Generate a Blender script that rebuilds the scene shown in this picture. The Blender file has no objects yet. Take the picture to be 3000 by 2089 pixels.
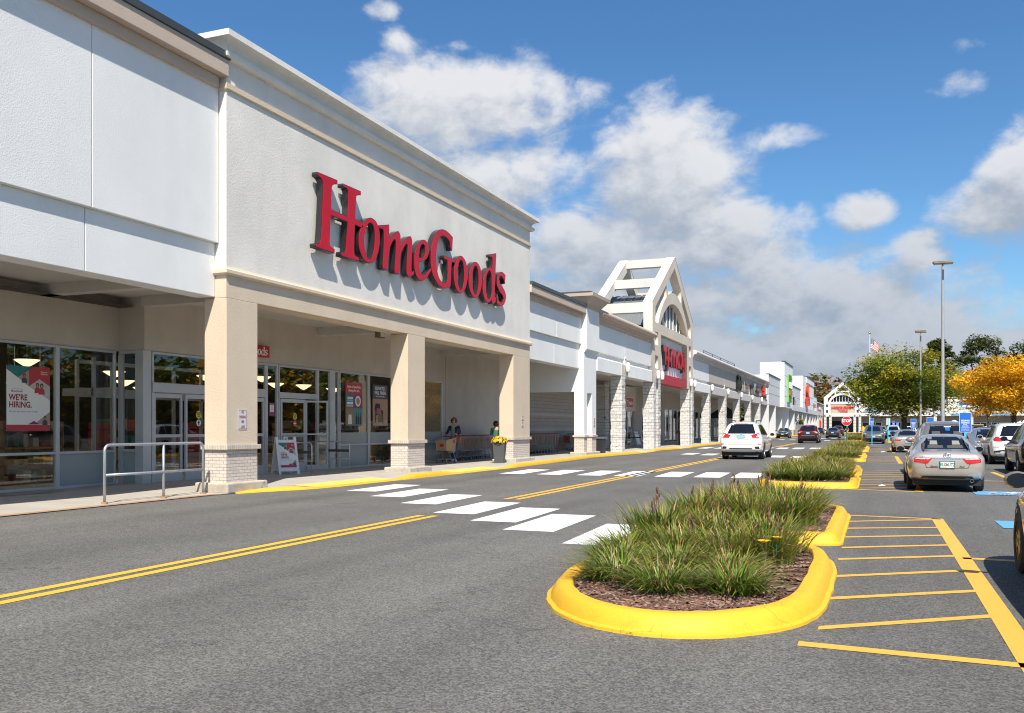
import bpy, bmesh, math, random
from mathutils import Vector, Matrix
from mathutils.bvhtree import BVHTree
random.seed(7)
R = math.radians
scene = bpy.context.scene
C = scene.collection
# ------------------------------------------------------------------ camera, light, sky, exposure
CAMZ = 1.48
TH = math.atan(1069.0 / 2660.0)
cam_d = bpy.data.cameras.new("camera")
cam_d.sensor_width = 36.0
cam_d.lens = 36.0 * 2660.0 / 3000.0
cam_d.shift_y = (1252.0 - 1044.5) / 3000.0
cam_d.clip_start = 0.1
cam_d.clip_end = 6000.0
cam = bpy.data.objects.new("camera", cam_d)
C.objects.link(cam)
cam.location = (0, 0, CAMZ)
cam.rotation_euler = (R(90), 0, TH)
scene.camera = cam

SUN = Vector((1.0, -2.1, 2.8)).normalized()
sun_d = bpy.data.lights.new("sun", 'SUN')
sun_d.energy = 3.5
sun_d.angle = R(0.53)
sun_d.color = (1.0, 0.93, 0.82)
sun = bpy.data.objects.new("sun", sun_d)
C.objects.link(sun)
sun.rotation_euler = (-SUN).to_track_quat('-Z', 'Y').to_euler()
sun.location = (20, -30, 60)

scene.view_settings.view_transform = 'Standard'
scene.view_settings.look = 'None'
scene.view_settings.exposure = 1.02
scene.view_settings.gamma = 1.0
scene.cycles.filter_width = 1.1
scene.cycles.use_denoising = True
scene.cycles.denoiser = 'OPENIMAGEDENOISE'
scene.cycles.denoising_input_passes = 'RGB_ALBEDO_NORMAL'
scene.cycles.denoising_prefilter = 'ACCURATE'

world = bpy.data.worlds.new("World")
scene.world = world
world.use_nodes = True
def build_world():
    nt = world.node_tree
    nt.nodes.clear()
    L = nt.links.new
    def N(t): return nt.nodes.new(t)
    def M(op, a, b=None, c=None, clamp=False):
        n = N('ShaderNodeMath'); n.operation = op; n.use_clamp = clamp
        for i, v in enumerate((a, b, c)):
            if v is None: continue
            if isinstance(v, (int, float)): n.inputs[i].default_value = v
            else: L(v, n.inputs[i])
        return n.outputs[0]
    def SS(v, lo, hi):
        n = N('ShaderNodeMapRange'); n.interpolation_type = 'SMOOTHSTEP'
        L(v, n.inputs[0]); n.inputs[1].default_value = lo; n.inputs[2].default_value = hi
        return n.outputs[0]
    def MIX(f, a, b):
        n = N('ShaderNodeMix'); n.data_type = 'RGBA'
        if isinstance(f, (int, float)): n.inputs[0].default_value = f
        else: L(f, n.inputs[0])
        for k, v in ((6, a), (7, b)):
            if isinstance(v, tuple): n.inputs[k].default_value = (*v, 1)
            else: L(v, n.inputs[k])
        return n.outputs[2]
    sky = N('ShaderNodeTexSky'); sky.sky_type = 'NISHITA'; sky.sun_disc = False
    sky.sun_elevation = math.asin(SUN.z); sky.sun_rotation = math.atan2(SUN.x, SUN.y)
    sky.altitude = 60; sky.air_density = 1.0; sky.dust_density = 0.6; sky.ozone_density = 2.2
    tc = N('ShaderNodeTexCoord')
    sep = N('ShaderNodeSeparateXYZ'); L(tc.outputs['Generated'], sep.inputs[0])
    az = M('ARCTAN2', sep.outputs[0], sep.outputs[1])
    el = M('ARCSINE', sep.outputs[2])
    def px(x, y):
        t = (x - 1500) / 2660.0; c, s = math.cos(TH), math.sin(TH)
        return math.atan2(t * c - s, t * s + c), math.atan2(1252 - y, 2660 * math.hypot(1, t))
    # cumulus banks: centre and half size (in the photograph's pixels, turned into azimuth / elevation), weight
    banks = [(1360, 310, 330, 150, 1.0), (1180, 250, 130, 90, .8), (1480, 520, 260, 110, .9), (1950, 520, 215, 215, 1.1),
             (1870, 720, 470, 130, 1.0), (2150, 640, 150, 62, .95), (2515, 622, 92, 56, 1.0),
             (2905, 610, 165, 92, 1.05), (3010, 520, 150, 150, 1.1), (2330, 880, 560, 140, 1.0), (2700, 740, 95, 66, 1.0),
             (2850, 960, 320, 120, .9), (1850, 900, 420, 160, .9), (1120, 28, 80, 40, .42), (1180, 120, 95, 55, .46),
             (1355, 135, 60, 36, .38), (2230, 405, 190, 46, .42), (2860, 130, 110, 40, .24), (2790, 250, 120, 60, .22),
             (1720, 260, 90, 50, .4), (2620, 1060, 800, 120, 1.5), (1900, 1060, 500, 130, 1.3), (2550, 960, 420, 90, 1.1), (3250, 700, 200, 120, 1.0), (600, 700, 260, 160, .9)]
    def density(daz, de):
        a = M('ADD', az, daz); e = M('ADD', el, de)
        cur = None
        for (x, y, rx, ry, w) in banks:
            ca, ce = px(x, y)
            ca2, _ = px(x + rx, y); _, ce2 = px(x, y - ry)
            ra = abs(ca2 - ca); re = abs(ce2 - ce)
            u = M('MULTIPLY', M('SUBTRACT', a, ca), 1 / ra); v = M('MULTIPLY', M('SUBTRACT', e, ce), 1 / re)
            q = M('SUBTRACT', w, M('MULTIPLY', M('ADD', M('MULTIPLY', u, u), M('MULTIPLY', v, v)), .75))
            if cur is None: cur = q
            else: cur = M('SMOOTH_MAX', cur, q, 0.25)
        # clouds all round the sky as well, for what reflects them
        cb = N('ShaderNodeCombineXYZ'); L(a, cb.inputs[0]); L(M('MULTIPLY', e, 1.5), cb.inputs[1])
        n0 = N('ShaderNodeTexNoise'); n0.inputs['Scale'].default_value = 3.0; n0.inputs['Detail'].default_value = 3
        L(cb.outputs[0], n0.inputs['Vector'])
        away = SS(M('ABSOLUTE', M('ADD', a, .1)), .75, 1.1)
        bg = M('MULTIPLY', M('SUBTRACT', M('MULTIPLY', n0.outputs[0], 2.6), 1.45), away)
        cur = M('MAXIMUM', cur, M('SUBTRACT', bg, M('MULTIPLY', M('SUBTRACT', 1.0, away), 2.0)))
        cur = M('MAXIMUM', cur, -1.6)
        n1 = N('ShaderNodeTexNoise'); n1.inputs['Scale'].default_value = 9.0; n1.inputs['Detail'].default_value = 9
        n1.inputs['Roughness'].default_value = .58; n1.inputs['Distortion'].default_value = .25
        L(cb.outputs[0], n1.inputs['Vector'])
        n2 = N('ShaderNodeTexNoise'); n2.inputs['Scale'].default_value = 24.0; n2.inputs['Detail'].default_value = 7
        n2.inputs['Roughness'].default_value = .6; n2.inputs['Distortion'].default_value = .35
        L(cb.outputs[0], n2.inputs['Vector'])
        fb = M('ADD', M('MULTIPLY', M('SUBTRACT', n1.outputs[0], .5), 2.7), M('MULTIPLY', M('SUBTRACT', n2.outputs[0], .5), 1.5))
        return M('ADD', cur, fb)
    d0 = density(0.0, 0.0)
    d1 = density(0.012, 0.026)
    alpha = SS(d0, -.22, .80)
    lit = SS(M('SUBTRACT', d0, d1), -.75, .75)
    thick = SS(d0, .2, 2.0)
    lit = M('MULTIPLY', lit, M('ADD', M('MULTIPLY', SS(el, .05, .27), .42), .58))
    low = SS(el, .10, .38)
    shade = M('ADD', M('MULTIPLY', lit, .72), M('MULTIPLY', low, .34), clamp=True)
    shade = M('SUBTRACT', shade, M('MULTIPLY', thick, .12), clamp=True)
    cloud = MIX(shade, (2.35, 2.75, 3.4), (5.5, 5.55, 5.7))
    hs = N('ShaderNodeHueSaturation'); hs.inputs['Saturation'].default_value = 1.16; hs.inputs['Value'].default_value = 1.22
    L(sky.outputs[0], hs.inputs['Color'])
    deep = N('ShaderNodeMix'); deep.data_type = 'RGBA'; deep.blend_type = 'MULTIPLY'; deep.inputs[0].default_value = 1
    L(hs.outputs[0], deep.inputs[6]); deep.inputs[7].default_value = (.53, .68, .76, 1)
    out = MIX(M('MULTIPLY', alpha, .97), deep.outputs[2], cloud)
    bg = N('ShaderNodeBackground'); L(out, bg.inputs[0]); bg.inputs[1].default_value = 0.075
    ow = N('ShaderNodeOutputWorld'); L(bg.outputs[0], ow.inputs[0])
build_world()

# ------------------------------------------------------------------ helpers
def empty(name, loc=(0, 0, 0), rz=0.0):
    o = bpy.data.objects.new(name, None); C.objects.link(o)
    o.location = loc; o.rotation_euler = (0, 0, rz); o.empty_display_size = .2
    return o
def tag(o, label=None, cat=None, group=None, kind=None):
    if label: o['label'] = label
    if cat: o['category'] = cat
    if group: o['group'] = group
    if kind: o['kind'] = kind
    return o
def thing(name, label, cat, loc=(0, 0, 0), rz=0.0, group=None):
    return tag(empty(name, loc, rz), label, cat, group)
def copy_tree(o, parent=None):
    c = o.copy(); C.objects.link(c)
    if parent: c.parent = parent
    for ch in list(o.children): copy_tree(ch, c)
    return c

class MB:
    def __init__(s): s.v = []; s.f = []; s.m = []; s.c = None
    def add(s, vs, fs, m=0):
        b = len(s.v); s.v += [tuple(p) for p in vs]
        for f in fs: s.f.append([b + i for i in f]); s.m.append(m)
    def box(s, x0, x1, y0, y1, z0, z1, m=0):
        s.add([(x0, y0, z0), (x1, y0, z0), (x1, y1, z0), (x0, y1, z0), (x0, y0, z1), (x1, y0, z1), (x1, y1, z1), (x0, y1, z1)],
              [(0, 3, 2, 1), (4, 5, 6, 7), (0, 1, 5, 4), (1, 2, 6, 5), (2, 3, 7, 6), (3, 0, 4, 7)], m); return s
    def prism(s, poly, vec, m=0):
        n = len(poly); vec = Vector(vec)
        vs = [Vector(p) for p in poly] + [Vector(p) + vec for p in poly]
        fs = [list(range(n))[::-1], list(range(n, 2 * n))] + [(i, (i + 1) % n, n + (i + 1) % n, n + i) for i in range(n)]
        s.add(vs, fs, m); return s
    def prof_y(s, prof, y0, y1, m=0):
        return s.prism([(x, y0, z) for x, z in prof], (0, y1 - y0, 0), m)
    def prof_x(s, prof, x0, x1, m=0):
        return s.prism([(x0, y, z) for y, z in prof], (x1 - x0, 0, 0), m)
    def plan(s, poly, z0, z1, m=0):
        return s.prism([(x, y, z0) for x, y in poly], (0, 0, z1 - z0), m)
    def quad(s, a, b, c, d, m=0): s.add([a, b, c, d], [(0, 1, 2, 3)], m); return s
    def cyl(s, p0, p1, r0, r1=None, n=12, m=0, caps=True):
        r1 = r0 if r1 is None else r1
        p0 = Vector(p0); p1 = Vector(p1); d = (p1 - p0).normalized()
        a = d.orthogonal().normalized(); b = d.cross(a)
        vs = []
        for p, r in ((p0, r0), (p1, r1)):
            for i in range(n):
                t = 2 * math.pi * i / n; vs.append(p + a * (r * math.cos(t)) + b * (r * math.sin(t)))
        fs = [(i, (i + 1) % n, n + (i + 1) % n, n + i) for i in range(n)]
        if caps: fs += [list(range(n))[::-1], list(range(n, 2 * n))]
        s.add(vs, fs, m); return s
    def tube(s, pts, r, n=8, m=0, caps=True):
        P = [Vector(p) for p in pts]; k = len(P)
        rr = r if isinstance(r, (list, tuple)) else [r] * k
        vs = []; a = None
        for i in range(k):
            d = ((P[min(i + 1, k - 1)] - P[max(i - 1, 0)])).normalized()
            if a is None: a = d.orthogonal().normalized()
            else:
                a = a - d * a.dot(d)
                a = a.normalized() if a.length > 1e-6 else d.orthogonal().normalized()
            b = d.cross(a)
            for j in range(n):
                t = 2 * math.pi * j / n; vs.append(P[i] + a * (rr[i] * math.cos(t)) + b * (rr[i] * math.sin(t)))
        fs = []
        for i in range(k - 1):
            for j in range(n): fs.append((i * n + j, i * n + (j + 1) % n, (i + 1) * n + (j + 1) % n, (i + 1) * n + j))
        if caps: fs += [list(range(n))[::-1], [(k - 1) * n + j for j in range(n)]]
        s.add(vs, fs, m); return s
    def lathe(s, prof, c=(0, 0, 0), n=20, m=0, axis='z', caps=True):
        vs = []; k = len(prof)
        for (r, h) in prof:
            for j in range(n):
                t = 2 * math.pi * j / n; a, b = r * math.cos(t), r * math.sin(t)
                p = (a, b, h) if axis == 'z' else ((h, a, b) if axis == 'x' else (a, h, b))
                vs.append((c[0] + p[0], c[1] + p[1], c[2] + p[2]))
        fs = [(i * n + j, i * n + (j + 1) % n, (i + 1) * n + (j + 1) % n, (i + 1) * n + j) for i in range(k - 1) for j in range(n)]
        if caps: fs += [list(range(n))[::-1], [(k - 1) * n + j for j in range(n)]]
        s.add(vs, fs, m); return s
    def ball(s, c, r, n=12, k=8, m=0):
        rx, ry, rz = r if isinstance(r, (tuple, list)) else (r, r, r)
        vs = []
        for i in range(k + 1):
            ph = math.pi * i / k
            for j in range(n):
                t = 2 * math.pi * j / n
                vs.append((c[0] + rx * math.sin(ph) * math.cos(t), c[1] + ry * math.sin(ph) * math.sin(t), c[2] + rz * math.cos(ph)))
        fs = [(i * n + j, i * n + (j + 1) % n, (i + 1) * n + (j + 1) % n, (i + 1) * n + j) for i in range(k) for j in range(n)]
        s.add(vs, fs, m); return s
    def build(s, name, mat, parent=None, smooth=False, bevel=0, world=True, recalc=True, seg=2):
        me = bpy.data.meshes.new(name)
        me.from_pydata(s.v, [], s.f)
        mats = mat if isinstance(mat, (list, tuple)) else [mat]
        for m in mats: me.materials.append(m)
        if len(mats) > 1:
            for p, i in zip(me.polygons, s.m): p.material_index = i
        if recalc:
            bm = bmesh.new(); bm.from_mesh(me)
            bmesh.ops.remove_doubles(bm, verts=bm.verts, dist=1e-5)
            bmesh.ops.recalc_face_normals(bm, faces=bm.faces); bm.to_mesh(me); bm.free()
        o = bpy.data.objects.new(name, me); C.objects.link(o)
        if parent:
            o.parent = parent
            if world:
                q = parent; l = Vector((0, 0, 0))
                while q: l += Vector(q.location); q = q.parent
                o.location = -l
        if smooth:
            for p in me.polygons: p.use_smooth = True
            if smooth == 'auto':
                try: me.set_sharp_from_angle(angle=R(40))
                except Exception: pass
        if bevel:
            b = o.modifiers.new('bevel', 'BEVEL'); b.width = bevel; b.segments = seg; b.limit_method = 'ANGLE'; b.angle_limit = R(40)
            b.harden_normals = False
        return o

def sweep(path, prof, closed=False):
    """profile [(out, z)] carried along a plan path [(x, y)], out to the right of travel, mitred"""
    n = len(path); P = [Vector((*p, 0)) for p in path]
    nor = []
    for i in range(n):
        ds = []
        if i > 0 or closed: ds.append((P[i] - P[i - 1]).normalized())
        if i < n - 1 or closed: ds.append((P[(i + 1) % n] - P[i]).normalized())
        ns = [Vector((d.y, -d.x, 0)) for d in ds]
        if len(ns) == 1: nor.append(ns[0])
        else:
            m = (ns[0] + ns[1]).normalized(); nor.append(m / max(.35, m.dot(ns[0])))
    mb = MB(); k = len(prof); vs = []
    for i in range(n):
        for (o, z) in prof:
            q = P[i] + nor[i] * o; vs.append((q.x, q.y, z))
    fs = []
    rng = n if closed else n - 1
    for i in range(rng):
        a = i * k; b = ((i + 1) % n) * k
        for j in range(k): fs.append((a + j, a + (j + 1) % k, b + (j + 1) % k, b + j))
    if not closed: fs += [list(range(k)), [(n - 1) * k + j for j in range(k)][::-1]]
    mb.add(vs, fs); return mb

ROT_E = (R(90), 0, R(90))      # lettering on a wall that faces +X
ROT_S = (R(90), 0, 0)          # lettering on a wall that faces -Y (towards the camera)
def mesh_of(o, name):
    dg = bpy.context.evaluated_depsgraph_get(); dg.update()
    me = bpy.data.meshes.new_from_object(o.evaluated_get(dg), depsgraph=dg)
    me.name = name
    return me
def text(body, size, mat, loc, rot, parent=None, name='lettering', ext=.002, bold=0.0, ax='CENTER', sx=1.0, shear=0, local=False, space=1.0):
    cu = bpy.data.curves.new('t', 'FONT'); cu.body = body; cu.size = size; cu.extrude = ext; cu.offset = bold
    cu.align_x = ax; cu.align_y = 'CENTER'; cu.resolution_u = 3; cu.shear = shear; cu.space_line = .95 * space
    t = bpy.data.objects.new('t', cu); C.objects.link(t)
    me = mesh_of(t, name)
    bpy.data.objects.remove(t); bpy.data.curves.remove(cu)
    o = bpy.data.objects.new(name, me); C.objects.link(o); me.materials.clear(); me.materials.append(mat)
    o.rotation_euler = rot; o.scale = (sx, 1, 1); o.location = loc
    if parent:
        o.parent = parent
        if not local:
            q = parent; l = Vector((0, 0, 0))
            while q: l += Vector(q.location); q = q.parent
            o.location = Vector(loc) - l
    return o
def chaikin(pts, it=2, lim=52):
    for _ in range(it):
        out = []; n = len(pts)
        for i in range(n):
            a, b, c = Vector(pts[i - 1]), Vector(pts[i]), Vector(pts[(i + 1) % n])
            u, w = b - a, c - b
            if u.length < 1e-6 or w.length < 1e-6: continue
            ang = math.degrees(u.angle(w))
            if ang < lim: out += [tuple(b.lerp(a, .25)), tuple(b.lerp(c, .25))]
            else: out.append(tuple(b))
        pts = out
    return pts
def shape(loops, ext, name, mat, off=0.0):
    """filled 2D outline (holes are further loops) with thickness 2*ext in its local z"""
    cu = bpy.data.curves.new('s', 'CURVE'); cu.dimensions = '2D'; cu.fill_mode = 'BOTH'; cu.extrude = ext; cu.offset = off
    for lp in loops:
        sp = cu.splines.new('POLY'); sp.points.add(len(lp) - 1); sp.use_cyclic_u = True
        for i, p in enumerate(lp): sp.points[i].co = (p[0], p[1], 0, 1)
    t = bpy.data.objects.new('s', cu); C.objects.link(t)
    me = mesh_of(t, name)
    bpy.data.objects.remove(t); bpy.data.curves.remove(cu)
    me.materials.clear(); me.materials.append(mat)
    o = bpy.data.objects.new(name, me); C.objects.link(o)
    return o
def ell(cx, cy, rx, ry, n=40, sh=0.0):
    return [(cx + rx * math.cos(2 * math.pi * i / n) + sh * ry * math.sin(2 * math.pi * i / n), cy + ry * math.sin(2 * math.pi * i / n)) for i in range(n)]

# ------------------------------------------------------------------ materials
MT = {}
def nodes(name):
    m = bpy.data.materials.new(name); m.use_nodes = True
    nt = m.node_tree; b = nt.nodes['Principled BSDF']
    return m, nt, b
def pbr(name, col, rough=.6, metal=0.0, var=.07, vs=1.5, bump=0.0, bs=60.0, coat=0.0, spec=.5, streak=0.0, dirt=None, bdist=.01, lowdirt=0.0):
    m, nt, b = nodes(name); N = nt.nodes.new; L = nt.links.new
    b.inputs['Roughness'].default_value = rough; b.inputs['Metallic'].default_value = metal
    b.inputs['Specular IOR Level'].default_value = spec
    if coat: b.inputs['Coat Weight'].default_value = coat; b.inputs['Coat Roughness'].default_value = .04
    geo = N('ShaderNodeNewGeometry')
    pos = geo.outputs['Position']
    if var:
        n = N('ShaderNodeTexNoise'); n.inputs['Scale'].default_value = vs; n.inputs['Detail'].default_value = 6; n.inputs['Roughness'].default_value = .6
        L(pos, n.inputs['Vector'])
        mr = N('ShaderNodeMapRange'); L(n.outputs[0], mr.inputs[0]); mr.inputs[1].default_value = .3; mr.inputs[2].default_value = .7
        mr.inputs[3].default_value = 1 - var; mr.inputs[4].default_value = 1 + var * .6
        last = mr.outputs[0]
        if streak:
            mp = N('ShaderNodeMapping'); mp.inputs['Scale'].default_value = (1.3, 1.3, .16); L(pos, mp.inputs['Vector'])
            n2 = N('ShaderNodeTexNoise'); n2.inputs['Scale'].default_value = 1.2; n2.inputs['Detail'].default_value = 8; L(mp.outputs[0], n2.inputs['Vector'])
            m2 = N('ShaderNodeMapRange'); L(n2.outputs[0], m2.inputs[0]); m2.inputs[1].default_value = .50; m2.inputs[2].default_value = .80
            m2.inputs[3].default_value = 1; m2.inputs[4].default_value = 1 - streak
            mm = N('ShaderNodeMath'); mm.operation = 'MULTIPLY'; L(last, mm.inputs[0]); L(m2.outputs[0], mm.inputs[1]); last = mm.outputs[0]
        mul = N('ShaderNodeMix'); mul.data_type = 'RGBA'; mul.blend_type = 'MULTIPLY'; mul.inputs[0].default_value = 1
        mul.inputs[6].default_value = (*col, 1)
        cc = N('ShaderNodeCombineColor'); [L(last, cc.inputs[i]) for i in range(3)]; L(cc.outputs[0], mul.inputs[7])
        res = mul.outputs[2]
        if dirt:
            n3 = N('ShaderNodeTexNoise'); n3.inputs['Scale'].default_value = dirt[1]; n3.inputs['Detail'].default_value = 8; n3.inputs['Roughness'].default_value = .7
            L(pos, n3.inputs['Vector'])
            m3 = N('ShaderNodeMapRange'); L(n3.outputs[0], m3.inputs[0]); m3.inputs[1].default_value = dirt[2]; m3.inputs[2].default_value = dirt[2] + .12
            md = N('ShaderNodeMix'); md.data_type = 'RGBA'; L(m3.outputs[0], md.inputs[0]); L(res, md.inputs[6]); md.inputs[7].default_value = (*dirt[0], 1)
            res = md.outputs[2]
        L(res, b.inputs['Base Color'])
    else: b.inputs['Base Color'].default_value = (*col, 1)
    if bump:
        n4 = N('ShaderNodeTexNoise'); n4.inputs['Scale'].default_value = bs; n4.inputs['Detail'].default_value = 4; L(pos, n4.inputs['Vector'])
        bp = N('ShaderNodeBump'); bp.inputs['Strength'].default_value = bump; bp.inputs['Distance'].default_value = bdist
        L(n4.outputs[0], bp.inputs['Height']); L(bp.outputs[0], b.inputs['Normal'])
    MT[name] = m
    return m
def brick_mat(name, c1, c2, mortar, bw, bh, msize, rough=.7, bump=.6, noise=0.0, nscale=30, sq=1.0, off=.5):
    m, nt, b = nodes(name); N = nt.nodes.new; L = nt.links.new
    geo = N('ShaderNodeNewGeometry'); sp = N('ShaderNodeSeparateXYZ'); L(geo.outputs['Position'], sp.inputs[0])
    ad = N('ShaderNodeMath'); ad.operation = 'ADD'; L(sp.outputs[0], ad.inputs[0]); L(sp.outputs[1], ad.inputs[1])
    cb = N('ShaderNodeCombineXYZ'); L(ad.outputs[0], cb.inputs[0]); L(sp.outputs[2], cb.inputs[1])
    bt = N('ShaderNodeTexBrick'); L(cb.outputs[0], bt.inputs['Vector'])
    bt.inputs['Color1'].default_value = (*c1, 1); bt.inputs['Color2'].default_value = (*c2, 1); bt.inputs['Mortar'].default_value = (*mortar, 1)
    bt.inputs['Scale'].default_value = 1; bt.inputs['Brick Width'].default_value = bw; bt.inputs['Row Height'].default_value = bh
    bt.inputs['Mortar Size'].default_value = msize; bt.inputs['Mortar Smooth'].default_value = .2; bt.offset = off
    n = N('ShaderNodeTexNoise'); n.inputs['Scale'].default_value = nscale; n.inputs['Detail'].default_value = 6; L(geo.outputs['Position'], n.inputs['Vector'])
    mr = N('ShaderNodeMapRange'); L(n.outputs[0], mr.inputs[0]); mr.inputs[1].default_value = .3; mr.inputs[2].default_value = .7; mr.inputs[3].default_value = .86; mr.inputs[4].default_value = 1.06
    mul = N('ShaderNodeMix'); mul.data_type = 'RGBA'; mul.blend_type = 'MULTIPLY'; mul.inputs[0].default_value = 1
    cc = N('ShaderNodeCombineColor'); [L(mr.outputs[0], cc.inputs[i]) for i in range(3)]
    L(bt.outputs['Color'], mul.inputs[6]); L(cc.outputs[0], mul.inputs[7]); L(mul.outputs[2], b.inputs['Base Color'])
    b.inputs['Roughness'].default_value = rough
    hh = N('ShaderNodeMath'); hh.operation = 'MULTIPLY_ADD'; L(n.outputs[0], hh.inputs[0]); hh.inputs[1].default_value = noise
    iv = N('ShaderNodeMath'); iv.operation = 'SUBTRACT'; iv.inputs[0].default_value = 1; L(bt.outputs['Fac'], iv.inputs[1]); L(iv.outputs[0], hh.inputs[2])
    bp = N('ShaderNodeBump'); bp.inputs['Strength'].default_value = bump; bp.inputs['Distance'].default_value = .02
    L(hh.outputs[0], bp.inputs['Height']); L(bp.outputs[0], b.inputs['Normal'])
    MT[name] = m; return m
def asphalt_mat(name, base):
    m, nt, b = nodes(name); N = nt.nodes.new; L = nt.links.new
    geo = N('ShaderNodeNewGeometry'); pos = geo.outputs['Position']
    def noise(sc, det=3, ro=.6, scale3=None):
        n = N('ShaderNodeTexNoise'); n.inputs['Scale'].default_value = sc; n.inputs['Detail'].default_value = det; n.inputs['Roughness'].default_value = ro
        if scale3:
            mp = N('ShaderNodeMapping'); mp.inputs['Scale'].default_value = scale3; L(pos, mp.inputs['Vector']); L(mp.outputs[0], n.inputs['Vector'])
        else: L(pos, n.inputs['Vector'])
        return n.outputs[0]
    def rng(v, a, bb, c, d):
        r = N('ShaderNodeMapRange'); L(v, r.inputs[0]); r.inputs[1].default_value = a; r.inputs[2].default_value = bb; r.inputs[3].default_value = c; r.inputs[4].default_value = d
        return r.outputs[0]
    def mulm(a, bb):
        q = N('ShaderNodeMath'); q.operation = 'MULTIPLY'; L(a, q.inputs[0]); L(bb, q.inputs[1]); return q.outputs[0]
    vo = N('ShaderNodeTexVoronoi'); vo.inputs['Scale'].default_value = 85; L(pos, vo.inputs['Vector'])
    sv = N('ShaderNodeSeparateColor'); L(vo.outputs['Color'], sv.inputs[0])
    grain = rng(sv.outputs[0], 0, 1, .50, 1.60)
    g2 = mulm(rng(noise(30, 5, .75), .35, .65, .78, 1.24), rng(noise(9, 3, .7), .3, .7, .93, 1.07))
    patch = rng(noise(.35, 5, .6), .3, .7, .86, 1.12)
    lane = rng(noise(.62, 3, .6, (1.0, .035, 1)), .38, .62, .84, 1.10)
    stain = rng(noise(1.3, 6, .7), .60, .72, 1.0, .72)
    crackv = N('ShaderNodeTexVoronoi'); crackv.feature = 'DISTANCE_TO_EDGE'; crackv.inputs['Scale'].default_value = .22
    dn = N('ShaderNodeTexNoise'); dn.inputs['Scale'].default_value = 1.2; dn.inputs['Detail'].default_value = 6; L(pos, dn.inputs['Vector'])
    vm = N('ShaderNodeVectorMath'); vm.operation = 'MULTIPLY_ADD'; L(dn.outputs['Color'], vm.inputs[0]); vm.inputs[1].default_value = (1.6, 1.6, 0); L(pos, vm.inputs[2])
    L(vm.outputs[0], crackv.inputs['Vector'])
    crack = rng(crackv.outputs['Distance'], 0, .0022, .55, 1.0)
    t = mulm(mulm(mulm(grain, g2), mulm(patch, lane)), mulm(stain, crack))
    mul = N('ShaderNodeMix'); mul.data_type = 'RGBA'; mul.blend_type = 'MULTIPLY'; mul.inputs[0].default_value = 1; mul.inputs[6].default_value = (*base, 1)
    cc = N('ShaderNodeCombineColor'); [L(t, cc.inputs[i]) for i in range(3)]; L(cc.outputs[0], mul.inputs[7]); L(mul.outputs[2], b.inputs['Base Color'])
    b.inputs['Roughness'].default_value = .85; b.inputs['Specular IOR Level'].default_value = .3
    bp = N('ShaderNodeBump'); bp.inputs['Strength'].default_value = .35; bp.inputs['Distance'].default_value = .006; L(sv.outputs[0], bp.inputs['Height']); L(bp.outputs[0], b.inputs['Normal'])
    MT[name] = m; return m
def paint_mat(name, col, wear=.66, rough=.6, under=(.10, .10, .10)):
    """road paint with worn-through specks"""
    m, nt, b = nodes(name); N = nt.nodes.new; L = nt.links.new
    geo = N('ShaderNodeNewGeometry'); pos = geo.outputs['Position']
    n = N('ShaderNodeTexNoise'); n.inputs['Scale'].default_value = 45; n.inputs['Detail'].default_value = 8; n.inputs['Roughness'].default_value = .75; L(pos, n.inputs['Vector'])
    n2 = N('ShaderNodeTexNoise'); n2.inputs['Scale'].default_value = 1.7; n2.inputs['Detail'].default_value = 4; L(pos, n2.inputs['Vector'])
    ad = N('ShaderNodeMath'); ad.operation = 'MULTIPLY_ADD'; L(n2.outputs[0], ad.inputs[0]); ad.inputs[1].default_value = .35; L(n.outputs[0], ad.inputs[2])
    mr = N('ShaderNodeMapRange'); L(ad.outputs[0], mr.inputs[0]); mr.inputs[1].default_value = wear + .16; mr.inputs[2].default_value = wear + .26
    v = N('ShaderNodeMapRange'); L(n.outputs[0], v.inputs[0]); v.inputs[1].default_value = .3; v.inputs[2].default_value = .7; v.inputs[3].default_value = .88; v.inputs[4].default_value = 1.05
    mul = N('ShaderNodeMix'); mul.data_type = 'RGBA'; mul.blend_type = 'MULTIPLY'; mul.inputs[0].default_value = 1; mul.inputs[6].default_value = (*col, 1)
    cc = N('ShaderNodeCombineColor'); [L(v.outputs[0], cc.inputs[i]) for i in range(3)]; L(cc.outputs[0], mul.inputs[7])
    mx = N('ShaderNodeMix'); mx.data_type = 'RGBA'; L(mr.outputs[0], mx.inputs[0]); L(mul.outputs[2], mx.inputs[6]); mx.inputs[7].default_value = (*under, 1)
    L(mx.outputs[2], b.inputs['Base Color']); b.inputs['Roughness'].default_value = rough
    bp = N('ShaderNodeBump'); bp.inputs['Strength'].default_value = .25; bp.inputs['Distance'].default_value = .01; L(n.outputs[0], bp.inputs['Height']); L(bp.outputs[0], b.inputs['Normal'])
    MT[name] = m; return m
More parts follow.
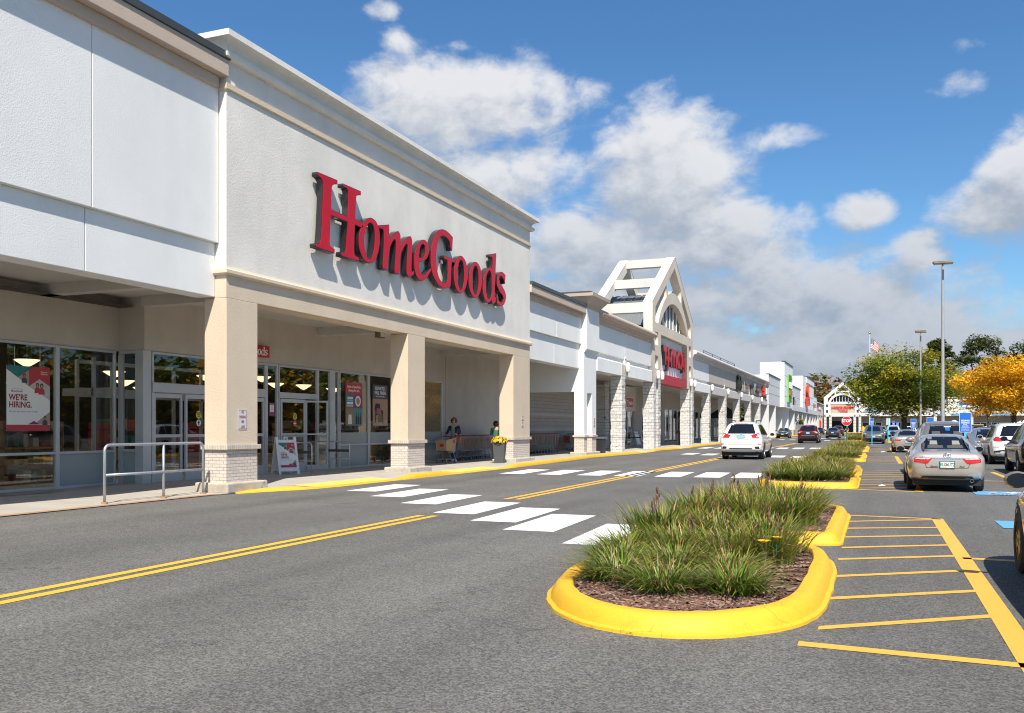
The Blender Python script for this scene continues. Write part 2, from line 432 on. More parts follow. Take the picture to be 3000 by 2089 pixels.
def kerb_mat(name):
    m = paint_mat(name, (.80, .44, .022), wear=.70, rough=.62, under=(.42, .38, .30)); nt = m.node_tree; N = nt.nodes.new; L = nt.links.new
    b = nt.nodes['Principled BSDF']; src = b.inputs['Base Color'].links[0].from_socket
    geo = N('ShaderNodeNewGeometry'); dn = N('ShaderNodeTexNoise'); dn.inputs['Scale'].default_value = 3; dn.inputs['Detail'].default_value = 8; L(geo.outputs['Position'], dn.inputs['Vector'])
    vm = N('ShaderNodeVectorMath'); vm.operation = 'MULTIPLY_ADD'; L(dn.outputs['Color'], vm.inputs[0]); vm.inputs[1].default_value = (.5, .5, .5); L(geo.outputs['Position'], vm.inputs[2])
    vo = N('ShaderNodeTexVoronoi'); vo.feature = 'DISTANCE_TO_EDGE'; vo.inputs['Scale'].default_value = 2.1; L(vm.outputs[0], vo.inputs['Vector'])
    cr = N('ShaderNodeMapRange'); L(vo.outputs['Distance'], cr.inputs[0]); cr.inputs[1].default_value = .002; cr.inputs[2].default_value = .010; cr.inputs[3].default_value = .75; cr.inputs[4].default_value = 0
    gate = N('ShaderNodeTexNoise'); gate.inputs['Scale'].default_value = 1.4; gate.inputs['Detail'].default_value = 3; L(geo.outputs['Position'], gate.inputs['Vector'])
    g2 = N('ShaderNodeMapRange'); L(gate.outputs[0], g2.inputs[0]); g2.inputs[1].default_value = .46; g2.inputs[2].default_value = .56
    mm = N('ShaderNodeMath'); mm.operation = 'MULTIPLY'; L(cr.outputs[0], mm.inputs[0]); L(g2.outputs[0], mm.inputs[1])
    mx = N('ShaderNodeMix'); mx.data_type = 'RGBA'; L(mm.outputs[0], mx.inputs[0]); L(src, mx.inputs[6]); mx.inputs[7].default_value = (.16, .11, .04, 1)
    sc = N('ShaderNodeTexNoise'); sc.inputs['Scale'].default_value = 5; sc.inputs['Detail'].default_value = 7; sc.inputs['Roughness'].default_value = .7; L(geo.outputs['Position'], sc.inputs['Vector'])
    s2 = N('ShaderNodeMapRange'); L(sc.outputs[0], s2.inputs[0]); s2.inputs[1].default_value = .52; s2.inputs[2].default_value = .75; s2.inputs[3].default_value = 0; s2.inputs[4].default_value = .42
    my = N('ShaderNodeMix'); my.data_type = 'RGBA'; L(s2.outputs[0], my.inputs[0]); L(mx.outputs[2], my.inputs[6]); my.inputs[7].default_value = (.55, .24, .015, 1)
    L(my.outputs[2], b.inputs['Base Color']); return m
def glass_mat(name, tint=(.55, .6, .6), refl=.05):
    """shop window glass: mostly see-through, with a Fresnel mirror of the car park"""
    m = bpy.data.materials.new(name); m.use_nodes = True; nt = m.node_tree; nt.nodes.clear(); N = nt.nodes.new; L = nt.links.new
    tr = N('ShaderNodeBsdfTransparent'); tr.inputs[0].default_value = (*tint, 1)
    gl = N('ShaderNodeBsdfGlossy'); gl.inputs['Roughness'].default_value = 0.01; gl.inputs[0].default_value = (.9, .93, .95, 1)
    fr = N('ShaderNodeFresnel'); fr.inputs[0].default_value = 1.55
    ad = N('ShaderNodeMath'); ad.operation = 'ADD'; ad.use_clamp = True; L(fr.outputs[0], ad.inputs[0]); ad.inputs[1].default_value = refl
    mx = N('ShaderNodeMixShader'); L(ad.outputs[0], mx.inputs[0]); L(tr.outputs[0], mx.inputs[1]); L(gl.outputs[0], mx.inputs[2])
    o = N('ShaderNodeOutputMaterial'); L(mx.outputs[0], o.inputs[0]); MT[name] = m; return m
def leaf_mat(name, rough=.55, trans=.35):
    """leaves and blades: colour from each leaf's own colour attribute"""
    m = bpy.data.materials.new(name); m.use_nodes = True; nt = m.node_tree; nt.nodes.clear(); N = nt.nodes.new; L = nt.links.new
    at = N('ShaderNodeAttribute'); at.attribute_name = 'leaf_colour'
    d = N('ShaderNodeBsdfPrincipled'); L(at.outputs[0], d.inputs['Base Color']); d.inputs['Roughness'].default_value = rough; d.inputs['Specular IOR Level'].default_value = .35
    t = N('ShaderNodeBsdfTranslucent'); L(at.outputs[0], t.inputs[0])
    mx = N('ShaderNodeMixShader'); mx.inputs[0].default_value = trans; L(d.outputs[0], mx.inputs[1]); L(t.outputs[0], mx.inputs[2])
    o = N('ShaderNodeOutputMaterial'); L(mx.outputs[0], o.inputs[0]); MT[name] = m; return m
def glow(name, col, st):
    m, nt, b = nodes(name); b.inputs['Base Color'].default_value = (*col, 1); b.inputs['Emission Color'].default_value = (*col, 1); b.inputs['Emission Strength'].default_value = st
    MT[name] = m; return m

asphalt_mat('asphalt', (.122, .118, .110))
pbr('earth', (.16, .15, .11), .9, var=.3, vs=.05)
pbr('white_stucco', (.77, .775, .765), .85, var=.05, vs=.6, bump=.35, bs=34, streak=.05, bdist=.014)
pbr('cream_stucco', (.735, .705, .655), .85, var=.10, vs=.7, bump=.5, bs=26, streak=.07, bdist=.014)
pbr('cornice_stucco', (.74, .725, .69), .85, var=.08, vs=1.2, bump=.2, bs=40, streak=.1, dirt=((.28, .27, .24), 5.0, .66))
pbr('beige_stucco', (.63, .52, .395), .85, var=.06, vs=.9, bump=.55, bs=32, streak=.06, bdist=.014)
pbr('tan_stucco', (.52, .42, .34), .85, var=.06, vs=.9, bump=.5, bs=40, streak=.06)
pbr('tower_stucco', (.60, .53, .45), .85, var=.07, vs=.5, bump=.3, bs=30, streak=.12, dirt=((.42, .40, .36), 2.2, .68))
pbr('tower_top', (.64, .61, .56), .85, var=.1, vs=.8, streak=.12, dirt=((.36, .34, .30), 3.0, .64))
pbr('taupe_stucco', (.47, .43, .38), .85, var=.05, vs=.6, bump=.3, bs=30, streak=.06)
pbr('mauve_stucco', (.56, .53, .52), .85, var=.05, vs=.6, bump=.3, bs=30, streak=.06)
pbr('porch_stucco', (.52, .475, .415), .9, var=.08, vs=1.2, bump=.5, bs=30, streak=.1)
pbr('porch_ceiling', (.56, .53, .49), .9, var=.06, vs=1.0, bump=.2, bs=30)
pbr('panel_white', (.78, .79, .80), .6, var=.03, vs=.3, streak=.04)
pbr('panel_grey', (.60, .605, .61), .6, var=.03, vs=.3, streak=.04)
pbr('far_cream', (.72, .66, .56), .8, var=.04, vs=.3)
pbr('far_white', (.78, .76, .73), .8, var=.04, vs=.3)
pbr('far_tan', (.50, .42, .33), .8, var=.04, vs=.3)
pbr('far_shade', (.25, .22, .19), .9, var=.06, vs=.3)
pbr('sky_blue_band', (.12, .32, .55), .6, var=.03)
pbr('coping_metal', (.11, .115, .11), .45, metal=.6, var=.12, vs=2)
pbr('seam_roof', (.20, .22, .23), .5, metal=.4, var=.06)
brick_mat('painted_brick', (.66, .60, .54), (.60, .53, .46), (.33, .28, .24), .205, .073, .006, bump=.5, noise=.15)
brick_mat('soldier_brick', (.64, .57, .50), (.55, .47, .40), (.36, .30, .26), .073, .30, .005, bump=.5, noise=.15, off=0)
brick_mat('split_block', (.66, .64, .61), (.61, .585, .555), (.40, .385, .365), .40, .20, .008, rough=.9, bump=1.0, noise=1.6, nscale=9)
brick_mat('wall_block', (.50, .46, .42), (.47, .43, .39), (.34, .31, .28), .40, .20, .008, rough=.9, bump=.8, noise=1.0, nscale=9)
pbr('block_joint', (.20, .19, .18), .9, var=.1)
pbr('plinth_concrete', (.46, .41, .34), .9, var=.2, vs=3.5, bump=.8, bs=25, dirt=((.24, .22, .19), 4.0, .58))
pbr('sidewalk', (.42, .385, .335), .85, var=.12, vs=1.4, bump=.25, bs=80, dirt=((.30, .27, .23), 1.6, .62))
pbr('rust_edge', (.40, .24, .13), .9, var=.25, vs=4)
paint_mat('white_paint', (.78, .78, .77), wear=.69)
paint_mat('yellow_paint', (.80, .44, .04), wear=.66)
paint_mat('hatch_paint', (.76, .41, .055), wear=.60)
kerb_mat('kerb_yellow')
pbr('pad_yellow', (.80, .50, .12), .7, var=.06, vs=4, bump=.5, bs=60)
paint_mat('blue_paint', (.12, .36, .66), wear=.66)
pbr('mulch', (.15, .082, .058), .95, var=.45, vs=14, bump=1.0, bs=45, bdist=.04, dirt=((.30, .20, .14), 55.0, .60))
pbr('aluminium', (.62, .62, .62), .38, metal=.75, var=.04)
pbr('grey_frame', (.52, .53, .54), .45, metal=.3, var=.04)
pbr('galvanised', (.50, .53, .58), .42, metal=.7, var=.12, vs=6, dirt=((.28, .14, .07), 9.0, .70))
pbr('frost_panel', (.30, .34, .34), .25, var=.03, spec=.6)
glass_mat('shop_glass', (.80, .83, .82), .05)
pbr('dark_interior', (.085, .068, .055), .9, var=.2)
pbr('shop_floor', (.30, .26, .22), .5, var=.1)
pbr('shelf_wood', (.30, .19, .11), .6, var=.2)
pbr('shelf_red', (.30, .045, .05), .6, var=.2)
pbr('shelf_pale', (.52, .50, .44), .6, var=.2)
glow('lamp_bowl', (1.0, .74, .42), 1.1)
glow('strip_glow', (1.0, .95, .85), 7.0)
pbr('sign_red', (.52, .008, .022), .35, var=.08, vs=1.2, spec=.25)
pbr('sign_red_matte', (.44, .03, .045), .6, var=.15, vs=4, streak=.25)
pbr('box_red', (.42, .012, .03), .35, var=.02)
pbr('letter_black', (.018, .018, .02), .22, var=.0, coat=.3)
pbr('sign_white', (.82, .82, .80), .45, var=.02)
pbr('sign_metal', (.70, .71, .72), .4, metal=.2, var=.03)
pbr('maroon_ink', (.30, .035, .045), .6, var=0)
pbr('poster_paper', (.84, .82, .76), .5, var=.02)
pbr('poster_red', (.48, .04, .05), .5, var=.02)
pbr('poster_teal', (.03, .20, .19), .5, var=.2, vs=8)
pbr('poster_skin', (.42, .24, .16), .6, var=.1)
pbr('poster_hair', (.03, .02, .015), .6, var=0)
pbr('poster_navy', (.05, .06, .09), .5, var=0)
pbr('poster_tan', (.42, .31, .22), .5, var=.1)
pbr('ink_black', (.02, .02, .02), .6, var=0)
pbr('ink_grey', (.25, .24, .22), .6, var=0)
pbr('decal_yellow', (.75, .68, .05), .5, var=0)
pbr('decal_purple', (.22, .03, .14), .5, var=0)
pbr('sign_blue', (.015, .13, .52), .4, var=.02)
pbr('post_blue', (.05, .45, .70), .5, var=.08)
pbr('post_green', (.03, .12, .07), .5, var=.1)
pbr('stop_red', (.58, .015, .02), .4, var=.04)
pbr('sign_green', (.06, .22, .03), .4, var=.04)
pbr('sign_lime', (.18, .48, .06), .4, var=.02)
pbr('sign_orange', (.62, .10, .03), .4, var=.02)
pbr('sign_teal', (.04, .25, .25), .4, var=.02)
pbr('sign_bright_red', (.80, .03, .015), .35, var=.02)
pbr('rust_letter', (.32, .12, .06), .5, var=.02)
pbr('sign_sky', (.16, .42, .66), .4, var=.02)
pbr('black_plastic', (.022, .022, .024), .5, var=.05)
pbr('planter_grey', (.075, .078, .082), .55, var=.08)
pbr('chrome', (.75, .75, .76), .12, metal=1.0, var=0)
pbr('tyre', (.022, .022, .023), .85, var=.15, vs=12)
pbr('rim_silver', (.50, .51, .53), .3, metal=.85, var=0)
pbr('rim_gold', (.42, .25, .07), .3, metal=.8, var=0)
pbr('car_glass', (.008, .011, .018), .04, var=0, spec=.32)
pbr('seat_tan', (.075, .07, .065), .8, var=.1)
pbr('tail_red', (.52, .012, .012), .12, var=0, coat=.6)
pbr('tail_clear', (.62, .60, .58), .12, var=0, coat=.6)
pbr('plate_white', (.72, .76, .76), .4, var=0)
pbr('plate_blue', (.30, .52, .72), .4, var=0)
pbr('plate_green', (.02, .28, .18), .5, var=0)
pbr('underbody', (.015, .015, .016), .8, var=0)
pbr('pole_grey', (.40, .395, .385), .5, metal=.3, var=.08, dirt=((.30, .22, .17), 2.0, .70))
pbr('lamp_head', (.16, .135, .10), .5, metal=.3, var=.05)
pbr('sconce_white', (.82, .81, .77), .35, var=.02)
pbr('bark', (.10, .085, .068), .95, var=.4, vs=5, bump=.8, bs=20, bdist=.03)
pbr('tent_black', (.025, .026, .03), .75, var=.1)
pbr('cloth_white', (.80, .79, .75), .8, var=.04)
leaf_mat('leaf'); leaf_mat('blade', .45, .3); leaf_mat('petal', .5, .3)
pbr('cart_grey', (.30, .32, .34), .4, metal=.6, var=.05)
pbr('cart_tan', (.40, .26, .11), .55, var=.06)
pbr('cart_brown', (.23, .10, .045), .55, var=.06)
pbr('cart_olive', (.17, .125, .055), .55, var=.06)
pbr('cart_mauve', (.23, .15, .14), .55, var=.06)
pbr('cart_red', (.40, .015, .03), .45, var=.02)
pbr('skin', (.50, .30, .21), .5, var=.04)
pbr('seed_brown', (.12, .065, .04), .9, var=.2)
pbr('hair_brown', (.16, .075, .035), .5, var=.25, vs=60)
pbr('hair_dark', (.045, .025, .016), .5, var=.2, vs=60)
pbr('hair_grey', (.45, .43, .40), .6, var=.1)
pbr('navy_knit', (.010, .013, .030), .8, var=.1)
pbr('jeans', (.030, .075, .16), .8, var=.25, vs=6)
pbr('print_top', (.22, .29, .24), .8, var=.45, vs=55)
pbr('green_print', (.05, .17, .11), .8, var=.6, vs=45)
pbr('bag_leather', (.28, .13, .08), .5, var=.08)
pbr('khaki', (.40, .33, .24), .8, var=.1)
pbr('lip', (.35, .10, .09), .5, var=0)
pbr('paper_scrap', (.75, .74, .72), .7, var=.05)
pbr('flag_red', (.50, .03, .04), .7, var=.05)
pbr('flag_blue', (.03, .05, .20), .7, var=.05)
pbr('gold', (.70, .48, .14), .25, metal=1.0, var=0)
# ------------------------------------------------------------------ ground, road, pavement, markings
def structure(o): o['kind'] = 'structure'; return o
g = MB(); g.quad((-4000, -4000, -.012), (4000, -4000, -.012), (4000, 4000, -.012), (-4000, 4000, -.012))
structure(g.build('ground', MT['earth']))
g = MB(); g.quad((-20, -60, 0), (140, -60, 0), (140, 275, 0), (-20, 275, 0))
structure(g.build('road', MT['asphalt']))

def lerp_tab(tab, y):
    if y <= tab[0][0]: return tab[0][1]
    for (a, va), (b, vb) in zip(tab, tab[1:]):
        if y <= b: return va + (vb - va) * (y - a) / (b - a)
    return tab[-1][1]
KX = [(-60, -13.38), (15.6, -13.36), (16.8, -13.22), (18.2, -12.62), (19.5, -12.48), (26, -12.4), (31, -12.36), (36, -12.6), (43, -13.02), (50, -12.5), (54, -12.6),
      (58, -12.95), (62, -12.6), (68, -12.75), (75, -12.95), (262, -13.0)]
KH = [(-60, .015), (16.2, .015), (17.0, .05), (17.9, .09), (18.5, .025), (22.4, .025), (23.4, .125), (25.3, .125), (26.3, .025), (30.0, .025), (31.2, .125),
      (50.2, .125), (51.2, .03), (54.6, .03), (55.6, .125), (61.8, .125), (62.6, .03), (66.6, .03), (67.6, .125), (262, .13)]
ys = sorted(set([round(-12 + .5 * i, 2) for i in range(180)] + [80 + 6 * i for i in range(31)]))
def wig(y, a): return a * math.sin(y * 1.7) * .5 + a * math.sin(y * 4.1 + 1)
sw = MB(); vs = []; fs = []
cols = [0, .16, .75, 1.4, 6.5]
for y in ys:
    kx, kh = lerp_tab(KX, y), lerp_tab(KH, y)
    base = .02 if y < 15 else min(.085, .02 + .02 * (y - 15))
    for c in cols:
        t = min(1, c / 1.4)
        z = (kh - .004) * (1 - t) + base * t
        vs.append((kx - c if c else kx - .02, y, z))
k = len(cols)
for i in range(len(ys) - 1):
    for j in range(k - 1): fs.append((i * k + j, (i + 1) * k + j, (i + 1) * k + j + 1, i * k + j + 1))
sw.add(vs, fs)
structure(sw.build('sidewalk', MT['sidewalk'], smooth='auto'))
# expansion joints of the pavement: thin recessed-looking dark filler strips
j = MB()
for y in [8, 11, 14, 19.2, 22.2, 25.2, 28.2, 31.2, 34.2, 37.2, 40.2, 43.2, 46.2, 49.2, 52.2, 55.2, 58.2]:
    kx = lerp_tab(KX, y); base = .02 if y < 15 else min(.085, .02 + .02 * (y - 15)); kh = lerp_tab(KH, y)
    j.add([(kx - .18, y, kh - .004 + .001), (kx - .18, y + .012, kh - .004 + .001), (kx - 1.4, y + .012, base + .0035), (kx - 1.4, y, base + .0035)], [(0, 1, 2, 3)])
    j.quad((kx - 1.4, y, base + .0035), (kx - 1.4, y + .012, base + .0035), (kx - 4.2, y + .012, base + .0035), (kx - 4.2, y, base + .0035))
structure(j.build('pavement_joint', MT['block_joint'], recalc=False))
# yellow kerb
kb = MB(); vs = []
kys = [y for y in ys if y >= 16.4]
prof = 5
for y in kys:
    kx, kh = lerp_tab(KX, y), lerp_tab(KH, y)
    w = wig(y, .012)
    vs += [(kx + .05 + w, y, -.01), (kx + .035 + w, y, max(.012, kh * .45)), (kx + .0 + w, y, kh - .012), (kx - .03, y, kh + .003), (kx - .17, y, kh + .004), (kx - .18, y, kh - .05)]
n = 6; fs = []
for i in range(len(kys) - 1):
    for q in range(n - 1): fs.append((i * n + q, i * n + q + 1, (i + 1) * n + q + 1, (i + 1) * n + q))
fs += [list(range(n)), [(len(kys) - 1) * n + q for q in range(n)][::-1]]
kb.add(vs, fs)
structure(kb.build('kerb', MT['kerb_yellow'], smooth='auto'))
# strip of rust-stained concrete edge in front of the left wing
e = MB(); e.quad((-13.36, -12, .017), (-13.36, 16.2, .017), (-13.55, 16.2, .019), (-13.55, -12, .019))
structure(e.build('pavement_edge', MT['rust_edge'], recalc=False))
# tactile pads
for i, p in enumerate([[(-12.58, 18.65), (-12.56, 22.35), (-13.3, 22.35), (-13.3, 18.65)], [(-12.5, 26.45), (-12.48, 29.95), (-13.2, 29.95), (-13.2, 26.45)],
                       [(-12.7, 51.3), (-12.75, 54.4), (-13.5, 54.4), (-13.5, 51.3)], [(-12.85, 62.7), (-12.9, 66.5), (-13.6, 66.5), (-13.6, 62.7)]]):
    m = MB(); vs = [(x, y, .031 if k < 2 else .062) for k, (x, y) in enumerate(p)]
    m.add(vs, [(0, 1, 2, 3)])
    a, b = p[0], p[2]
    nx, ny = 9, 40
    for u in range(nx):
        for w in range(ny):
            x = a[0] + (b[0] - a[0]) * (u + .5) / nx; y = a[1] + (b[1] - a[1]) * (w + .5) / ny
            z = .031 + .031 * (u + .5) / nx
            m.add([(x - .018, y - .018, z), (x + .018, y - .018, z), (x + .018, y + .018, z), (x - .018, y + .018, z), (x, y, z + .012)], [(0, 1, 4), (1, 2, 4), (2, 3, 4), (3, 0, 4)])
    o = m.build('tactile_pad', MT['pad_yellow'], recalc=False)
    structure(o)

def marks(name, quads, mat, z=.004):
    m = MB()
    for qd in quads:
        m.add([(x, y, z) for x, y in qd], [(0, 1, 2, 3)])
    o = m.build(name, MT[mat], recalc=False)
    for p in o.data.polygons:
        if p.normal.z < 0: p.flip()
    return structure(o)
def rect(x0, x1, y0, y1, sk=0.0): return [(x0, y0), (x1, y0), (x1 + sk, y1), (x0 + sk, y1)]
cw1 = [(-11.48, 18.2), (-10.1, 16.95), (-8.62, 15.6), (-7.13, 14.07), (-5.98, 13.1), (-5.02, 12.12), (-3.72, 10.95)]
marks('crosswalk_marking', [rect(x, x + (.78 if i != 6 else .62), y, y + 2.5, -.12) for i, (x, y) in enumerate(cw1)], 'white_paint')
marks('crosswalk_marking', [rect(x, x + .78, y, y + 3.15, -.15) for x, y in [(-11.2, 26.75), (-9.92, 26.75), (-8.62, 26.75), (-7.45, 26.8), (-6.2, 26.85), (-5.05, 26.95), (-3.98, 27.1)]], 'white_paint')
marks('crosswalk_marking', [rect(x, x + .72, y, y + 3.0, -.1) for x, y in [(-9.95, 49.3), (-8.75, 48.5), (-7.55, 47.8), (-6.3, 47.1), (-4.98, 46.2), (-3.9, 45.6)]], 'white_paint')
marks('crosswalk_marking', [rect(x, x + .7, y, y + 4.3, -.1) for x, y in [(-11.7, 63.7), (-10.6, 63.9), (-9.5, 64.0), (-8.5, 64.1), (-7.5, 64.2), (-6.45, 64.2), (-5.4, 64.5), (-4.3, 64.9)]], 'white_paint')
marks('crosswalk_marking', [rect(x, x + .65, y, y + 3.2) for x, y in [(-10.95, 112), (-9.6, 110.5), (-8.3, 109.4), (-7.0, 108), (-5.5, 106)]] +
      [rect(x, x + .7, y, y + 3.5) for x, y in [(-11.1, 131), (-9.9, 130), (-6.85, 124.5), (-5.5, 123)]] + [rect(x, x + .8, 188, 193) for x in (-6.3, -4.8, -3.2)], 'white_paint')
yl = []
for a, b in [(-40, 13.6), (17.3, 47.3), (49.5, 63), (70, 93), (150, 235)]:
    yl += [rect(-7.16, -7.03, a, b), rect(-6.91, -6.78, a, b)]
marks('double_yellow_line', yl, 'yellow_paint')
def hatch(y0, stripes, right=(None, None), xr=.92, xl=-.4):
    q = []
    for (ya, yb) in stripes: q.append([(xl, ya), (xr - .1, yb), (xr - .1, yb + .13), (xl, ya + .13)])
    if right[0] is not None: q.append(rect(xr - .1, xr + .07, right[0], right[1]))
    return q
hA = hatch(0, [(6.98, 7.92), (8.22, 9.1), (9.48, 10.35), (10.74, 11.5), (11.8, 12.55), (12.95, 13.66), (14.1, 14.7), (15.15, 15.9)], (4.6, 16.2))
hA.append([(-.5, 6.42), (1.6, 6.30), (1.6, 6.42), (-.5, 6.56)]); hA.append([(.9, 11.34), (5.6, 11.2), (5.6, 11.34), (.9, 11.48)])
hA.append([(-.5, 16.22), (.95, 16.06), (.95, 16.18), (-.5, 16.34)])
marks('hatch_marking', hA, 'hatch_paint')
hC = hatch(0, [(23.55, 24.3), (24.95, 25.5), (26.15, 26.65), (27.45, 28.25), (28.9, 29.7), (30.25, 31.0), (31.5, 32.2), (32.8, 33.55)], (22.7, 33.8))
hC.append([(-.75, 23.15), (.95, 22.65), (.95, 22.8), (-.75, 23.3)]); hC.append([(.9, 28.25), (6.2, 27.75), (6.2, 27.9), (.9, 28.4)])
hC.append([(3.45, 28.3), (3.6, 28.3), (3.6, 33.6), (3.45, 33.6)])
marks('hatch_marking', hC, 'hatch_paint')
hE = hatch(0, [(40.5, 40.4), (41.8, 42.4), (43.1, 43.7), (44.4, 45), (45.7, 46.3), (47, 47.6), (48.3, 48.9), (49.6, 49.8)], (40.2, 50))
hE += hatch(0, [(57.5 + 1.25 * i, 58 + 1.25 * i) for i in range(10)], (57, 71))
hE += [rect(.9, 6.2, 44.4, 44.55), rect(3.45, 3.6, 40, 49.5), rect(.9, 6.2, 62, 62.15)]
marks('hatch_marking', hE, 'hatch_paint')
# wheelchair bays painted blue
def access_symbol(cx, cy, s, mat, parent, name, frame):
    """the leaning wheelchair figure; frame maps (u right, v up) to world"""
    m = MB()
    def band(pts, w):
        P = [Vector((*p, 0)) for p in pts]
        for a, b in zip(P, P[1:]):
            d = (b - a).normalized(); nn = Vector((-d.y, d.x, 0)) * w
            m.add([frame(cx + q.x * s, cy + q.y * s) for q in (a - nn - d * w * .4, b - nn + d * w * .4, b + nn + d * w * .4, a + nn - d * w * .4)], [(0, 1, 2, 3)])
    arc = [(-.04 + .27 * math.cos(t), -.22 + .27 * math.sin(t)) for t in [R(120 + 15 * i) for i in range(20)]]
    band(arc, .055)
    band([(.20, .34), (.02, .05), (.27, .0), (.30, -.34)], .058)
    band([(-.28, .22), (-.10, .36), (.12, .30)], .045)
    hc = [(.26 + .09 * math.cos(t), .47 + .09 * math.sin(t)) for t in [R(30 * i) for i in range(12)]]
    m.add([frame(cx + p[0] * s, cy + p[1] * s) for p in hc], [tuple(range(12))])
    return m.build(name, MT[mat], parent, recalc=False)
marks('blue_bay_marking', [rect(2.02, 3.3, 22.25, 23.45), rect(1.72, 3.0, 15.0, 16.15), rect(-.55, .55, 84.2, 85.4)], 'blue_paint', .008)
structure(access_symbol(2.66, 22.85, 1.05, 'white_paint', None, 'bay_symbol_marking', lambda u, v: (u, v, .012)))

# ------------------------------------------------------------------ planted islands
def rounded(poly, rad, n=6):
    out = []; k = len(poly)
    for i in range(k):
        r = rad[i] if isinstance(rad, (list, tuple)) else rad
        a, b, c = Vector(poly[i - 1]), Vector(poly[i]), Vector(poly[(i + 1) % k])
        u = (a - b).normalized(); w = (c - b).normalized()
        p0, p2 = b + u * r, b + w * r
        for t in range(n + 1):
            t /= n; out.append(tuple(p0 * (1 - t) ** 2 + b * 2 * t * (1 - t) + p2 * t * t))
    return out
def densify(poly, d=.22):
    out = []
    for i in range(len(poly)):
        a, b = Vector(poly[i]), Vector(poly[(i + 1) % len(poly)]); L = (b - a).length
        n = max(1, int(L / d))
        for t in range(n): out.append(tuple(a.lerp(b, t / n)))
    return out
def island(outline, label, group, chips=0):
    t = thing('planting_island', label, 'planting island', (sum(p[0] for p in outline) / len(outline), sum(p[1] for p in outline) / len(outline), 0), 0, group)
    rnd = random.Random(int(outline[0][1] * 100))
    p = densify(outline)
    p = [(x + rnd.uniform(-.006, .006), y + rnd.uniform(-.006, .006)) for x, y in p]
    prof = [(0.035, -.01), (.03, .022), (-.005, .035), (-.02, .07), (-.055, .125), (-.085, .147), (-.13, .152), (-.19, .150), (-.205, .13), (-.205, .02)]
    o = sweep(p, prof, True).build('kerb', MT['kerb_yellow'], t, smooth='auto')
    def inset(d):
        q = []; n = len(p)
        for i in range(n):
            a, b, c = Vector(p[i - 1]), Vector(p[i]), Vector(p[(i + 1) % n])
            u = (c - a).normalized(); q.append((b.x - u.y * d, b.y + u.x * d))
        return q
    rim = inset(.19); cx = t.location.x; cy = t.location.y
    m = MB(); rings = [1, .8, .55, .3]; vs = []
    for s in rings:
        for (x, y) in rim:
            vs.append((cx + (x - cx) * s, cy + (y - cy) * s, .118 + (1 - s) * .05 + rnd.uniform(-.012, .012)))
    n = len(rim); fs = []
    for r in range(len(rings) - 1):
        for i in range(n): fs.append((r * n + i, r * n + (i + 1) % n, (r + 1) * n + (i + 1) % n, (r + 1) * n + i))
    fs.append([(len(rings) - 1) * n + i for i in range(n)])
    m.add(vs, fs); m.build('mulch_bed', MT['mulch'], t)
    if chips:
        m = MB()
        xs = [q[0] for q in rim]; ysr = [q[1] for q in rim]
        for _ in range(chips):
            k = rnd.choice(rim); s = math.sqrt(rnd.random()) * .97
            x = cx + (k[0] - cx) * s; y = cy + (k[1] - cy) * s; z = .13 + (1 - s) * .05
            a = rnd.uniform(0, 6.28); l = rnd.uniform(.02, .065); w = rnd.uniform(.004, .012)
            dx, dy = math.cos(a), math.sin(a); tz = rnd.uniform(-.015, .02)
            m.add([(x - dx * l - dy * w, y - dy * l + dx * w, z), (x - dx * l + dy * w, y - dy * l - dx * w, z), (x + dx * l + dy * w, y + dy * l - dx * w, z + tz),
                   (x + dx * l - dy * w, y + dy * l + dx * w, z + tz), (x, y, z + .014)], [(0, 1, 4), (1, 2, 4), (2, 3, 4), (3, 0, 4)], rnd.choice((0, 0, 1, 2)))
        o = m.build('wood_chips', [MT['mulch'], MT['chip_pale'], MT['chip_red']], t, recalc=False); o['kind'] = 'stuff'
    return t
pbr('chip_pale', (.30, .20, .15), .9, var=.3, vs=20); pbr('chip_red', (.20, .09, .055), .9, var=.3, vs=20)
A_out = [(-.66, 6.86), (-.5, 7.2), (-.40, 7.75), (-.40, 10.3), (-.62, 10.95), (-1.0, 11.1), (-2.5, 11.1), (-2.8, 10.8), (-2.83, 8.5), (-2.72, 7.75), (-2.56, 7.2), (-2.29, 6.76), (-2.0, 6.48), (-1.71, 6.36), (-1.45, 6.33), (-1.19, 6.38), (-.91, 6.56)]
A_out = chaikin(A_out, 2, 60)
island(A_out, 'nearest yellow-kerbed island with a rounded front and bare brown mulch corner', 'yellow-kerbed planting islands', 5200)
island(rounded([(-2.8, 12.0), (-.43, 12.0), (-.43, 17.0), (-2.8, 17.0)], [.3, .25, 1.0, .5]), 'yellow-kerbed island just behind the rounded nearest one, full of tall iris leaves', 'yellow-kerbed planting islands', 900)
island(rounded([(-2.85, 23.1), (-.44, 23.1), (-.46, 28.6), (-2.85, 28.6)], [1.1, .6, .5, .4]), 'yellow-kerbed island level with the silver sedan, its long front kerb curved at the road side', 'yellow-kerbed planting islands', 600)
island(rounded([(-2.85, 29.6), (-.47, 29.6), (-.5, 35.0), (-2.85, 35.0)], [.4, .35, .9, .4]), 'yellow-kerbed island straight behind the curved one beside the silver sedan', 'yellow-kerbed planting islands')
island(rounded([(-2.85, 41.4), (-.48, 41.4), (-.5, 45.6), (-2.85, 45.6)], [1.0, .4, .5, .4]), 'third pair of islands, front one, beside the worn hatched strip', 'yellow-kerbed planting islands')
island(rounded([(-2.85, 46.4), (-.48, 46.4), (-.5, 52.0), (-2.85, 52.0)], [.4, .4, .9, .4]), 'third pair of islands, rear one, with a white scrap on its mulch', 'yellow-kerbed planting islands')
island(rounded([(-2.9, 58.2), (-.5, 58.2), (-.52, 63.6), (-2.9, 63.6)], [1.0, .4, .5, .4]), 'fourth pair of islands, front one, level with the small silver sedan', 'yellow-kerbed planting islands')
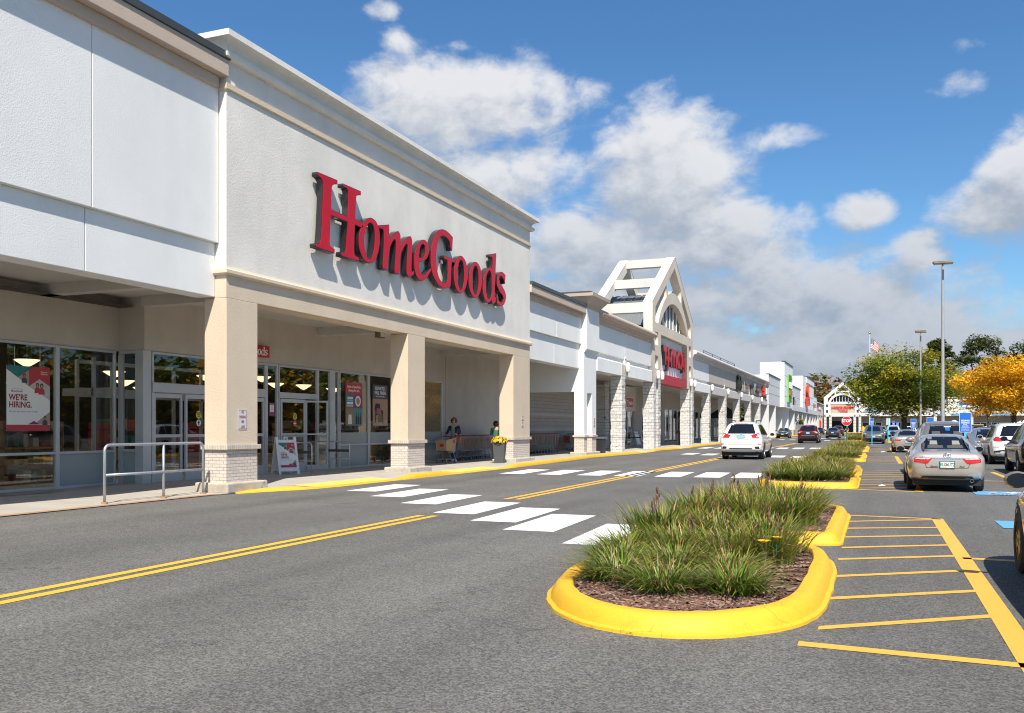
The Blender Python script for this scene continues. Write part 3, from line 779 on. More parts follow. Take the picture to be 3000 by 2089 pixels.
island(rounded([(-2.9, 64.4), (-.5, 64.4), (-.52, 71.5), (-2.9, 71.5)], [.4, .4, .9, .4]), 'fourth pair of islands, rear one, in front of the grey crossover', 'yellow-kerbed planting islands')
island(rounded([(-3.3, 99), (-1.3, 99), (-1.3, 124), (-3.3, 124)], .9), 'far narrow island with dry shrubs behind the stop sign', 'yellow-kerbed planting islands')
island(rounded([(.9, 93.5), (6.5, 93.5), (6.5, 118), (.9, 118)], .8), 'far wide island around the green maple trunk', 'yellow-kerbed planting islands')
# ------------------------------------------------------------------ plants: clumps of strap leaves
def colour_attr(me, per_face):
    at = me.color_attributes.new('leaf_colour', 'FLOAT_COLOR', 'CORNER')
    k = 0
    for p in me.polygons:
        c = per_face[p.index]
        for li in p.loop_indices: at.data[li].color = (*c, 1)
def leafy(name, verts, faces, cols, mat, parent=None):
    me = bpy.data.meshes.new(name); me.from_pydata(verts, [], faces); me.materials.append(MT[mat])
    colour_attr(me, cols)
    for p in me.polygons: p.use_smooth = True
    o = bpy.data.objects.new(name, me); C.objects.link(o)
    if parent: o.parent = parent
    return o
def blades(rnd, n, rad, h0, h1, wid, bend, pal, segs=4, core=.12):
    V = []; F = []; CO = []
    for _ in range(n):
        a = rnd.uniform(0, 2 * math.pi); r0 = core * math.sqrt(rnd.random()) * (1 + 1.2 * rnd.random())
        bx, by = r0 * math.cos(a), r0 * math.sin(a)
        a2 = a + rnd.uniform(-.7, .7); h = rnd.uniform(h0, h1); out = rad * rnd.uniform(.15, 1.05)
        dx, dy = math.cos(a2), math.sin(a2); tw = rnd.uniform(-.5, .5)
        w = wid * rnd.uniform(.6, 1.25); b = bend * rnd.uniform(.4, 1.3)
        base = rnd.choice(pal); j = rnd.uniform(.7, 1.3); c0 = tuple(x * j for x in base)
        tip = (.34, .22, .06) if rnd.random() < .35 else c0
        i0 = len(V); perp = (-dy * math.cos(tw) , dx * math.cos(tw))
        for s in range(segs + 1):
            t = s / segs
            ro = out * (t ** 1.4); z = h * (t * 1.12 - b * .62 * t ** 2.4)
            ww = w * (1 - t ** 2.2) * .5 + .0008
            x, y = bx + dx * ro, by + dy * ro
            V.append((x + perp[0] * ww, y + perp[1] * ww, max(.0, z))); V.append((x - perp[0] * ww, y - perp[1] * ww, max(.0, z) + ww * .4 * math.sin(tw)))
        for s in range(segs):
            F.append((i0 + 2 * s, i0 + 2 * s + 1, i0 + 2 * s + 3, i0 + 2 * s + 2))
            f = max(0, (s / (segs - 1) - .5) * 2); CO.append(tuple(c0[q] * (1 - f) + tip[q] * f for q in range(3)))
    return V, F, CO
GREEN = [(.10, .19, .018), (.13, .23, .025), (.07, .14, .014), (.16, .25, .03), (.20, .26, .035)]
DRY = [(.46, .33, .17), (.55, .42, .25), (.40, .24, .10)]
YEL = [(.30, .31, .04), (.23, .28, .035), (.18, .25, .03), (.36, .31, .06)]
def clump(kind, seed):
    rnd = random.Random(seed)
    e = empty('daylily_clump')
    if kind == 'day':
        V, F, CO = blades(rnd, 560, .58, .26, .50, .019, 1.0, GREEN * 3 + DRY[:1] + YEL[:1], core=.16)
    elif kind == 'iris':
        V, F, CO = blades(rnd, 420, .50, .36, .62, .022, .55, GREEN * 3 + YEL + DRY[:2], core=.2)
    else:
        V, F, CO = blades(rnd, 430, .58, .28, .54, .020, .9, YEL * 2 + GREEN * 2 + DRY, core=.2)
    leafy('foliage', V, F, CO, 'blade', e)
    if kind in ('day', 'dry'):
        V, F, CO = blades(rnd, 70 if kind == 'day' else 130, .55, .15, .55, .010, .8, DRY)
        leafy('dead_leaves', V, F, CO, 'blade', e)
    if kind == 'iris':
        m = MB()
        for _ in range(3):
            a = rnd.uniform(0, 6.28); r = rnd.uniform(.05, .3); x, y = r * math.cos(a), r * math.sin(a); h = rnd.uniform(.5, .74)
            m.tube([(x * .4, y * .4, .1), (x * .7, y * .7, h * .6), (x, y, h)], .005, 5)
            for q in range(4): m.ball((x + rnd.uniform(-.02, .02), y + rnd.uniform(-.02, .02), h - .03 - q * .035), (.011, .011, .028), 6, 4)
        m.build('seed_stalks', MT['seed_brown'], e, smooth=True)
    return e
protos = {k: [clump(k, s) for s in ss] for k, ss in (('day', (1, 2, 3)), ('iris', (4, 5)), ('dry', (6, 7)))}
used = set()
PL = 'daylily clumps planted in the yellow-kerbed islands'
def plant(kind, x, y, s, label, group, z=.11, rot=None):
    rnd = random.Random(int(x * 1000 + y * 77)); pr = rnd.choice(protos[kind])
    o = pr if pr.name not in used else copy_tree(pr)
    used.add(pr.name)
    o.location = (x, y, z); o.rotation_euler = (0, 0, rnd.uniform(0, 6.28)); o.scale = (s, s, s * rnd.uniform(.9, 1.1))
    tag(o, label, 'plant', group); return o
plant('day', -2.12, 7.78, .80, 'arching green grass-like clump at the road-side corner of the nearest island', 'front clumps of the nearest island')
plant('day', -1.62, 7.36, .74, 'arching green grass-like clump at the middle of the nearest island front', 'front clumps of the nearest island')
plant('day', -1.08, 7.50, .76, 'arching green grass-like clump beside the bare mulch of the nearest island', 'front clumps of the nearest island')
for k, x, y, s in [('day', -2.35, 8.65, .82), ('day', -1.75, 8.4, .82), ('dry', -1.25, 8.35, .74), ('day', -2.42, 9.3, .85), ('iris', -1.9, 9.4, .8), ('dry', -1.35, 9.2, 1.0), ('iris', -1.1, 10.1, .95),
                   ('iris', -1.05, 9.3, .75), ('iris', -2.3, 10.3, .95), ('iris', -1.7, 10.5, .95)]:
    plant(k, x, y, s, 'tangled green and straw-coloured clump in the rear half of the nearest island', 'rear clumps of the nearest island')
for k, x, y, s in [('iris', -2.3, 12.6, 1.0), ('iris', -1.6, 12.7, 1.0), ('iris', -1.15, 13.2, 1.0), ('dry', -2.0, 13.5, 1.1), ('iris', -2.2, 14.5, 1.0), ('iris', -1.4, 14.3, 1.05), ('day', -1.15, 15.2, 1.1),
                   ('iris', -1.8, 15.4, 1.0), ('day', -1.2, 16.2, 1.1), ('day', -2.2, 16.3, 1.0)]:
    plant(k, x, y, s, 'tall upright green clump with brown seed heads in the island behind the nearest one', 'clumps of the second island')
for k, x, y, s in [('day', -2.35, 24.5, 1.0), ('day', -1.75, 24.3, 1.05), ('day', -1.15, 24.6, 1.0), ('iris', -2.3, 25.4, .95), ('dry', -1.6, 25.4, 1.15), ('dry', -.95, 25.9, 1.0), ('dry', -2.2, 26.5, 1.15),
                   ('iris', -1.4, 26.7, 1.0), ('dry', -2.2, 27.6, 1.1), ('dry', -1.2, 27.8, 1.1)]:
    plant(k, x, y, s, 'green and yellowing clump in the curved island beside the silver sedan', 'clumps of the third island')
for k, x, y, s in [('dry', -2.2, 30.4, 1.15), ('dry', -1.3, 30.8, 1.1), ('dry', -2.2, 31.9, 1.15), ('dry', -1.2, 32.3, 1.1), ('dry', -1.9, 33.6, 1.2), ('day', -1.1, 33.9, 1.0)]:
    plant(k, x, y, s, 'yellowing clump in the island behind the curved one', 'clumps of the fourth island')
for k, x, y, s in [('dry', -2.2, 42.5, 1.2), ('dry', -1.3, 42.8, 1.1), ('dry', -1.9, 44.3, 1.2), ('dry', -1.1, 44.6, 1.0), ('dry', -2.2, 47.4, 1.2), ('dry', -1.2, 48.0, 1.1), ('dry', -1.8, 49.6, 1.2), ('dry', -1.2, 51, 1.1),
                   ('dry', -2.3, 59.4, 1.25), ('dry', -1.3, 59.6, 1.2), ('dry', -1.8, 61.4, 1.25), ('dry', -1.2, 62.8, 1.2), ('dry', -2.2, 65.6, 1.25), ('dry', -1.2, 66.4, 1.2), ('dry', -1.8, 68.6, 1.25), ('dry', -1.2, 70.3, 1.2)]:
    plant(k, x, y, s, 'olive and straw clump in the far row of islands before the stop sign', 'clumps of the far islands')
for y in (100.5, 103, 106, 110, 114, 119): plant('dry', -2.3 + (y % 2) * .4, y, 1.7, 'dull olive clump in the far narrow island behind the stop sign', 'clumps of the far narrow island')
# yellow daylily flowers
fl = MB(); rnd = random.Random(3)
def flower(x, y, z, r, label):
    t = thing('daylily_flower', label, 'flower', (x, y, .12))
    m = MB(); m.tube([(x - .02, y, .12), (x, y, z)], .004, 5); m.build('stem', MT['post_green'], t)
    V = []; F = []; CO = []
    for q in range(6):
        a = q * math.pi / 3; ca, sa = math.cos(a), math.sin(a); i0 = len(V)
        for t_ in range(4):
            u = t_ / 3; rr = r * u; w = r * .42 * math.sin(math.pi * (.12 + .86 * u)); zz = z + r * .7 * (u - .55 * u ** 3)
            V += [(x + ca * rr - sa * w, y + sa * rr + ca * w, zz), (x + ca * rr + sa * w, y + sa * rr - ca * w, zz)]
        for s in range(3): F.append((i0 + 2 * s, i0 + 2 * s + 1, i0 + 2 * s + 3, i0 + 2 * s + 2)); CO.append((.85, .55, .02))
    o = leafy('petals', V, F, CO, 'petal', t); o.location = -t.location
flower(-.98, 8.75, .40, .075, 'open yellow daylily flower by the bare mulch of the nearest island')
flower(-.88, 8.95, .42, .06, 'smaller half-open yellow daylily flower behind the open one')
# ------------------------------------------------------------------ the shop row on the left
X0 = -13.45
XS = -17.0
def window(parent, X, y0, y1, z0=.05, z1=3.4, rail=.88, low='shop_glass', fw=.055, up='shop_glass', film=None):
    """one shop window facing +X: glass, its frame, a kick panel under the rail"""
    d = .05
    gl = MB()
    zr = rail if rail else z0
    gl.quad((X - .02, y0 + fw, zr + .03), (X - .02, y1 - fw, zr + .03), (X - .02, y1 - fw, z1 - fw), (X - .02, y0 + fw, z1 - fw))
    w = gl.build('window', MT[up], parent, recalc=False)
    f = MB()
    f.box(X - d, X + .03, y0, y0 + fw, z0, z1); f.box(X - d, X + .03, y1 - fw, y1, z0, z1)
    f.box(X - d, X + .03, y0 + fw, y1 - fw, z1 - fw, z1); f.box(X - d, X + .03, y0 + fw, y1 - fw, z0, z0 + .06)
    if rail: f.box(X - d, X + .03, y0 + fw, y1 - fw, rail - .03, rail + .03)
    f.build('frame', MT['grey_frame'], w, bevel=.004, seg=1)
    if rail:
        k = MB(); k.quad((X - .02, y0 + fw, z0 + .06), (X - .02, y1 - fw, z0 + .06), (X - .02, y1 - fw, rail - .03), (X - .02, y0 + fw, rail - .03))
        k.build('kick_panel', MT[low], w, recalc=False)
    if film:
        k = MB(); k.quad((X - .014, y0 + fw, rail + .03), (X - .014, y1 - fw, rail + .03), (X - .014, y1 - fw, film), (X - .014, y0 + fw, film))
        k.build('frosted_film', MT['frost_panel'], w, recalc=False)
    return w
def part(mb, name, mat, parent, **kw): return mb.build(name, MT[mat], parent, **kw)

# --- left wing
wa = thing('store_wing', 'white stucco store wing with beige parapet at the left edge, over a recessed glass shopfront', 'building', (-15, 8, 0))
yj = [-9, -3.2, 2.3, 7.5, 12.855, 16.39]
p = MB()
for a, b in zip(yj, yj[1:]): p.box(-14.2, -13.65, a + .008, b - .008, 5.6, 9.30)
part(p, 'upper_panel', 'white_stucco', wa, bevel=.012)
p = MB()
for a, b in zip(yj, yj[1:]): p.box(-14.25, -13.76, a + .008 - .06, b - .008 - .06 if b < 16 else 16.39, 4.4, 5.598)
part(p, 'lower_panel', 'white_stucco', wa, bevel=.012)
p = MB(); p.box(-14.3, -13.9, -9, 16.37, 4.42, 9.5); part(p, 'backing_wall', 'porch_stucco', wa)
p = MB(); p.box(-14.1, -13.37, -9, 16.395, 9.27, 9.64); p.box(-14.1, -13.55, -9, 16.28, 9.03, 9.27); part(p, 'cornice', 'tan_stucco', wa, bevel=.015)
p = MB(); p.box(-14.1, -13.33, -9, 16.42, 9.64, 9.80); part(p, 'coping', 'coping_metal', wa, bevel=.008)
p = MB(); p.box(-30, -14.1, -9, 16.39, 9.2, 9.4); part(p, 'roof', 'seam_roof', wa)
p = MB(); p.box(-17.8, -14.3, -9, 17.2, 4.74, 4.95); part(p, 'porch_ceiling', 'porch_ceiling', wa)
p = MB(); p.box(-17.8, -14.3, 15.2, 15.5, 4.5, 4.74); part(p, 'ceiling_beam', 'porch_ceiling', wa)
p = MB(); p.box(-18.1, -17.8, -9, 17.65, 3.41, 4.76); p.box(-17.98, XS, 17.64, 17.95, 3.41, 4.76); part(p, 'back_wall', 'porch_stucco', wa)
for a in [-8.0, -6.3, -4.6, -2.9, -1.2, .5, 2.2, 3.9, 5.6, 7.3, 9.0, 10.7, 12.4]:
    window(wa, -17.8, a, a + 1.68, .04, 3.4)
window(wa, -17.8, 14.08, 15.74, .04, 3.4)
window(wa, -17.8, 15.74, 17.5, .04, 3.4, low='frost_panel')
# vestibule flank (faces the camera): narrow window and a corner post
gl = MB(); gl.quad((-17.70, 17.66, .93), (-17.26, 17.66, .93), (-17.26, 17.66, 3.34), (-17.70, 17.66, 3.34)); w = gl.build('window', MT['shop_glass'], wa, recalc=False)
f = MB(); f.box(-17.8, -17.70, 17.6, 17.7, .04, 3.4); f.box(-17.26, -17.22, 17.6, 17.7, .04, 3.4); f.box(-17.70, -17.26, 17.6, 17.7, 3.34, 3.4); f.box(-17.70, -17.26, 17.6, 17.7, .87, .93)
part(f, 'frame', 'grey_frame', w)
k = MB(); k.quad((-17.70, 17.655, .06), (-17.26, 17.655, .06), (-17.26, 17.655, .87), (-17.70, 17.655, .87)); part(k, 'kick_panel', 'frost_panel', w, recalc=False)
p = MB(); p.box(-17.22, XS + .02, 17.58, 17.86, .03, 3.41); part(p, 'corner_post', 'grey_frame', wa, bevel=.006)

# --- tall block with the big sign
hb = thing('store_block', 'tall cream and beige stucco store block on three brick-based pillars', 'building', (-16, 26, 0))
Y0, Y1 = 16.4, 35.46
p = MB(); p.box(-20, X0, Y0, Y1, 4.9, 10.1); part(p, 'wall', 'cream_stucco', hb)
path = [(-20, Y0), (X0, Y0), (X0, Y1), (-20, Y1)]
part(sweep(path, [(-.1, 9.66), (.10, 9.66), (.16, 9.70), (.17, 9.79), (.05, 9.84), (.07, 9.92), (.13, 9.99), (.22, 10.04), (.29, 10.05), (.34, 10.06), (.34, 10.19), (-.1, 10.22)]), 'cornice', 'cornice_stucco', hb)
part(sweep(path, [(-.1, 9.0), (.035, 9.0), (.05, 9.03), (.05, 9.15), (-.1, 9.17)]), 'frieze_band', 'beige_stucco', hb)
part(sweep(path, [(-.1, 4.88), (.05, 4.88), (.09, 4.92), (.09, 4.99), (.05, 5.02), (.03, 5.06), (-.1, 5.07)]), 'string_course', 'beige_stucco', hb)
p = MB(); p.box(-14.06, X0 - .001, Y0 + .001, Y1 - .001, 4.38, 4.88); part(p, 'lintel', 'beige_stucco', hb)
for (a, b) in ((16.4, 17.5), (24.83, 25.98), (33.61, 35.46)):
    c = MB(); c.box(-14.06, X0, a, b, 1.08, 4.375); col = part(c, 'column', 'beige_stucco', hb, bevel=.012)
    c = MB(); c.box(-14.05, X0 - .005, a + .005, b - .005, .24, .98); part(c, 'brick_base', 'painted_brick', col)
    c = MB(); c.box(-14.12, X0 + .06, a - .06, b + .06, .98, 1.085); part(c, 'cap_course', 'soldier_brick', col, bevel=.006)
    c = MB()
    rnd = random.Random(int(a * 10)); n = 10
    c.box(-14.2, X0 + .17, a - .17, b + .17, .0, .245); pl = part(c, 'plinth', 'plinth_concrete', col, bevel=.04, seg=3)
p = MB(); p.box(XS - 1, -14.06, 17.2, Y1, 4.74, 4.9); part(p, 'porch_ceiling', 'porch_ceiling', hb)
for y in (17.7, 25.4, 34.5): part(MB().box(XS, -14.06, y - .17, y + .17, 4.5, 4.74), 'ceiling_beam', 'porch_ceiling', hb)
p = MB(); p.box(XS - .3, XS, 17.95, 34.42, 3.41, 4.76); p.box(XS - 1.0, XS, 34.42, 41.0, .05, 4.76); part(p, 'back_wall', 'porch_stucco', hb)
p = MB(); p.box(XS - .005, XS + .004, 34.70, 34.72, .08, 4.7); part(p, 'wall_joint', 'block_joint', hb)
# sliding door unit behind and beside the first pillar
def door_unit(parent, y0, y1, leaves, zh=2.37, zt=2.62, open_leaf=None):
    f = MB(); f.box(XS - .06, XS + .06, y0, y1, zh, zt); f.box(XS - .05, XS + .03, y0, y1, 3.34, 3.40)
    f.box(XS - .05, XS + .03, y0, y0 + .07, .05, zh); f.box(XS - .05, XS + .03, y1 - .07, y1, .05, zh)
    f.box(XS - .05, XS + .03, y0, y0 + .06, zt, 3.34); f.box(XS - .05, XS + .03, y1 - .06, y1, zt, 3.34)
    hd = part(f, 'door_frame', 'grey_frame', parent, bevel=.005, seg=1)
    g_ = MB(); g_.quad((XS - .02, y0 + .06, zt), (XS - .02, y1 - .06, zt), (XS - .02, y1 - .06, 3.34), (XS - .02, y0 + .06, 3.34)); part(g_, 'transom', 'shop_glass', parent, recalc=False)
    for i, (a, b, ox) in enumerate(leaves):
        X = XS + ox
        g_ = MB(); g_.quad((X, a + .07, .36), (X, b - .07, .36), (X, b - .07, zh - .12), (X, a + .07, zh - .12)); dr = part(g_, 'door', 'shop_glass', parent, recalc=False)
        f = MB(); f.box(X - .03, X + .03, a, a + .07, .06, zh - .02); f.box(X - .03, X + .03, b - .07, b, .06, zh - .02); f.box(X - .03, X + .03, a + .07, b - .07, zh - .13, zh - .02)
        f.box(X - .03, X + .03, a + .07, b - .07, .06, .36); f.box(X - .03, X + .03, a + .07, b - .07, 1.22, 1.30)
        part(f, 'frame', 'grey_frame', dr, bevel=.004, seg=1)
    return hd
door_unit(hb, 17.88, 22.52, [(17.95, 18.98, -.02), (19.03, 20.18, .04), (20.2, 21.33, .04), (21.38, 22.44, -.02)])
window(hb, XS, 22.52, 23.08, .06, 3.4, rail=None)
door_unit(hb, 23.1, 25.22, [(23.18, 24.48, .03)], zh=2.38, zt=2.56)
# the swung-open leaf
g_ = MB(); g_.quad((XS + .06, 24.52, .36), (XS + .42, 25.08, .36), (XS + .42, 25.08, 2.26), (XS + .06, 24.52, 2.26)); dr = part(g_, 'door', 'shop_glass', hb, recalc=False)
f = MB(); f.tube([(XS + .05, 24.5, .07), (XS + .05, 24.5, 2.34)], .04, 4); f.tube([(XS + .44, 25.11, .07), (XS + .44, 25.11, 2.34)], .04, 4)
f.tube([(XS + .05, 24.5, 2.31), (XS + .44, 25.11, 2.31)], .04, 4); f.tube([(XS + .05, 24.5, .2), (XS + .44, 25.11, .2)], .1, 4); f.tube([(XS + .05, 24.5, 1.26), (XS + .44, 25.11, 1.26)], .03, 4)
part(f, 'frame', 'grey_frame', dr)
f = MB(); f.tube([(XS + .12, 23.2, 1.2), (XS + .16, 24.4, 1.2)], .018, 8); part(f, 'push_bar', 'aluminium', hb)
window(hb, XS, 25.22, 25.96, .06, 3.4, rail=None)
f = MB(); f.box(XS - .05, XS + .04, 25.96, 26.18, .05, 3.4); part(f, 'mullion', 'grey_frame', hb, bevel=.004)
window(hb, XS, 26.18, 26.48, .06, 3.4, rail=None)
window(hb, XS, 26.50, 28.42, .07, 3.4, low='frost_panel', film=1.3)
window(hb, XS, 28.42, 30.36, .07, 3.4, film=1.3)
window(hb, XS, 30.36, 32.3, .07, 3.4, low='frost_panel', film=1.3)
window(hb, XS, 32.3, 34.42, .07, 3.4, low='frost_panel', film=1.3)
# inside of the shop
p = MB(); p.quad((-30, -9, .03), (XS - .1, -9, .03), (XS - .1, 36, .03), (-30, 36, .03)); part(p, 'shop_floor', 'shop_floor', hb, recalc=False)
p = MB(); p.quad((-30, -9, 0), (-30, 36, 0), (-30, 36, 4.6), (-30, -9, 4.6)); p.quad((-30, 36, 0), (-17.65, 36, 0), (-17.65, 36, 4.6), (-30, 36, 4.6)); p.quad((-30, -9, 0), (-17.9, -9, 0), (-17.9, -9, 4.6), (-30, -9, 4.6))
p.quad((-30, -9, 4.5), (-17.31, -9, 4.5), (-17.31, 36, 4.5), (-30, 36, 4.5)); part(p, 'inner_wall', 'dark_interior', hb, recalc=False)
f = MB()
for y in (18.2, 19.4, 20.6, 21.8, 23.0, 24.3, 25.6): f.box(-19.9, -19.82, y - .04, y + .04, .03, 3.3)
f.box(-19.9, -19.82, 18.2, 25.6, 2.3, 2.55); f.box(-19.9, -19.82, 18.2, 25.6, 3.2, 3.3)
for x in (-17.9, -18.8): f.box(x - .04, x + .04, 17.72, 17.8, .03, 3.3)
f.box(-19.85, -17.9, 17.72, 17.8, 2.3, 2.5)
part(f, 'inner_frame', 'grey_frame', hb)

# --- low white wing with a portal, after the tall block
wb = thing('portal_wing', 'low white stucco wing with a square flared pier, right of the sign block', 'building', (-16, 40, 0))
p = MB(); p.box(-14.2, -13.65, 35.47, 39.47, 5.62, 7.1); p.box(-14.2, -13.65, 39.49, 43.4, 5.62, 7.1); part(p, 'upper_panel', 'white_stucco', wb, bevel=.012)
p = MB(); p.box(-14.25, -13.76, 35.47, 39.40, 4.41, 5.618); p.box(-14.25, -13.76, 39.42, 43.4, 4.41, 5.618); part(p, 'lower_panel', 'white_stucco', wb, bevel=.012)
p = MB(); p.box(-14.1, -13.37, 35.47, 43.38, 7.13, 7.45); p.box(-14.1, -13.55, 35.47, 43.3, 6.89, 7.13); part(p, 'cornice', 'tan_stucco', wb, bevel=.015)
p = MB(); p.box(-14.1, -13.33, 35.47, 43.4, 7.45, 7.6); part(p, 'coping', 'coping_metal', wb, bevel=.008)
p = MB(); p.box(-30, -14.1, 35.47, 71.4, 6.9, 7.1); part(p, 'roof', 'seam_roof', wb)
p = MB(); p.box(-18.3, -14.2, 35.47, 57.8, 4.72, 4.9); part(p, 'porch_ceiling', 'porch_ceiling', wb)
p = MB(); p.box(-18.0, -14.02, 43.2, 43.6, 3.26, 4.73); part(p, 'cross_wall', 'white_stucco', wb)
p = MB(); p.box(-18.5, -18.0, 41.01, 66.2, .05, 4.74); bw = part(p, 'block_wall', 'wall_block', wb)
p = MB()
for z in (1.28, 2.15): p.box(-18.0, -17.985, 41.01, 66.2, z, z + .14)
part(p, 'pale_course', 'porch_ceiling', bw)
p = MB(); p.box(-14.02, -13.5, 43.2, 43.72, 1.08, 5.2); p.box(-14.02, -13.5, 44.56, 45.3, 1.08, 5.2); p.box(-14.02, -13.8, 43.72, 44.56, 1.08, 3.2); p.box(-14.02, -13.502, 43.721, 44.559, 3.2, 5.2)
p.prism([(-14.02, 43.2, 5.2), (-13.5, 43.2, 5.2), (-13.36, 43.2, 5.38), (-13.36, 43.2, 7.5), (-14.02, 43.2, 7.5)], (0, 2.2, 0)); pr = part(p, 'pier', 'white_stucco', wb, bevel=.01)
p = MB(); p.box(-14.02, -13.5, 43.2, 43.72, .24, 1.0); p.box(-14.02, -13.5, 44.56, 45.3, .24, 1.0); p.box(-14.02, -13.8, 43.72, 44.56, .24, 1.0); part(p, 'brick_base', 'painted_brick', pr)
p = MB(); p.box(-14.08, -13.44, 43.14, 43.78, 1.0, 1.09); p.box(-14.08, -13.44, 44.5, 45.36, 1.0, 1.09); p.box(-14.02, -13.75, 43.78, 44.5, 1.0, 1.085); part(p, 'cap_course', 'soldier_brick', pr)
p = MB(); p.box(-14.2, -13.33, 43.02, 45.5, 0, .245); part(p, 'plinth', 'plinth_concrete', pr, bevel=.04)
part(sweep([(-14.6, 43.2), (-13.36, 43.2), (-13.36, 45.4), (-14.6, 45.4)], [(-.2, 7.42), (.03, 7.42), (.05, 7.52), (.08, 7.6), (.36, 7.92), (.45, 7.95), (.47, 8.1), (-.2, 8.14)]), 'capital', 'tan_stucco', wb)
p = MB(); p.box(-14.9, -13.1, 43.0, 45.6, 8.14, 8.22); part(p, 'capital_coping', 'coping_metal', wb)

def torus_cornice(z):
    pf = [(-.3, z + .0), (.06, z + .0), (.08, z + .10), (.14, z + .12), (.15, z + .24), (.20, z + .27), (.22, z + .34)]
    for i in range(9):
        a = R(-70 + 160 * i / 8); pf.append((.26 + .19 * math.cos(a), z + .50 + .18 * math.sin(a)))
    return pf + [(.05, z + .69), (-.3, z + .70)]
def block_column(parent, y0, y1, x0=-14.1, x1=-13.42, z1=4.42, seed=0):
    rnd = random.Random(seed); m = MB(); jt = MB()
    z = .03; hts = [.88, .90, .90, .90, .80]
    tot = sum(hts); sc = (z1 - z) / tot
    for h in hts:
        h *= sc; nz = 5; e = .012
        a0, a1, b0, b1 = x0 + rnd.uniform(0, .02), x1 - rnd.uniform(0, .02), y0 + rnd.uniform(0, .02), y1 - rnd.uniform(0, .02)
        ring = [(a0, b0), ((a0 + a1) / 2, b0), (a1, b0), (a1, (b0 + b1) / 2), (a1, b1), ((a0 + a1) / 2, b1), (a0, b1), (a0, (b0 + b1) / 2)]
        vs = []
        for i in range(nz + 1):
            zz = z + e + (h - 2 * e) * i / nz
            for q, (x, y) in enumerate(ring):
                j = rnd.uniform(-.018, .018) if 0 < i < nz else .0
                dx = (1 if x > (a0 + a1) / 2 + .01 else -1 if x < (a0 + a1) / 2 - .01 else 0); dy = (1 if y > (b0 + b1) / 2 + .01 else -1 if y < (b0 + b1) / 2 - .01 else 0)
                vs.append((x + dx * j, y + dy * j, zz))
        n = 8
        fs = [(i * n + q, i * n + (q + 1) % n, (i + 1) * n + (q + 1) % n, (i + 1) * n + q) for i in range(nz) for q in range(n)]
        fs += [list(range(n))[::-1], [nz * n + q for q in range(n)]]
        m.add(vs, fs); z += h
    c = part(m, 'column', 'split_block', parent)
    jt.box(x0 + .03, x1 - .03, y0 + .03, y1 - .03, .03, z1); part(jt, 'mortar_joint', 'block_joint', c)
    return c
def sconce(y, label):
    t = thing('wall_lamp', label, 'wall lamp', (X0 + .1, y, 4.62), 0, 'white wall lamps above the block columns')
    m = MB(); pts = []
    m.lathe([(.001, 0), (.08, .02), (.12, .1), (.125, .3), (.12, .5), (.08, .58), (.001, .6)], (0.06, 0, 0), 12); part(m, 'diffuser', 'sconce_white', t, smooth=True, world=False)
    m = MB(); m.cyl((0.02, 0, -.18), (.04, 0, .05), .03, .05, 8); part(m, 'bracket', 'lamp_head', t, world=False)
    return t
def band_wall(parent, y0, y1, m_up, m_low, notches=(), zs=(4.42, 5.12, 5.42, 6.87), joint=True):
    m = MB()
    yb = [y0] + list(notches) + [y1]
    for a, b in zip(yb, yb[1:]): m.box(-14.2, -13.55, a + .01, b - .01, zs[2], zs[3] + .1)
    part(m, 'upper_panel', m_up, parent, bevel=.012)
    m = MB()
    m.prof_y([(-14.2, zs[0]), (X0, zs[0]), (X0, zs[1] - .02), (-13.56, zs[1] + .05), (-14.2, zs[1] + .05)], y0, y1); part(m, 'lower_band', m_low, parent)
    m = MB(); m.box(-14.15, -13.72, y0, y1, zs[1] + .05, zs[2]); part(m, 'recess', m_low, parent)
    if notches:
        m = MB()
        for y in notches:
            m.cyl((-13.6, y, zs[3] - .12), (-13.50, y, zs[3] - .12), .11, n=12); m.box(-13.6, -13.502, y - .11, y + .11, zs[3] - .12, zs[3] + .1)
            m.cyl((-13.6, y, zs[2] + .02), (-13.50, y, zs[2] + .02), .11, n=12); m.box(-13.71, -13.50, y - .11, y + .11, zs[1] + .05, zs[2] + .02)
        part(m, 'joint_boss', m_low, parent)
# --- rounded-cornice stretch before the gable
wc = thing('shop_section', 'white stucco shop section with a beige rounded cornice left of the open gable', 'building', (-16, 52, 0))
band_wall(wc, 45.35, 57.75, 'white_stucco', 'white_stucco', (51.25,))
part(sweep([(-13.55, 45.35), (-13.55, 57.75)], torus_cornice(6.9)), 'cornice', 'tan_stucco', wc, smooth='auto')
p = MB(); p.box(-14.3, -13.85, 45.5, 57.7, 7.0, 7.82); part(p, 'coping', 'coping_metal', wc)
p = MB(); p.box(-13.46, -13.43, 50.15, 50.9, 4.425, 5.06); part(p, 'pilaster', 'tower_stucco', wc)
block_column(wc, 50.15, 50.92, seed=1)
for yy in (60.0, 61.9): block_column(wc, yy - .45, yy + .45, -17.95, -17.1, 4.4, seed=int(yy))
p = MB(); p.box(-18.3, -17.6, 65.4, 69.9, 2.75, 4.6); part(p, 'door_lintel', 'porch_ceiling', wc)
window(wc, -17.7, 66.3, 67.6, .08, 2.75, rail=None); window(wc, -17.7, 67.6, 69.4, .08, 2.75, rail=None)
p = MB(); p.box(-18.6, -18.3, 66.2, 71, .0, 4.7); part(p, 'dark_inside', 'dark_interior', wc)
sconce(50.95, 'white wall lamp above the single block column left of the gable')

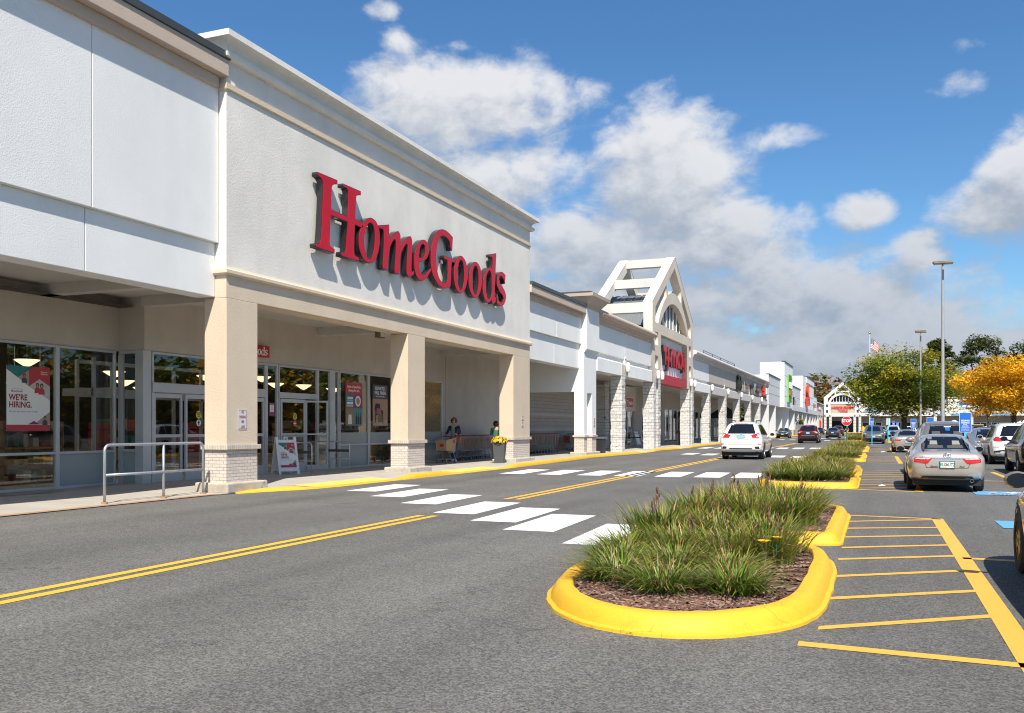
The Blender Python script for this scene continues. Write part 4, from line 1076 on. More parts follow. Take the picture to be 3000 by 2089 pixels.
# --- the open gable frame, used twice
def gable(root, mp, hw, hwa_in, zb, z_in, z_out, bay, holes, depth, tie, mats, za=13.66, ze=9.65):
    """mp(u, v, w): along the front, up, outwards. hw half width of the front"""
    def place(o, w_front):
        vs = o.data.vertices
        for v in vs: v.co = Vector(mp(v.co.x, v.co.y, w_front + v.co.z))
        return o
    sl = (za - ze) / hw; off = .79 if hw > 6 else .9
    zi = za - off
    Ro = lambda half, rise: (half * half + rise * rise) / (2 * rise)
    ho = hwa_in + .65 if hw > 6 else hwa_in + .5
    Rin, Rout = Ro(hwa_in, z_in - zb), Ro(ho, z_out - zb)
    def arc(half, Rr, zt, u0, u1, n=14): return [(u0 + (u1 - u0) * i / n, zt - Rr + math.sqrt(max(0, Rr * Rr - (u0 + (u1 - u0) * i / n) ** 2))) for i in range(n + 1)]
    outer = [(-hw, 4.42), (-hw, ze), (0, za), (hw, ze), (hw, 4.42), (bay[1], 4.42), (bay[1], bay[3]), (bay[0], bay[3]), (bay[0], 4.42)]
    loops = [outer, arc(hwa_in, Rin, z_in, -hwa_in, hwa_in, 24)]
    us = hw * .36; sw_ = .24; ui = hw - .85
    rk = lambda u: zi - sl * abs(u)
    arch = lambda u: z_out - Rout + math.sqrt(max(0, Rout * Rout - u * u))
    if tie:
        zt = z_out + .55
        half = (zi - zt) / sl
        loops.append([(-half, zt), (0, zi), (half, zt)])
        zt2 = zt - .42
        for s in (-1, 1):
            pts = [(s * .05, max(arch(.05), z_out) + .02), (s * .05, zt2), (s * (us - .1), zt2), (s * (us - .1), arch(us - .1) + .03)]
            if zt2 - z_out > .08: loops.append(pts)
    else:
        c = arc(us - sw_, Rout, z_out, -(us - sw_), us - sw_, 10)
        loops.append([(-(us - sw_), rk(us - sw_)), (0, zi), (us - sw_, rk(us - sw_))] + c[::-1])
    u2 = us + sw_
    for s in (-1, 1):
        uo = min(ho, ui - .05)
        c = [(s * u, v) for u, v in arc(0, Rout, z_out, uo, u2, 8)]
        loops.append([(s * ui, rk(ui)), (s * ui, zb)] + c + [(s * u2, rk(u2))])
    for (a, b, c, d) in holes:
        for s in (-1, 1): loops.append([(s * a, c), (s * b, c), (s * b, d), (s * a, d)])
    o = shape(loops, .3, 'front_frame', MT[mats[0]]); place(o, -.3); o.parent = root; o.location = -Vector(root.location)
    # back frame: rake beams and posts only
    bk = [(-hw, 6), (-hw, ze), (0, za), (hw, ze), (hw, 6), (ui, 6), (ui, rk(ui)), (0, zi), (-ui, rk(ui)), (-ui, 6)]
    o = shape([bk], .3, 'rear_frame', MT[mats[1]]); place(o, -depth + .3); o.parent = root; o.location = -Vector(root.location)
    def beam(u, v, hu, hv):
        m = MB()
        a = [mp(u - hu, v - hv, -.6), mp(u + hu, v - hv, -.6), mp(u + hu, v + hv, -.6), mp(u - hu, v + hv, -.6)]
        b = [mp(u - hu, v - hv, -depth + .6), mp(u + hu, v - hv, -depth + .6), mp(u + hu, v + hv, -depth + .6), mp(u - hu, v + hv, -depth + .6)]
        m.add(a + b, [(0, 1, 2, 3), (7, 6, 5, 4), (0, 4, 5, 1), (1, 5, 6, 2), (2, 6, 7, 3), (3, 7, 4, 0)])
        part(m, 'roof_beam', mats[1], root)
    beam(0, za - .36, .3, .29)
    for s in (-1, 1):
        um = s * hw * .47; beam(um, za - sl * abs(um) - .40, .28, .30)
        beam(s * (hw - .3), ze - .38, .29, .32)
    # white tops of the rakes
    m = MB()
    for s in (-1, 1):
        for (w0, w1) in ((.02, -.62), (-depth + .62, -depth - .02)):
            m.add([mp(s * (hw + .01), ze + .012, w0), mp(0, za + .014, w0), mp(0, za + .014, w1), mp(s * (hw + .01), ze + .012, w1)], [(0, 1, 2, 3)])
    part(m, 'rake_top', mats[1], root, recalc=False)
    # barrel roof behind the arch
    m = MB(); n = 16; c = arc(ho, Rout, z_out - .05, -ho, ho, n)
    va = [mp(u, v, -.62) for u, v in c]; vb = [mp(u, v, -depth - 1.2) for u, v in c]
    m.add(va + vb, [(i, i + 1, n + 2 + i, n + 1 + i) for i in range(n)])
    ob = part(m, 'barrel_roof', 'seam_roof', root, recalc=False)
    m = MB()
    for w in [-.9 - .5 * i for i in range(int(depth / .5))]:
        P = [mp(u, v + .03, w) for u, v in c]; m.tube(P, .03, 4)
    part(m, 'roof_seam', 'seam_roof', ob)
    # arch glazing
    gq = MB(); c2 = arc(hwa_in, Rin, z_in, -hwa_in, hwa_in, 20)
    gq.add([mp(u, v, -.42) for u, v in c2], [tuple(range(len(c2)))]); gw = part(gq, 'arch_window', 'car_glass', root, recalc=False)
    m = MB(); k = 8
    for i in range(1, k):
        u = -hwa_in + 2 * hwa_in * i / k; zt = z_in - Rin + math.sqrt(Rin * Rin - u * u)
        P = [mp(u - .045, zb, -.40), mp(u + .045, zb, -.40), mp(u + .045, zt, -.40), mp(u - .045, zt, -.40)]
        Q = [mp(u - .045, zb, -.33), mp(u + .045, zb, -.33), mp(u + .045, zt, -.33), mp(u - .045, zt, -.33)]
        m.add(P + Q, [(0, 1, 2, 3), (4, 5, 6, 7), (0, 1, 5, 4), (1, 2, 6, 5), (2, 3, 7, 6), (3, 0, 4, 7)])
    part(m, 'mullion', 'sign_white', gw)
TY = 64.65
tg = thing('gable_tower', 'tall open gable frame with arched window and red band above the middle shop', 'building', (-15, TY, 0))
gable(tg, lambda u, v, w: (X0 + .02 + w, TY + u, v), 6.92, 4.62, 8.37, 10.24, 11.03, (-4.45, 4.55, 4.42, 7.7), [(5.3, 6.15, 6.9, 7.75), (5.3, 6.15, 5.35, 6.2)], 4.05, False, ('tower_stucco', 'tower_top'))
p = MB(); p.box(-14.05, -13.8, 60.19, 69.21, 5.1, 7.71); part(p, 'sign_panel', 'white_stucco', tg)
p = MB(); p.box(-14.04, -13.5, 60.21, 69.19, 4.44, 5.1); part(p, 'red_band', 'sign_red_matte', tg, bevel=.01)
p = MB(); p.box(-18.3, -14.05, 57.76, 71.5, 4.72, 4.9); part(p, 'porch_ceiling', 'porch_ceiling', tg)
p = MB(); p.box(-18, -14.2, 57.8, 71.5, 7.1, 7.9); part(p, 'roof', 'seam_roof', tg)
p = MB()
for (c, d) in ((6.9, 7.75), (5.35, 6.2)):
    for a in (58.5, 69.95): p.box(-14.02, -13.95, a - .05, a + .95, c - .05, d + .05)
part(p, 'niche_back', 'tower_stucco', tg)
for i, (a, b) in enumerate(((57.95, 58.72), (59.22, 60.0), (69.95, 70.7), (71.1, 71.8))): block_column(tg, a, b, -14.12 + (.06 if i % 2 else 0), -13.4, seed=20 + i)
for y, l in ((58.75, 'white wall lamp on the gable, first of the left pair'), (60.02, 'white wall lamp on the gable beside the left end of the red band'), (70.15, 'white wall lamp on the gable beside the right end of the red band'), (71.7, 'white wall lamp on the gable, last before the long cornice')): sconce(y, l)

# --- long row with the small shop signs
wd = thing('shop_row', 'long taupe stucco shop row with rounded cornice on five block columns', 'building', (-16, 98, 0))
band_wall(wd, 71.65, 79.55, 'white_stucco', 'white_stucco')
band_wall(wd, 79.56, 124.2, 'taupe_stucco', 'mauve_stucco', (88.2, 97.4, 106.5, 115.6))
part(sweep([(-13.55, 71.65), (-13.55, 124.0)], torus_cornice(6.9)), 'cornice', 'mauve_stucco', wd, smooth='auto')
p = MB(); p.box(-14.3, -13.85, 71.7, 124.0, 7.0, 7.75); part(p, 'coping', 'coping_metal', wd)
p = MB()
for y in [79 + 4.6 * i for i in range(5)]: p.cyl((-13.9, y, 7.7), (-13.9, y, 8.15), .03, n=6)
p.tube([(-13.9, 79, 8.12), (-13.9, 97.4, 8.12)], .03, 6); p.tube([(-13.9, 79, 7.95), (-13.9, 97.4, 7.95)], .025, 6); part(p, 'roof_rail', 'coping_metal', wd)
p = MB(); p.box(-18.3, -14.2, 71.6, 124.2, 4.72, 4.9); part(p, 'porch_ceiling', 'porch_ceiling', wd)
p = MB(); p.box(-30, -14.3, 71.5, 124, 6.9, 7.1); part(p, 'roof', 'seam_roof', wd)
p = MB(); p.box(-18.5, -18.0, 71, 124.2, 3.2, 4.74)
for a, b in [(71, 73.6), (81, 82.2), (90, 91), (99.4, 100.2), (108.6, 109.2), (117.5, 124.2)]: p.box(-18.5, -18.0, a, b, .05, 3.2)
part(p, 'back_wall', 'taupe_stucco', wd)
for a, b in [(73.6, 81), (82.2, 90), (91, 99.4), (100.2, 108.6), (109.2, 117.5)]:
    n = 4
    for i in range(n): window(wd, -18.05, a + (b - a) * i / n, a + (b - a) * (i + 1) / n, .08, 3.2, rail=None if i % 2 else .5, fw=.09)
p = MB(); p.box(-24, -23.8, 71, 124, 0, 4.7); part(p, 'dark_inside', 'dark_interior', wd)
for i, y in enumerate((79.75, 88.9, 98.1, 107.2, 116.5)):
    block_column(wd, y - .8, y, seed=40 + i)
    sconce(y + .1, ['white wall lamp above the first column of the long row', 'white wall lamp above the second column of the long row', 'white wall lamp above the third column of the long row, under the rusty letter sign',
                    'white wall lamp above the fourth column of the long row', 'white wall lamp above the last column of the long row'][i])

# --- modern white supermarket
we = thing('supermarket', 'modern white panelled supermarket with a square tower and deep fins, in the middle distance', 'building', (-16, 175, 0))
def pbox(x0, x1, y0, y1, z0, z1, mat, joints=(), name='wall_panel'):
    m = MB(); m.box(x0, x1, y0, y1, z0, z1); o = part(m, name, mat, we)
    if joints:
        m = MB()
        for z in joints: m.box(x1 - .01, x1 + .006, y0 + .02, y1 - .02, z - .03, z + .03)
        part(m, 'panel_joint', 'block_joint', o)
    return o
pbox(-20, -13.3, 124.25, 139.6, 4.52, 8.5, 'panel_grey', (6.0, 7.2))
pbox(-16.2, -12.7, 139.65, 153.9, 4.5, 11.2, 'panel_white', (6.1, 7.6, 9.2), 'tower')
pbox(-20, -13.3, 153.95, 178, 4.52, 8.5, 'panel_grey', (5.6, 6.7))
pbox(-15.6, -12.9, 178.05, 210, 4.52, 11.15, 'panel_white', (6.2, 7.7), 'tower')
pbox(-15.6, -12.75, 187, 209.8, 10.3, 11.4, 'panel_white', (), 'parapet')
pbox(-20, -13.2, 210.05, 226, 4.52, 8.5, 'panel_white', (6.2, 7.4))
m = MB()
for x1, a, b, z in ((-13.2, 124.3, 139.6, 8.5), (-12.6, 139.6, 154, 11.2), (-13.2, 154, 178, 8.5), (-12.65, 186.9, 209.9, 11.4), (-13.1, 210, 226, 8.5)): m.box(x1 - .5, x1, a, b, z, z + .14)
part(m, 'coping', 'coping_metal', we)
m = MB(); m.box(-13.5, -12.85, 154, 226, 4.3, 5.2); part(m, 'canopy_band', 'panel_grey', we)
for i, y in enumerate((124.5, 133.3, 142.6, 152.2, 161.1, 169.9, 179.7, 190, 200.9, 210.3, 218.3, 226.6)):
    m = MB(); m.box(-15.6, -13.3 if y < 154 else -13.0, y - (.2 if i != 3 else .2), y + (.25 if i != 3 else 1.8), .05, 4.5); part(m, 'fin', 'panel_white' if i == 3 else 'panel_grey', we)
m = MB(); m.box(-16.2, -15.6, 124.3, 226.8, .05, 4.6); part(m, 'rear_wall', 'panel_grey', we)
m = MB(); m.box(-13.9, -13.0, 159, 226, .05, 1.1); part(m, 'low_wall', 'far_tan', we)
wf = thing('end_section', 'short taupe shop section with white pillars at the far end of the row', 'building', (-16, 242, 0))
m = MB(); m.box(-20, X0, 226.9, 258, 4.5, 7.0); part(m, 'wall', 'mauve_stucco', wf)
part(sweep([(-13.5, 226.9), (-13.5, 258)], torus_cornice(6.9)), 'cornice', 'taupe_stucco', wf)
for i, y in enumerate((237.6, 246.2, 255.1)): block_column(wf, y - .8, y, seed=70 + i)
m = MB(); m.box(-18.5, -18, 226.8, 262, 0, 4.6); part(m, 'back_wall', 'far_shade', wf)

# --- gabled shop that closes the view, and the shops to its right
FY = 262.0
gh = thing('gabled_shop', 'cream gabled shop with arched window closing the far end of the drive', 'building', (-8.72, FY + 2, 0))
gable(gh, lambda u, v, w: (-8.72 + u, FY - w, v), 4.72, 3.02, 8.42, 10.25, 10.85, (-3.05, 3.15, 4.42, 7.75), [(3.62, 4.18, 6.95, 7.75), (3.62, 4.18, 5.4, 6.2)], 4.05, True, ('far_white', 'far_white'))
m = MB(); m.box(-11.8, -5.55, FY + .15, FY + .4, 4.4, 7.76); part(m, 'sign_panel', 'far_tan', gh)
m = MB(); m.box(-11.78, -5.57, FY - .06, FY + .1, 4.42, 5.2); part(m, 'band', 'far_white', gh)
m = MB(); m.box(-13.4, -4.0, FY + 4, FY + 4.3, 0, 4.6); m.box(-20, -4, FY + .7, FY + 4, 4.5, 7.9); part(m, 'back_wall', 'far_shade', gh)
m = MB(); m.box(-11.5, -5.8, FY + 3.9, FY + 3.97, .2, 3.2); part(m, 'shop_window', 'car_glass', gh)
for i, x in enumerate((-13.1, -11.75, -5.55, -4.25)):
    m = MB(); m.box(x - .33, x + .33, FY - .05, FY + .65, .03, 4.42); c_ = part(m, 'column', 'split_block', gh)
    m = MB()
    for q in range(5): m.box(x - .34, x + .34, FY - .06, FY + .66, .85 * q + .8, .85 * q + .86)
    part(m, 'mortar_joint', 'block_joint', c_)
for i, x in enumerate((-13.05, -11.75, -5.5, -4.2)):
    t = thing('wall_lamp', ['round gold-rimmed lamp at the left end of the far gable', 'round gold-rimmed lamp left of the red lettering on the far gable', 'round gold-rimmed lamp right of the red lettering on the far gable', 'round gold-rimmed lamp at the right end of the far gable'][i], 'wall lamp', (x, FY - .1, 4.8), 0, 'round lamps on the far gable')
    m = MB(); m.box(-.25, .25, -.1, 0, -.25, .25); part(m, 'back_plate', 'gold', t, world=False, bevel=.05)
    m = MB(); m.ball((0, -.14, 0), .17, 10, 6); part(m, 'globe', 'sconce_white', t, world=False, smooth=True)
def far_shop(root, x0, x1, layers, porch=4.5, wins=(), pw='far_shade', deep=3.0):
    for (name, mat, z0, z1, out) in layers:
        m = MB(); m.box(x0, x1, FY - out, FY + .6, z0, z1 - .004); part(m, name, mat, root)
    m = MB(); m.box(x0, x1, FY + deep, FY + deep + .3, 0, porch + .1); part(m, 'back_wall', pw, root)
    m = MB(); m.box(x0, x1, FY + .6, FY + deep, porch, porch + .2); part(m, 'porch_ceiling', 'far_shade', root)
    for (a, b, z0, z1) in wins:
        m = MB(); m.box(a, b, FY + deep - .06, FY + deep - .02, z0, z1); w = part(m, 'shop_window', 'car_glass', root)
        m = MB(); n = max(2, int((b - a) / 1.3))
        for i in range(n + 1): x = a + (b - a) * i / n; m.box(x - .05, x + .05, FY + deep - .1, FY + deep - .06, z0, z1)
        m.box(a, b, FY + deep - .1, FY + deep - .061, z1 - .08, z1); part(m, 'frame', 'far_white', w)
f1 = thing('far_shop', 'long cream far shop with banded parapet behind the green maple', 'building', (5, FY + 2, 0))
far_shop(f1, -4.0, 13.8, [('lower_band', 'far_white', 4.5, 5.4, .05), ('ledge', 'far_tan', 5.4, 5.6, -.1), ('sign_panel', 'far_cream', 5.6, 7.0, 0), ('ledge', 'far_tan', 7.0, 7.15, -.1), ('parapet', 'far_cream', 7.15, 7.5, .05), ('cornice', 'far_white', 7.5, 7.9, .2)],
         wins=[(-3.6, 1.2, .3, 2.9), (2.3, 6.0, .3, 2.9), (7, 13.2, .3, 2.9)])
f2 = thing('far_shop', 'pale peach far shop with a blue band and blue sign behind the orange tree', 'building', (23, FY + 2, 0))
far_shop(f2, 14.5, 32.0, [('blue_band', 'sky_blue_band', 4.5, 5.05, .02), ('wall', 'far_cream', 5.05, 8.2, 0), ('cornice', 'far_white', 8.2, 8.6, .2)], wins=[(15.2, 18, .3, 2.8), (18.8, 21.5, .3, 2.8), (23.5, 26.5, .3, 2.8), (27.6, 31.6, .3, 2.8)])
m = MB(); m.box(17.2, 31, FY - .12, FY + .5, 5.06, 9.1); m.box(17.0, 31.2, FY - .3, FY + .5, 9.1, 9.4); part(m, 'raised_front', 'far_cream', f2)
for x in (17.3, 26.9): part(MB().box(x - .5, x + .5, FY - .2, FY + .3, 4.45, 5.2), 'pilaster', 'far_cream', f2)
for x in (14.2, 32.35): part(MB().box(x - .35, x + .35, FY - .35, FY + .5, 0, 8.7), 'pier', 'split_block', f2)
part(MB().box(22.5, 23.1, FY - .2, FY + .4, 0, 4.5), 'pier', 'split_block', f2)
f3 = thing('far_shop', 'tan far shop with dark stripes at the right edge', 'building', (50, FY + 2, 0))
far_shop(f3, 32.75, 90, [('lower_band', 'far_white', 4.5, 5.3, .05), ('panel', 'far_tan', 5.3, 6.9, 0), ('ledge', 'far_shade', 6.9, 7.1, -.1), ('parapet', 'far_tan', 7.1, 7.6, 0), ('cornice', 'far_white', 7.6, 7.9, .2)], wins=[(34.5, 44, .3, 2.8), (47, 60, .3, 2.8)])
m = MB(); m.box(-14, 95, FY - 4.2, FY + 3, -.01, .14); structure(part(m, 'sidewalk', 'sidewalk', None))
m = MB(); m.box(-13.5, 95, FY - 4.4, FY - 4.2, -.01, .155); structure(part(m, 'kerb', 'kerb_yellow', None))
# ------------------------------------------------------------------ signs and lettering
HG = [
  ('H', [[(19.43,7.93),(20.35,7.95),(20.35,7.84),(20.20,7.81),(20.11,7.75),(20.08,7.70),(20.05,7.12),(20.82,7.10),(20.85,7.74),(20.82,7.81),(20.73,7.84),(20.61,7.83),(20.61,7.93),(21.51,7.94),(21.51,7.83),(21.33,7.79),(21.26,7.74),(21.22,7.12),(21.60,7.11),(21.60,6.94),(21.20,6.95),(21.16,6.20),(21.19,6.14),(21.28,6.12),(21.41,6.11),(21.40,6.00),(20.51,5.99),(20.53,6.11),(20.66,6.12),(20.74,6.18),(20.80,6.95),(20.03,6.95),(19.98,6.24),(20.01,6.17),(20.09,6.14),(20.22,6.12),(20.21,6.00),(19.34,6.01),(19.34,6.11),(19.49,6.13),(19.57,6.19),(19.67,7.58),(19.66,7.71),(19.61,7.78),(19.53,7.81),(19.42,7.83)]]),
  ('o', [[(21.37,6.61),(21.40,6.37),(21.53,6.15),(21.73,6.04),(21.97,6.03),(22.20,6.12),(22.39,6.31),(22.51,6.59),(22.54,6.90),(22.49,7.13),(22.34,7.29),(22.14,7.34),(21.95,7.32),(21.77,7.22),(21.56,7.05),(21.43,6.83)], [(21.68,6.63),(21.70,6.46),(21.77,6.28),(21.85,6.17),(21.95,6.15),(22.07,6.22),(22.18,6.42),(22.23,6.66),(22.24,6.92),(22.20,7.07),(22.11,7.16),(21.99,7.18),(21.87,7.12),(21.77,6.97),(21.70,6.79)]]),
  ('m', [[(22.44,7.20),(23.05,7.35),(23.07,7.33),(23.05,6.85),(23.17,6.98),(23.35,7.16),(23.54,7.26),(23.65,7.27),(23.73,7.19),(23.75,7.03),(23.74,6.86),(23.90,7.01),(24.09,7.17),(24.29,7.26),(24.40,7.26),(24.47,7.15),(24.47,6.94),(24.44,6.60),(24.41,6.24),(24.44,6.21),(24.57,6.26),(24.59,6.16),(24.43,6.06),(24.27,6.00),(24.15,6.02),(24.09,6.11),(24.10,6.40),(24.16,6.82),(24.15,6.95),(24.10,6.98),(24.01,6.92),(23.87,6.78),(23.76,6.61),(23.73,6.51),(23.69,6.27),(23.66,6.00),(23.35,6.00),(23.39,6.28),(23.44,6.69),(23.45,6.92),(23.39,6.98),(23.30,6.94),(23.17,6.79),(23.08,6.62),(23.01,6.40),(22.96,6.00),(22.66,6.01),(22.69,6.29),(22.74,6.69),(22.75,6.95),(22.73,7.10),(22.67,7.14),(22.49,7.12)]]),
  ('e', [[(25.68,6.53),(25.73,6.45),(25.56,6.27),(25.31,6.09),(25.07,6.00),(24.84,6.03),(24.68,6.13),(24.59,6.31),(24.57,6.51),(24.59,6.72),(24.66,6.92),(24.81,7.11),(25.01,7.26),(25.19,7.33),(25.38,7.33),(25.51,7.26),(25.59,7.13),(25.57,6.95),(25.45,6.78),(25.25,6.67),(25.04,6.61),(24.90,6.58),(24.91,6.43),(24.97,6.30),(25.07,6.23),(25.19,6.22),(25.38,6.31)], [(24.91,6.72),(24.92,6.87),(24.97,7.02),(25.06,7.13),(25.16,7.18),(25.25,7.16),(25.31,7.05),(25.30,6.93),(25.22,6.81),(25.07,6.74)]]),
  ('G', [[(27.32,7.81),(27.26,7.34),(27.13,7.33),(27.09,7.58),(26.95,7.66),(26.75,7.71),(26.56,7.71),(26.40,7.67),(26.25,7.54),(26.14,7.28),(26.07,6.99),(26.09,6.72),(26.16,6.49),(26.28,6.31),(26.46,6.20),(26.63,6.18),(26.79,6.21),(26.87,6.28),(26.90,6.54),(26.90,6.89),(26.87,6.96),(26.77,6.98),(26.65,6.96),(26.66,7.09),(27.50,7.08),(27.48,6.98),(27.26,6.97),(27.21,6.93),(27.16,6.18),(27.07,6.10),(26.83,6.03),(26.59,6.00),(26.32,6.02),(26.05,6.14),(25.85,6.29),(25.74,6.44),(25.68,6.65),(25.68,6.92),(25.74,7.20),(25.85,7.46),(26.04,7.69),(26.25,7.83),(26.48,7.91),(26.75,7.94),(27.03,7.90)]]),
  ('o', [[(28.51,6.75),(28.46,6.49),(28.33,6.26),(28.14,6.09),(27.92,6.01),(27.70,6.03),(27.52,6.14),(27.40,6.33),(27.36,6.57),(27.40,6.82),(27.52,7.05),(27.70,7.22),(27.92,7.31),(28.14,7.30),(28.33,7.19),(28.46,7.00)], [(28.20,6.69),(28.18,6.49),(28.12,6.31),(28.04,6.19),(27.94,6.14),(27.84,6.16),(27.76,6.26),(27.70,6.42),(27.68,6.61),(27.70,6.81),(27.76,6.98),(27.84,7.11),(27.94,7.16),(28.04,7.14),(28.12,7.04),(28.18,6.88)]]),
  ('o', [[(29.73,6.75),(29.68,6.49),(29.55,6.26),(29.36,6.09),(29.13,6.01),(28.91,6.03),(28.72,6.15),(28.59,6.33),(28.55,6.57),(28.59,6.82),(28.72,7.05),(28.91,7.22),(29.13,7.31),(29.36,7.30),(29.55,7.19),(29.68,6.99)], [(29.41,6.70),(29.39,6.50),(29.33,6.32),(29.24,6.20),(29.14,6.14),(29.04,6.17),(28.95,6.27),(28.89,6.42),(28.87,6.61),(28.89,6.81),(28.95,6.98),(29.04,7.11),(29.14,7.16),(29.24,7.14),(29.33,7.05),(29.39,6.89)]]),
  ('d', [[(30.46,7.79),(30.44,7.70),(30.62,7.71),(30.68,7.65),(30.68,7.30),(30.49,7.33),(30.29,7.29),(30.08,7.18),(29.88,6.97),(29.78,6.73),(29.75,6.46),(29.81,6.24),(29.93,6.06),(30.12,5.99),(30.29,6.00),(30.47,6.07),(30.57,6.14),(30.64,6.02),(30.79,6.01),(30.99,6.14),(30.98,6.31),(30.89,6.28),(30.87,6.42),(30.93,6.98),(31.03,7.94)], [(30.37,7.19),(30.20,7.08),(30.08,6.87),(30.04,6.61),(30.08,6.39),(30.17,6.19),(30.32,6.14),(30.47,6.21),(30.58,6.36),(30.59,6.63),(30.59,6.97),(30.52,7.13)]]),
  ('s', [[(31.94,7.27),(31.88,6.92),(31.80,6.92),(31.77,7.05),(31.59,7.14),(31.43,7.16),(31.30,7.07),(31.30,6.94),(31.43,6.84),(31.69,6.77),(31.90,6.64),(32.00,6.47),(31.93,6.26),(31.74,6.09),(31.48,6.01),(31.22,6.03),(31.06,6.09),(31.09,6.43),(31.15,6.44),(31.17,6.30),(31.33,6.18),(31.51,6.17),(31.66,6.23),(31.71,6.35),(31.61,6.46),(31.38,6.53),(31.17,6.64),(31.07,6.78),(31.08,6.98),(31.17,7.18),(31.38,7.30),(31.59,7.34),(31.77,7.32)]]),
]
TJ = [
  ('T', [[(60.00,6.97),(61.16,6.99),(61.09,6.59),(60.86,6.58),(60.83,5.68),(60.46,5.67),(60.42,6.56),(60.03,6.58)]]),
  ('J', [[(61.36,6.97),(61.79,6.97),(61.79,5.89),(61.72,5.66),(61.32,5.29),(61.08,5.29),(61.27,5.52),(61.40,5.87)]]),
  ('dot', [[(61.25,6.18),(61.23,6.07),(61.17,5.99),(61.08,5.96),(60.99,5.98),(60.93,6.05),(60.90,6.15),(60.93,6.26),(60.99,6.34),(61.08,6.37),(61.17,6.35),(61.23,6.28)]]),
  ('dot', [[(62.24,6.18),(62.21,6.07),(62.15,5.99),(62.06,5.96),(61.97,5.98),(61.90,6.05),(61.88,6.15),(61.90,6.26),(61.97,6.34),(62.06,6.37),(62.15,6.35),(62.21,6.28)]]),
  ('m', [[(62.35,5.64),(62.33,6.35),(62.44,6.67),(62.62,6.85),(62.85,6.95),(63.13,6.94),(63.32,6.86),(63.51,6.94),(63.75,6.97),(63.98,6.88),(64.18,6.60),(64.37,6.26),(64.35,5.67),(64.00,5.67),(63.94,6.27),(63.84,6.46),(63.70,6.51),(63.58,6.40),(63.56,6.17),(63.56,5.68),(63.20,5.67),(63.18,6.33),(62.99,6.57),(62.83,6.50),(62.78,6.21),(62.76,5.66)]]),
  ('a', [[(65.81,6.36),(65.76,6.10),(65.60,5.88),(65.37,5.73),(65.10,5.66),(64.83,5.70),(64.61,5.82),(64.46,6.02),(64.41,6.26),(64.46,6.51),(64.61,6.73),(64.83,6.88),(65.10,6.95),(65.37,6.93),(65.60,6.80),(65.76,6.60)], [(65.33,6.35),(65.30,6.21),(65.22,6.10),(65.10,6.05),(64.99,6.08),(64.91,6.18),(64.88,6.32),(64.91,6.46),(64.99,6.57),(65.10,6.62),(65.22,6.59),(65.30,6.49)]]),
  ('a_stem', [[(65.50,6.96),(65.90,6.97),(65.90,5.67),(65.47,5.67)]]),
  ('x', [[(65.90,6.96),(66.31,6.97),(66.56,6.53),(66.82,6.95),(67.17,6.96),(66.77,6.22),(67.03,5.76),(66.62,5.76),(66.44,6.10),(66.16,5.66),(65.75,5.66),(66.21,6.35)]]),
  ('x', [[(66.48,6.78),(66.85,6.77),(67.24,6.23),(67.35,6.75),(67.79,6.78),(67.48,6.10),(68.01,5.26),(67.43,5.27),(67.17,5.80),(66.90,5.46),(66.38,5.44),(66.93,6.13)]]),
]
def rescale(lp, k): return [(y * k, 1.48 + (z - 1.48) * k) for y, z in lp]
def channel_letters(root, glyphs, Xf, Xb, k, face, ret, it=2):
    n = {}
    for name, loops in glyphs:
        loops = [chaikin(rescale(l, k), it) for l in loops]
        o = shape(loops, (Xf - Xb) / 2 - .006, 'letter', MT[ret]); o.rotation_euler = ROT_E
        o.parent = root; o.location = Vector(((Xf + Xb) / 2 - .006, 0, 0)) - Vector(root.location)
        fo = shape(loops, .006, 'face', MT[face], off=-.018); fo.parent = o; fo.location = (0, 0, (Xf - Xb) / 2 + .001)
hg = thing('store_sign', 'large red serif letters with black returns reading HomeGoods across the cream wall', 'sign', (X0, 25.7, 6))
channel_letters(hg, HG, X0 + .25, X0 + .07, 13.20 / 13.09, 'sign_red', 'letter_black')
m = MB()
for y in (19.9, 21.2, 22.0, 23, 24, 25.2, 26.3, 27, 28.1, 29.4, 30.6, 31.7):
    for z in (6.25, 6.95): m.cyl((X0, y, z), (X0 + .08, y, z), .02, n=6)
o = part(m, 'mounting_stud', 'letter_black', hg); o['kind'] = 'stuff'
tj = thing('store_sign', 'red letters with black returns reading T.J.maxx above the red band of the gable', 'sign', (-13.8, TY, 6))
channel_letters(tj, TJ, -13.58, -13.78, 13.58 / 13.2, 'sign_red', 'letter_black')

def flat(parent, name, poly, mat, off=.0, th=.0):
    """flat piece of a sign in local (u, v), facing local -Y"""
    m = MB()
    if th: m.prism([(u, -off - th, v) for u, v in poly], (0, th, 0))
    else: m.add([(u, -off, v) for u, v in poly], [tuple(range(len(poly)))])
    o = m.build(name, MT[mat], parent, world=False, recalc=bool(th))
    if not th:
        for p in o.data.polygons:
            if p.normal.y > 0: p.flip()
    return o
def rc(u0, u1, v0, v1): return [(u0, v0), (u1, v0), (u1, v1), (u0, v1)]
def ltext(parent, s, size, mat, u, v, off, ax='CENTER', bold=0.0, sx=1.0, name='lettering', space=1.0):
    return text(s, size, MT[mat], (u, -off, v), (R(90), 0, 0), parent, name, ext=.0006, bold=bold, ax=ax, sx=sx, local=True, space=space)
def logo(parent, u, v, w, off, mat='maroon_ink'):
    k = w / 12.65; m = None
    loops = [[((y - 25.7) * k, (z - 6.6) * k) for y, z in l] for _, ls in HG for l in ls]
    o = shape(loops, .0006, 'brand_lettering', MT[mat]); o.rotation_euler = (R(90), 0, 0); o.parent = parent; o.location = (u, -off, v)
    flat(parent, 'logo_roof', [(u - w * .5, v + w * .13), (u, v + w * .23), (u + w * .5, v + w * .13), (u + w * .5, v + w * .145), (u, v + w * .245), (u - w * .5, v + w * .145)], mat, off)
